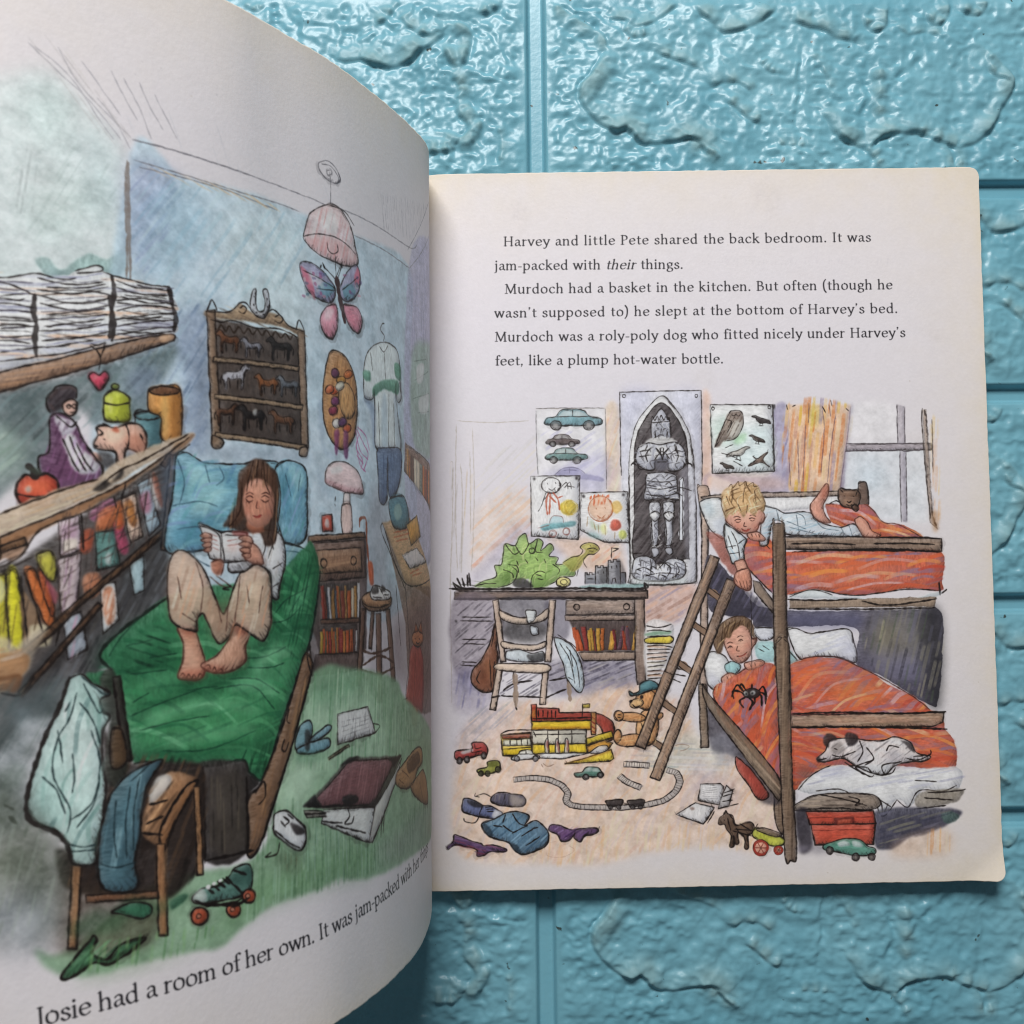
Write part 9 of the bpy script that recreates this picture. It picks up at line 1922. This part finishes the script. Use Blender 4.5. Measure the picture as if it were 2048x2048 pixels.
f b9aea8 .16 1.6 .8 1 0|1259 2353 -39 6 -36 45 -11 57 21 35 40 -6 35 -45 11 -57
f b9aea8 .16 1.6 .8 1 0|1816 1540 -18 -22 -40 -8 -38 11 -15 24 17 23 40 8 39 -11
f b9aea8 .16 1.6 .8 1 0|174 1536 -17 6 -12 21 -1 24 10 13 16 -6 13 -20 1 -24
f b9aea8 .16 1.6 .8 1 0|991 1726 -21 15 -8 36 9 35 21 14 21 -15 8 -35 -9 -35
"""
RIGHT_TEXT = [('Harvey and little Pete shared the back bedroom. It was', [27.94, 225.86], [160.23, 225.69]), ('jam-packed with their things.', [24.69, 217.2], [92.36, 216.75]), ('Murdoch had a basket in the kitchen. But often (though he', [28.32, 208.62], [167.45, 208.28]), ("wasn't supposed to) he slept at the bottom of Harvey's bed.", [24.64, 200.06], [169.09, 199.67]), ("Murdoch was a roly-poly dog who fitted nicely under Harvey's", [24.72, 191.41], [171.61, 190.95]), ('feet, like a plump hot-water bottle.', [24.81, 182.9], [106.2, 182.41])]
LEFT_TEXT = ('Josie had a room of her own. It was jam-packed with her things.', [37.14, 19.4], [178.95, 23.16])

# ================= printing the pages =================
PAPER = 0.775                                           # how much light the paper gives back
def srgb_to_lin(c): return np.where(c <= .04045, c/12.92, ((c+.055)/1.055)**2.4)
def lin_to_srgb(c): return np.where(c <= .0031308, c*12.92, 1.055*np.clip(c, 0, None)**(1/2.4)-.055)
INK_GAIN = np.array([1.30, 1.32, 1.27])
def ink(h):
    c = np.array([int(h[i:i+2], 16)/255 for i in (0, 2, 4)])
    c = srgb_to_lin(c); c = c*INK_GAIN*np.clip(c.mean()/.38, .2, 1.15)**.26; g = c.mean(); c = g+(c-g)*1.0
    return lin_to_srgb(np.clip(c, .004, .86)).astype(np.float32)
def nums(s): return np.cumsum(np.array(s.split(), float).reshape(-1, 2), 0)/10

def run_print(P, prog, halo):
    for ln in prog.strip().split('\n'):
        hd, body = ln.split('|'); t = hd.split()
        if t[0] == 'f': P.fill(ink(t[1]), nums(body), float(t[2]), float(t[3]), float(t[4]), t[5] == '1', float(t[6]))
        elif t[0] == 'l':
            for s in body.split('/'):
                q = nums(s); m_ = 2 if t[4] == '1' else 1
                if len(q) > 4 and np.abs(q[0]-q[-m_]).max() < .06: P.accent(q[:-m_], t[4] == '1', ink(t[1]), halo)
            P.lines(ink(t[1]), [nums(s) for s in body.split('/')], float(t[2])*(1.02 if float(t[2]) < .5 else 1.15), min(float(t[3])*1.14, 1), smooth=t[4] == '1', dry=float(t[5]))
        else:
            a = [float(x) for x in t[2:]]
            P.hatch([ink(c) for c in t[1].split(',')], nums(body), a[0], a[1]*.92, a[2]*1.15, min(a[3]*1.3, .95), a[4], a[5] == 1, a[6], a[7])

def sheet_paper(P, w, gutter_left):
    """old paper: cool white in the middle, browned towards the cut edges, a little at the gutter"""
    h = P.H; x = np.arange(P.W)/RES; y = (P.H-np.arange(h))/RES
    n = .5+.9*(P.n1-.5)
    outer = (w-x if gutter_left else x)[None, :]+0*y[:, None]; gut = (x if gutter_left else w-x)[None, :]+0*y[:, None]
    foot = y[:, None]+0*x[None, :]; head = PAGE_H-foot
    age = .85*np.exp(-outer/17)+.75*np.exp(-foot/16)+.8*np.exp(-head/24)+.5*np.exp(-gut/7)*(.5+np.exp(-head/30)+np.exp(-foot/14))
    age = np.clip(age*(.6+.8*n), 0, 1.25)
    edge = np.exp(-np.minimum(np.minimum(outer, foot), head)/1.3)*.35
    base = np.array([.81, .775, .825])*PAPER/.79; old = np.array([.81, .735, .66])*PAPER/.79
    c = base+(old-base)*np.clip(age+edge, 0, 1.3)[..., None]
    c = c*(1+(P.n2-.5)*.055+(P.n3-.5)*.04)[..., None]
    g = P.rng
    P.c[:] = lin_to_srgb(c)
    for _ in range(70):                                  # foxing and specks
        q = (g.random()*w, g.random()*PAGE_H); r = .08+.3*g.random()**4
        t = np.arange(8)/8*6.283
        P.fill(lin_to_srgb(np.array([.48, .40, .33])).astype(np.float32), np.stack([q[0]+r*np.cos(t), q[1]+r*np.sin(t)*(.6+.6*g.random())], 1), .15+.35*g.random(), 0, .3, True, 0)

def to_image(name, P):
    im = bpy.data.images.new(name, P.W, P.H, alpha=False)
    px = np.ones((P.H, P.W, 4), np.float32); px[..., :3] = np.clip(P.c[::-1], 0, 1)
    im.pixels.foreach_set(px.ravel()); im.pack(); return im

left_print = Print(LEFT_W, PAGE_H, (.9, .88, .9), 11); sheet_paper(left_print, LEFT_W, False)
run_print(left_print, LEFT_PRINT, .20)
BLACK = (.085, .078, .092)
left_print.text(LEFT_TEXT[0], LEFT_TEXT[1], LEFT_TEXT[2], 3.55, BLACK)
right_print = Print(PAGE_W, PAGE_H, (.9, .88, .9), 23); sheet_paper(right_print, PAGE_W, True)
run_print(right_print, RIGHT_PRINT, .11)
for s, a, b in RIGHT_TEXT:
    i = s.find('their things'); right_print.text(s, a, b, 3.3, BLACK, ((i, i+5),) if i >= 0 else ())

# ================= materials =================
def material(name):
    m = bpy.data.materials.new(name); m.use_nodes = True
    return m, m.node_tree, m.node_tree.nodes['Principled BSDF']
def noise_bump(nt, bsdf, scale, strength, dist, detail=4):
    tc = nt.nodes.new('ShaderNodeTexCoord'); n = nt.nodes.new('ShaderNodeTexNoise'); b = nt.nodes.new('ShaderNodeBump')
    n.inputs['Scale'].default_value = scale; n.inputs['Detail'].default_value = detail
    b.inputs['Strength'].default_value = strength; b.inputs['Distance'].default_value = dist
    nt.links.new(tc.outputs['Object'], n.inputs['Vector']); nt.links.new(n.outputs[0], b.inputs['Height']); nt.links.new(b.outputs[0], bsdf.inputs['Normal'])
    return n
def paper_material(name, image=None):
    m, nt, b = material(name)
    b.inputs['Roughness'].default_value = .52; b.inputs['Specular IOR Level'].default_value = .28
    b.inputs['Base Color'].default_value = (.70, .66, .60, 1)
    if image:
        t = nt.nodes.new('ShaderNodeTexImage'); t.image = image; t.interpolation = 'Cubic'; t.extension = 'EXTEND'
        uv = nt.nodes.new('ShaderNodeUVMap'); uv.uv_map = 'sheet'
        nt.links.new(uv.outputs[0], t.inputs[0]); nt.links.new(t.outputs[0], b.inputs['Base Color'])
    noise_bump(nt, b, 900, .12, .0004)
    return m
MAT_LEFT = paper_material('left_page_print', to_image('left_page_print', left_print))
MAT_RIGHT = paper_material('right_page_print', to_image('right_page_print', right_print))
MAT_PAPER = paper_material('plain_paper')
m, nt, b = material('cover_card'); b.inputs['Base Color'].default_value = (.55, .50, .44, 1); b.inputs['Roughness'].default_value = .4; noise_bump(nt, b, 300, .1, .0004); MAT_CARD = m

MAT_FOAM, nt, b = material('teal_foam')
b.inputs['Roughness'].default_value = .31; b.inputs['Specular IOR Level'].default_value = .5
n = noise_bump(nt, b, 420, .16, .0006, 2)
tc = nt.nodes.new('ShaderNodeTexCoord'); n2 = nt.nodes.new('ShaderNodeTexNoise'); n2.inputs['Scale'].default_value = 26; n2.inputs['Detail'].default_value = 5
r = nt.nodes.new('ShaderNodeValToRGB'); nt.links.new(tc.outputs['Object'], n2.inputs['Vector']); nt.links.new(n2.outputs[0], r.inputs[0])
r.color_ramp.elements[0].position = .3; r.color_ramp.elements[1].position = .72
r.color_ramp.elements[0].color = (.145, .38, .475, 1); r.color_ramp.elements[1].color = (.20, .45, .54, 1)
at = nt.nodes.new('ShaderNodeAttribute'); at.attribute_name = 'dust'; mx = nt.nodes.new('ShaderNodeMix'); mx.data_type = 'RGBA'
nt.links.new(at.outputs['Fac'], mx.inputs[0]); nt.links.new(r.outputs[0], mx.inputs[6]); mx.inputs[7].default_value = (.22, .39, .42, 1)
nt.links.new(mx.outputs[2], b.inputs['Base Color'])
sn = nt.nodes.new('ShaderNodeTexNoise'); sn.inputs['Scale'].default_value = 230; sn.inputs['Detail'].default_value = 2     # grit in the hollows
sr = nt.nodes.new('ShaderNodeValToRGB'); sr.color_ramp.elements[0].position = .73; sr.color_ramp.elements[1].position = .77; sm_ = nt.nodes.new('ShaderNodeMix'); sm_.data_type = 'RGBA'
nt.links.new(tc.outputs['Object'], sn.inputs['Vector']); nt.links.new(sn.outputs[0], sr.inputs[0]); nt.links.new(sr.outputs[0], sm_.inputs[0]); nt.links.new(mx.outputs[2], sm_.inputs[6]); sm_.inputs[7].default_value = (.05, .08, .08, 1)
nt.links.new(sm_.outputs[2], b.inputs['Base Color'])
mr = nt.nodes.new('ShaderNodeMapRange'); mr.inputs['To Min'].default_value = .36; mr.inputs['To Max'].default_value = .58; mr.inputs['From Max'].default_value = .7
nt.links.new(at.outputs['Fac'], mr.inputs['Value']); nt.links.new(mr.outputs[0], b.inputs['Roughness'])

# ================= mesh helpers =================
def link_mesh(name, verts, faces, mat, parent=None, uv=None, smooth=True):
    me = bpy.data.meshes.new(name); me.from_pydata((np.asarray(verts)*MM).tolist(), [], faces); me.materials.append(mat)
    if uv is not None:
        lay = me.uv_layers.new(name='sheet'); vi = np.empty(len(me.loops), np.int32); me.loops.foreach_get('vertex_index', vi)
        lay.data.foreach_set('uv', np.asarray(uv, np.float32)[vi].ravel())
    if smooth: me.polygons.foreach_set('use_smooth', np.ones(len(me.polygons), bool))
    me.update(); o = bpy.data.objects.new(name, me); scene.collection.objects.link(o)
    if parent: o.parent = parent
    return o

def leaf(fn, us, vs, outline, thick, w):
    """a sheet of paper with real thickness; outline(u, v) may trim the sheet"""
    U, V = np.meshgrid(us, vs); U, V = outline(U, V)
    P = fn(U, V); ny, nx = U.shape
    du = np.gradient(P, axis=1); dv = np.gradient(P, axis=0); N = np.cross(du, dv); N /= np.linalg.norm(N, axis=-1, keepdims=True)
    top = P.reshape(-1, 3); bot = (P-N*thick).reshape(-1, 3); n = ny*nx
    idx = np.arange(n).reshape(ny, nx)
    a, b_, c, d = idx[:-1, :-1].ravel(), idx[:-1, 1:].ravel(), idx[1:, 1:].ravel(), idx[1:, :-1].ravel()
    F = np.stack([a, b_, c, d], 1).tolist(); F += np.stack([d+n, c+n, b_+n, a+n], 1).tolist()
    ring = np.concatenate([idx[0, :], idx[1:, -1], idx[-1, -2::-1], idx[-2:0, 0]])
    nxt = np.roll(ring, -1); F += np.stack([ring+n, nxt+n, nxt, ring], 1).tolist()
    uv = np.stack([U.ravel()/w, V.ravel()/PAGE_H], 1)
    return np.concatenate([top, bot]), F, np.concatenate([uv, uv])

rs = np.random.default_rng(4)
def worn(outer_right, seed, w, wear=.22, r=4.0, inset=0.0):
    """trim: rounded outer corners and a slightly worn, wavering cut"""
    g = np.random.default_rng(seed); ph = g.random(12)*6.28
    def wav(t, k): return wear*(.5*np.sin(t*.09+ph[k])+.3*np.sin(t*.31+ph[k+1])+.25*np.sin(t*1.1+ph[k+2])+.15*np.sin(t*2.7+ph[k+3]))
    def fn(U, V):
        o = (w-U) if outer_right else U                       # distance from the outer edge
        lo = inset+np.abs(wav(U, 0)); hi = inset+np.abs(wav(U, 4)); ou = inset+np.abs(wav(V, 8))
        dV = np.minimum(V, PAGE_H-V)
        # corner rounding: near the outer edge the foot and head edges retreat
        q = np.clip(1-o/r, 0, 1); ret = r*(1-np.sqrt(np.maximum(1-q*q, 0)))
        V2 = np.where(V < PAGE_H/2, np.maximum(V, 0)+(lo+ret)*(1-V/(PAGE_H/2)), V-(hi+ret)*(V/(PAGE_H/2)-1))
        o2 = o+ou*np.clip(1-o/40, 0, 1)
        U2 = (w-o2) if outer_right else o2
        return U2, V2
    return fn
def spaced(w, outer_right, n):
    t = np.linspace(0, 1, n)*w
    fine = np.array([0, .05, .15, .35, .6, .9, 1.3, 1.8, 2.4, 3.1, 4.0])
    t = np.unique(np.concatenate([t, (w-fine) if outer_right else fine])); return t

# ================= the backing: embossed foam brick panel =================
STEP = .5
gx = np.concatenate([np.arange(-750, -215, 2.5), np.arange(-215, 285.01, STEP), np.arange(287.5, 800, 2.5)])   # finer where it is looked at closely
gy = np.concatenate([np.arange(-750, -250, 2.5), np.arange(-250, 250.01, STEP), np.arange(252.5, 752, 2.5)])
X, Y = np.meshgrid(gx, gy)
ROW, LEN, JOINT, TOP = 75.8, 196.0, 5.2, -6.0
row = np.floor((Y-124.1)/ROW); yl = (Y-124.1)-row*ROW                        # height above the foot of its own row
off = np.where(np.mod(row, 2) == 0, 0.0, LEN/2)
xl = np.mod(X-38.6-off, LEN)                                               # from the left side of its own joint
face_h = ROW-JOINT+np.where(row == 0, 1.6, 0)
on_x = xl > JOINT; on_y = yl < face_h
# distance to the brick's border, for the rounded shoulder
bd = np.minimum(np.minimum(xl-JOINT, LEN-xl), np.minimum(yl, face_h-yl))
g = np.random.default_rng(9)
H_, W_ = X.shape
wob = (fnoise(H_, W_, 24, 71, 4)-.5)
shoulder = np.clip((bd+.0)/1.3, 0, 1); shoulder = np.sin(shoulder*math.pi/2)**.8
# the pressed pattern is the same on every brick: folds of the film, in mm from the brick's lower left corner
FOLDS = [
 (1.7, 0.7, 4.2, [(22.9, 54.7), (23.3, 48.8), (18.8, 42.4), (14.0, 35.6), (14.7, 30.2), (19.5, 25.3), (26.2, 20.8), (30.2, 21.5), (35.6, 15.9), (44.2, 16.3), (54.7, 17.2), (59.4, 13.3), (64.6, 9.4)]),
 (1.0, 0.6, 2.6, [(64.6, 9.4), (57.5, 15.3), (53.8, 17.7)]),
 (0.9, 0.6, 2.5, [(23.7, 49.7), (22.9, 54.7), (19.1, 58.6), (13.4, 61.6), (6.7, 66.6), (2.9, 68.6)]),
 (0.8, 0.6, 2.5, [(23.0, 64.0), (29.7, 62.0), (37.3, 60.0), (45.1, 64.4), (50.0, 68.3)]),
 (1.2, 0.7, 3.2, [(55.8, 67.8), (58.6, 63.8), (62.4, 61.4), (68.0, 57.9), (75.8, 59.1), (81.6, 62.2), (85.1, 65.7), (86.6, 69.1)]),
 (1.1, 0.7, 3.0, [(91.2, 62.0), (97.9, 59.7), (102.7, 58.7), (107.4, 56.0), (113.6, 54.0)]),
 (0.9, 0.6, 2.6, [(40.1, 51.4), (44.8, 48.6), (48.6, 46.8), (56.2, 44.6)]),
 (0.8, 0.6, 2.4, [(61.8, 36.7), (66.7, 38.7), (72.4, 38.2), (77.1, 34.2)]),
 (1.0, 0.6, 2.6, [(67.4, 31.3), (72.2, 27.9), (75.0, 24.9), (79.7, 23.1)]),
 (-0.8, 1.0, 1.0, [(114.8, 45.5), (117.6, 41.3), (119.4, 36.4), (118.7, 29.5), (115.2, 24.7), (112.2, 21.7)]),
 (1.0, 1.6, 2.2, [(123.5, 44.2), (122.8, 38.3), (123.1, 31.5), (123.8, 24.6)]),
 (1.5, 0.7, 3.6, [(102.3, 26.7), (105.5, 22.8), (107.8, 18.8), (113.5, 15.1), (119.7, 14.3), (124.6, 17.6), (134.2, 18.9), (140.0, 19.6)]),
 (1.1, 0.6, 3.0, [(137.1, 19.6), (142.7, 16.7), (148.5, 15.6), (152.2, 13.5)]),
 (1.3, 0.7, 3.2, [(152.2, 13.5), (157.1, 14.6), (163.0, 18.5), (166.0, 23.3), (169.1, 29.2), (172.2, 34.1), (172.4, 39.0), (168.8, 45.0), (164.1, 48.9)]),
 (0.9, 0.5, 2.0, [(164.0, 47.9), (164.8, 42.0), (168.5, 39.0), (172.8, 36.1)]),
 (-0.7, 1.2, 1.4, [(141.9, 48.6), (135.0, 42.7), (130.0, 37.3), (126.0, 33.4)]),
 (1.0, 0.6, 2.2, [(119.2, 62.0), (120.5, 58.6), (123.9, 57.3), (126.8, 59.5), (128.0, 65.9)]),
 (1.1, 0.7, 2.4, [(142.0, 64.9), (143.8, 61.4), (146.1, 59.7), (149.1, 62.4), (150.2, 66.8)]),
 (0.9, 0.6, 2.0, [(155.0, 65.8), (158.8, 63.3), (162.7, 63.8), (164.8, 67.7)]),
 (-0.6, 0.8, 0.9, [(95.8, 53.3), (94.6, 43.4), (94.8, 33.6), (92.1, 22.8)]),
 (0.7, 0.6, 1.8, [(86.2, 15.1), (91.0, 14.6), (95.7, 13.8)]),
 (0.8, 0.6, 2.0, [(117.7, 12.9), (121.4, 10.0), (122.8, 7.0)]),
 (0.8, 0.7, 2.0, [(152.2, 13.5), (153.0, 8.8), (151.0, 5.9), (148.4, 12.7)]),
 (0.7, 0.6, 2.0, [(80.3, 46.0), (83.1, 43.5), (85.4, 42.0)]),
 (0.7, 0.6, 2.4, [(29.6, 58.6), (33.4, 55.6), (38.2, 55.6)]),
 (0.6, 0.6, 2, [(129.7, 60.0), (135.4, 56.0), (141.2, 57.0), (146.9, 55.0)]),
 (0.6, 0.6, 2, [(98.6, 48.3), (104.2, 42.4), (105.9, 35.5)]),
 (1.8, 0.8, 4.0, [(315.9, 47.9), (321.9, 47.5), (326.5, 48.0), (331.0, 46.3), (335.5, 45.6), (340.1, 46.6), (345.4, 50.1), (350.7, 53.6), (355.3, 57.1)]),
 (1.5, 1.0, 2.4, [(356.0, 54.7), (357.5, 50.0), (359.8, 45.3), (361.6, 44.6), (363.6, 49.2), (364.8, 56.2), (362.9, 59.4), (357.6, 60.2)]),
 (1.0, 1.2, 2.2, [(359.7, 42.2), (361.6, 37.6), (361.6, 33.7)]),
 (1.5, 0.9, 2.6, [(360.4, 32.1), (361.5, 27.5), (364.1, 24.4), (364.9, 20.5), (361.8, 17.4), (358.0, 18.2), (355.8, 19.8)]),
 (1.2, 0.8, 3.0, [(349.0, 12.9), (353.5, 13.2), (356.5, 12.8), (358.8, 14.4)]),
 (0.8, 0.7, 2.0, [(364.1, 15.1), (367.1, 18.2), (368.7, 23.6), (365.7, 28.2), (363.4, 32.9)]),
 (-0.5, 0.7, 0.8, [(362.9, 64.1), (370.5, 58.5), (375.0, 53.1), (380.2, 45.2)]),
 (-0.5, 0.7, 0.8, [(366.6, 43.7), (371.1, 41.4), (375.6, 39.8), (381.7, 39.0)]),
 (-0.7, 1.5, 1.8, [(318.9, 64.3), (319.3, 57.3), (318.1, 51.8)]),
 (0.9, 0.8, 2.6, [(330.3, 60.3), (334.1, 63.4), (336.4, 66.6), (338.7, 68.9)]),
 (0.9, 0.8, 2.6, [(340.2, 64.2), (343.9, 59.5), (346.9, 57.1), (352.3, 57.1)]),
 (1.1, 0.8, 2.6, [(366.8, 66.4), (371.3, 65.2), (375.1, 67.9), (376.7, 71.0)]),
 (0.6, 0.6, 1.6, [(374.7, 22.0), (376.1, 15.8), (375.7, 8.8)]),
 (-0.7, 1.4, 1.6, [(292.4, 69.1), (293.1, 64.4), (293.5, 61.3)]),
 (0.8, 0.8, 2.2, [(282.5, 69.2), (287.1, 66.8), (289.3, 69.9)])]
def fold(h, pts, A, steep, wide):
    q = catmull(np.array(pts, float), False, .7)
    q = q+np.stack([np.interp(np.arange(len(q)), np.arange(0, len(q)+6, 6), g.normal(0, .35, len(np.arange(0, len(q)+6, 6)))) for _ in (0, 1)], 1)
    best = np.full(h.shape, 1e9); sgn = np.zeros(h.shape); tpos = np.zeros(h.shape)
    x0, x1, y0, y1 = q[:, 0].min()-14, q[:, 0].max()+14, q[:, 1].min()-14, q[:, 1].max()+14
    return q, (x0, x1, y0, y1)
BW, BH = 2*LEN-JOINT, ROW-JOINT                             # the pattern runs over two bricks
bx = np.arange(0, BW+.01, STEP); by = np.arange(0, BH+.01, STEP); BX, BY = np.meshgrid(bx, by)
stampmap = np.zeros(BX.shape); crease = np.zeros(BX.shape)
for A, steep, wide, pts in FOLDS:
    q, (x0, x1, y0, y1) = fold(BX, pts, A, steep, wide)
    ix = np.where((bx >= x0) & (bx <= x1))[0]; iy = np.where((by >= y0) & (by <= y1))[0]
    if not len(ix) or not len(iy): continue
    sx, sy = np.meshgrid(bx[ix], by[iy])
    d = np.full(sx.shape, 1e9); sg = np.ones(sx.shape); tt = np.zeros(sx.shape)
    T_ = np.gradient(q, axis=0); L_ = np.hypot(T_[:, 0], T_[:, 1])+1e-9; T_ /= L_[:, None]
    for k in range(len(q)):
        dx = sx-q[k, 0]; dy = sy-q[k, 1]; dd = dx*dx+dy*dy; m_ = dd < d
        d = np.where(m_, dd, d); sg = np.where(m_, T_[k, 0]*dy-T_[k, 1]*dx, sg); tt = np.where(m_, k/len(q), tt)
    d = np.sqrt(d); env = np.clip(np.minimum(tt, 1-tt)*6+.15, 0, 1)*(.75+.35*np.sin(tt*19+pts[0][0]))
    left = sg > 0                                         # the high, gentle side lies left of the drawn line
    prof = np.where(left, np.exp(-(d/(wide*1.35))**2.2), np.exp(-(d/(steep*1.15))**2))
    cut = np.where(left, 0, -.38*np.exp(-((d-steep*1.5)/(steep*1.1))**2))
    sl_ = np.ix_(iy, ix)
    stampmap[sl_] = stampmap[sl_]+A*env*(prof+cut)
    crease[sl_] = np.maximum(crease[sl_], env*prof*min(A, 1))
hb, wb = BX.shape
s1 = fnoise(hb, wb, 22, 31, 3)-.5; s2 = fnoise(int(hb*1.5)+2, wb, 7.5, 32, 2)[(np.arange(hb)*1.5).astype(int)]; s3 = fnoise(hb, wb, 3.4, 33, 1)-.5; s4 = fnoise(hb, wb, 60, 34, 3); s5 = fnoise(hb, wb, 9, 37, 2)
rough = np.clip((s4-.36)*4.5, .3, 1.2)
pat = stampmap*1.15+2.5*s1+rough*(1.12*(s2-.5)+.22*s3)+0.8*(.5-np.abs(s5-.5)*2)
# lay the pressed brick into each place of the bond
xp = np.mod(X-38.6-off, 2*LEN); ui = np.clip(((xp-JOINT)/STEP), 0, wb-1.001); vi = np.clip(yl/STEP, 0, hb-1.001)
u0 = ui.astype(int); v0 = vi.astype(int); fu = ui-u0; fv = vi-v0
def lay(M): return (M[v0, u0]*(1-fu)+M[v0, u0+1]*fu)*(1-fv)+(M[v0+1, u0]*(1-fu)+M[v0+1, u0+1]*fu)*fv
rel = lay(pat); cr = lay(crease)
inset = np.clip((bd-1.2)/4.0, 0, 1)
each = (fnoise(H_, W_, 12, 55, 3)-.5)*.7+(fnoise(H_, W_, 70, 56, 2)-.5)*1.0
face = TOP-1.0+(rel+each)*inset-.3*(1-inset)
joint = TOP-4.6+.10*wob
on = on_x & on_y
Z = np.where(on, joint+(face-joint)*shoulder, joint)
Z = np.minimum(Z, -3.9+.8*np.clip((X-205)/8, 0, 1)+.8*np.clip((np.abs(Y)-130)/8, 0, 1)+1.2*np.clip((-X)/30, 0, 1))
ny, nx = X.shape; idx = np.arange(ny*nx).reshape(ny, nx)
me = bpy.data.meshes.new('tabletop')
V3 = (np.stack([X, Y, Z], -1).reshape(-1, 3)*MM).astype(np.float32)
Q = np.stack([idx[:-1, :-1], idx[:-1, 1:], idx[1:, 1:], idx[1:, :-1]], -1).reshape(-1, 4).astype(np.int32)
me.vertices.add(len(V3)); me.vertices.foreach_set('co', V3.ravel())
me.loops.add(Q.size); me.loops.foreach_set('vertex_index', Q.ravel())
me.polygons.add(len(Q)); me.polygons.foreach_set('loop_start', np.arange(0, Q.size, 4, dtype=np.int32)); me.polygons.foreach_set('loop_total', np.full(len(Q), 4, np.int32))
me.polygons.foreach_set('use_smooth', np.ones(len(Q), bool)); me.update(calc_edges=True); me.validate()
dust = me.attributes.new('dust', 'FLOAT', 'POINT')
dn = fnoise(H_, W_, 8, 91, 3)
dust.data.foreach_set('value', np.clip(cr*1.3*inset*(.4+dn)*.75+.12*np.clip(dn-.6, 0, 1), 0, .8).astype(np.float32).ravel())
me.materials.append(MAT_FOAM)
backing = bpy.data.objects.new('wall_panel_ground', me); scene.collection.objects.link(backing)
backing.name = 'ground'; backing['kind'] = 'structure'
backing['label'] = 'glossy teal foam panel embossed with rough bricks and straight joints'

# ================= the book =================
book = bpy.data.objects.new('open_book', None); scene.collection.objects.link(book)
book.location = (0, 0, -4*MM); book['category'] = 'book'
book['label'] = "open children's picture book lying on the teal brick panel, left leaf raised"
def place(o):
    o.parent = book; o.matrix_parent_inverse.identity(); o.location = (0, 0, 4*MM); return o

def curled(u, v):                                          # the outer foot corner is bent up a little
    P = right_point(u, v); d = (PAGE_W-np.asarray(u))*.9+np.asarray(v)*1.0
    P[..., 2] += 2.6*np.clip(1-d/13, 0, 1)**1.6
    P[..., 2] += .5*np.clip(1-(PAGE_W-np.asarray(u)+(PAGE_H-np.asarray(v)))/12, 0, 1)**2
    return P
vs = np.unique(np.concatenate([np.linspace(0, PAGE_H, 150), [.3, .7, PAGE_H-.3, PAGE_H-.7]]))
v_, f_, uv_ = leaf(curled, spaced(PAGE_W, True, 140), vs, worn(True, 1, PAGE_W, .2, 3.6), .12, PAGE_W)
place(link_mesh('right_page', v_, f_, MAT_RIGHT, uv=uv_))
v_, f_, uv_ = leaf(left_point, spaced(LEFT_W, False, 260), vs, worn(False, 2, LEFT_W, .3, 3.6), .25, LEFT_W)
place(link_mesh('left_page', v_, f_, MAT_LEFT, uv=uv_))
# the leaves under the right page: one block of loose, slightly uneven sheets
AV, AF = [], []; base = 0
for k in range(7):
    dz = -.22-.30*k; sh = rs.normal(0, .16, 2)
    def under(u, v, dz=dz, sh=sh, k=k):
        P = right_point(u, v); d = (PAGE_W-np.asarray(u))*.9+np.asarray(v)
        P[..., 2] += dz+np.clip(1.9-.35*k, 0, 2)*np.clip(1-d/12, 0, 1)**1.7; P[..., 0] += sh[0]*.8*np.clip(np.asarray(u)/20, 0, 1); P[..., 1] += sh[1]*.5; return P
    v_, f_, _ = leaf(under, spaced(PAGE_W, True, 30), np.linspace(0, PAGE_H, 40), worn(True, 10+k, PAGE_W, .22, 3.6, .12), .12, PAGE_W)
    AV.append(v_); AF += [[i+base for i in q] for q in f_]; base += len(v_)
place(link_mesh('page_block', np.concatenate(AV), AF, MAT_PAPER))
def cover(u, v):
    P = right_point(u, v); P[..., 2] += -2.75; return P
v_, f_, _ = leaf(cover, spaced(PAGE_W, True, 30), np.linspace(0, PAGE_H, 40), worn(True, 40, PAGE_W, .1, 3.0, .5), .3, PAGE_W)
place(link_mesh('back_cover', v_, f_, MAT_CARD))
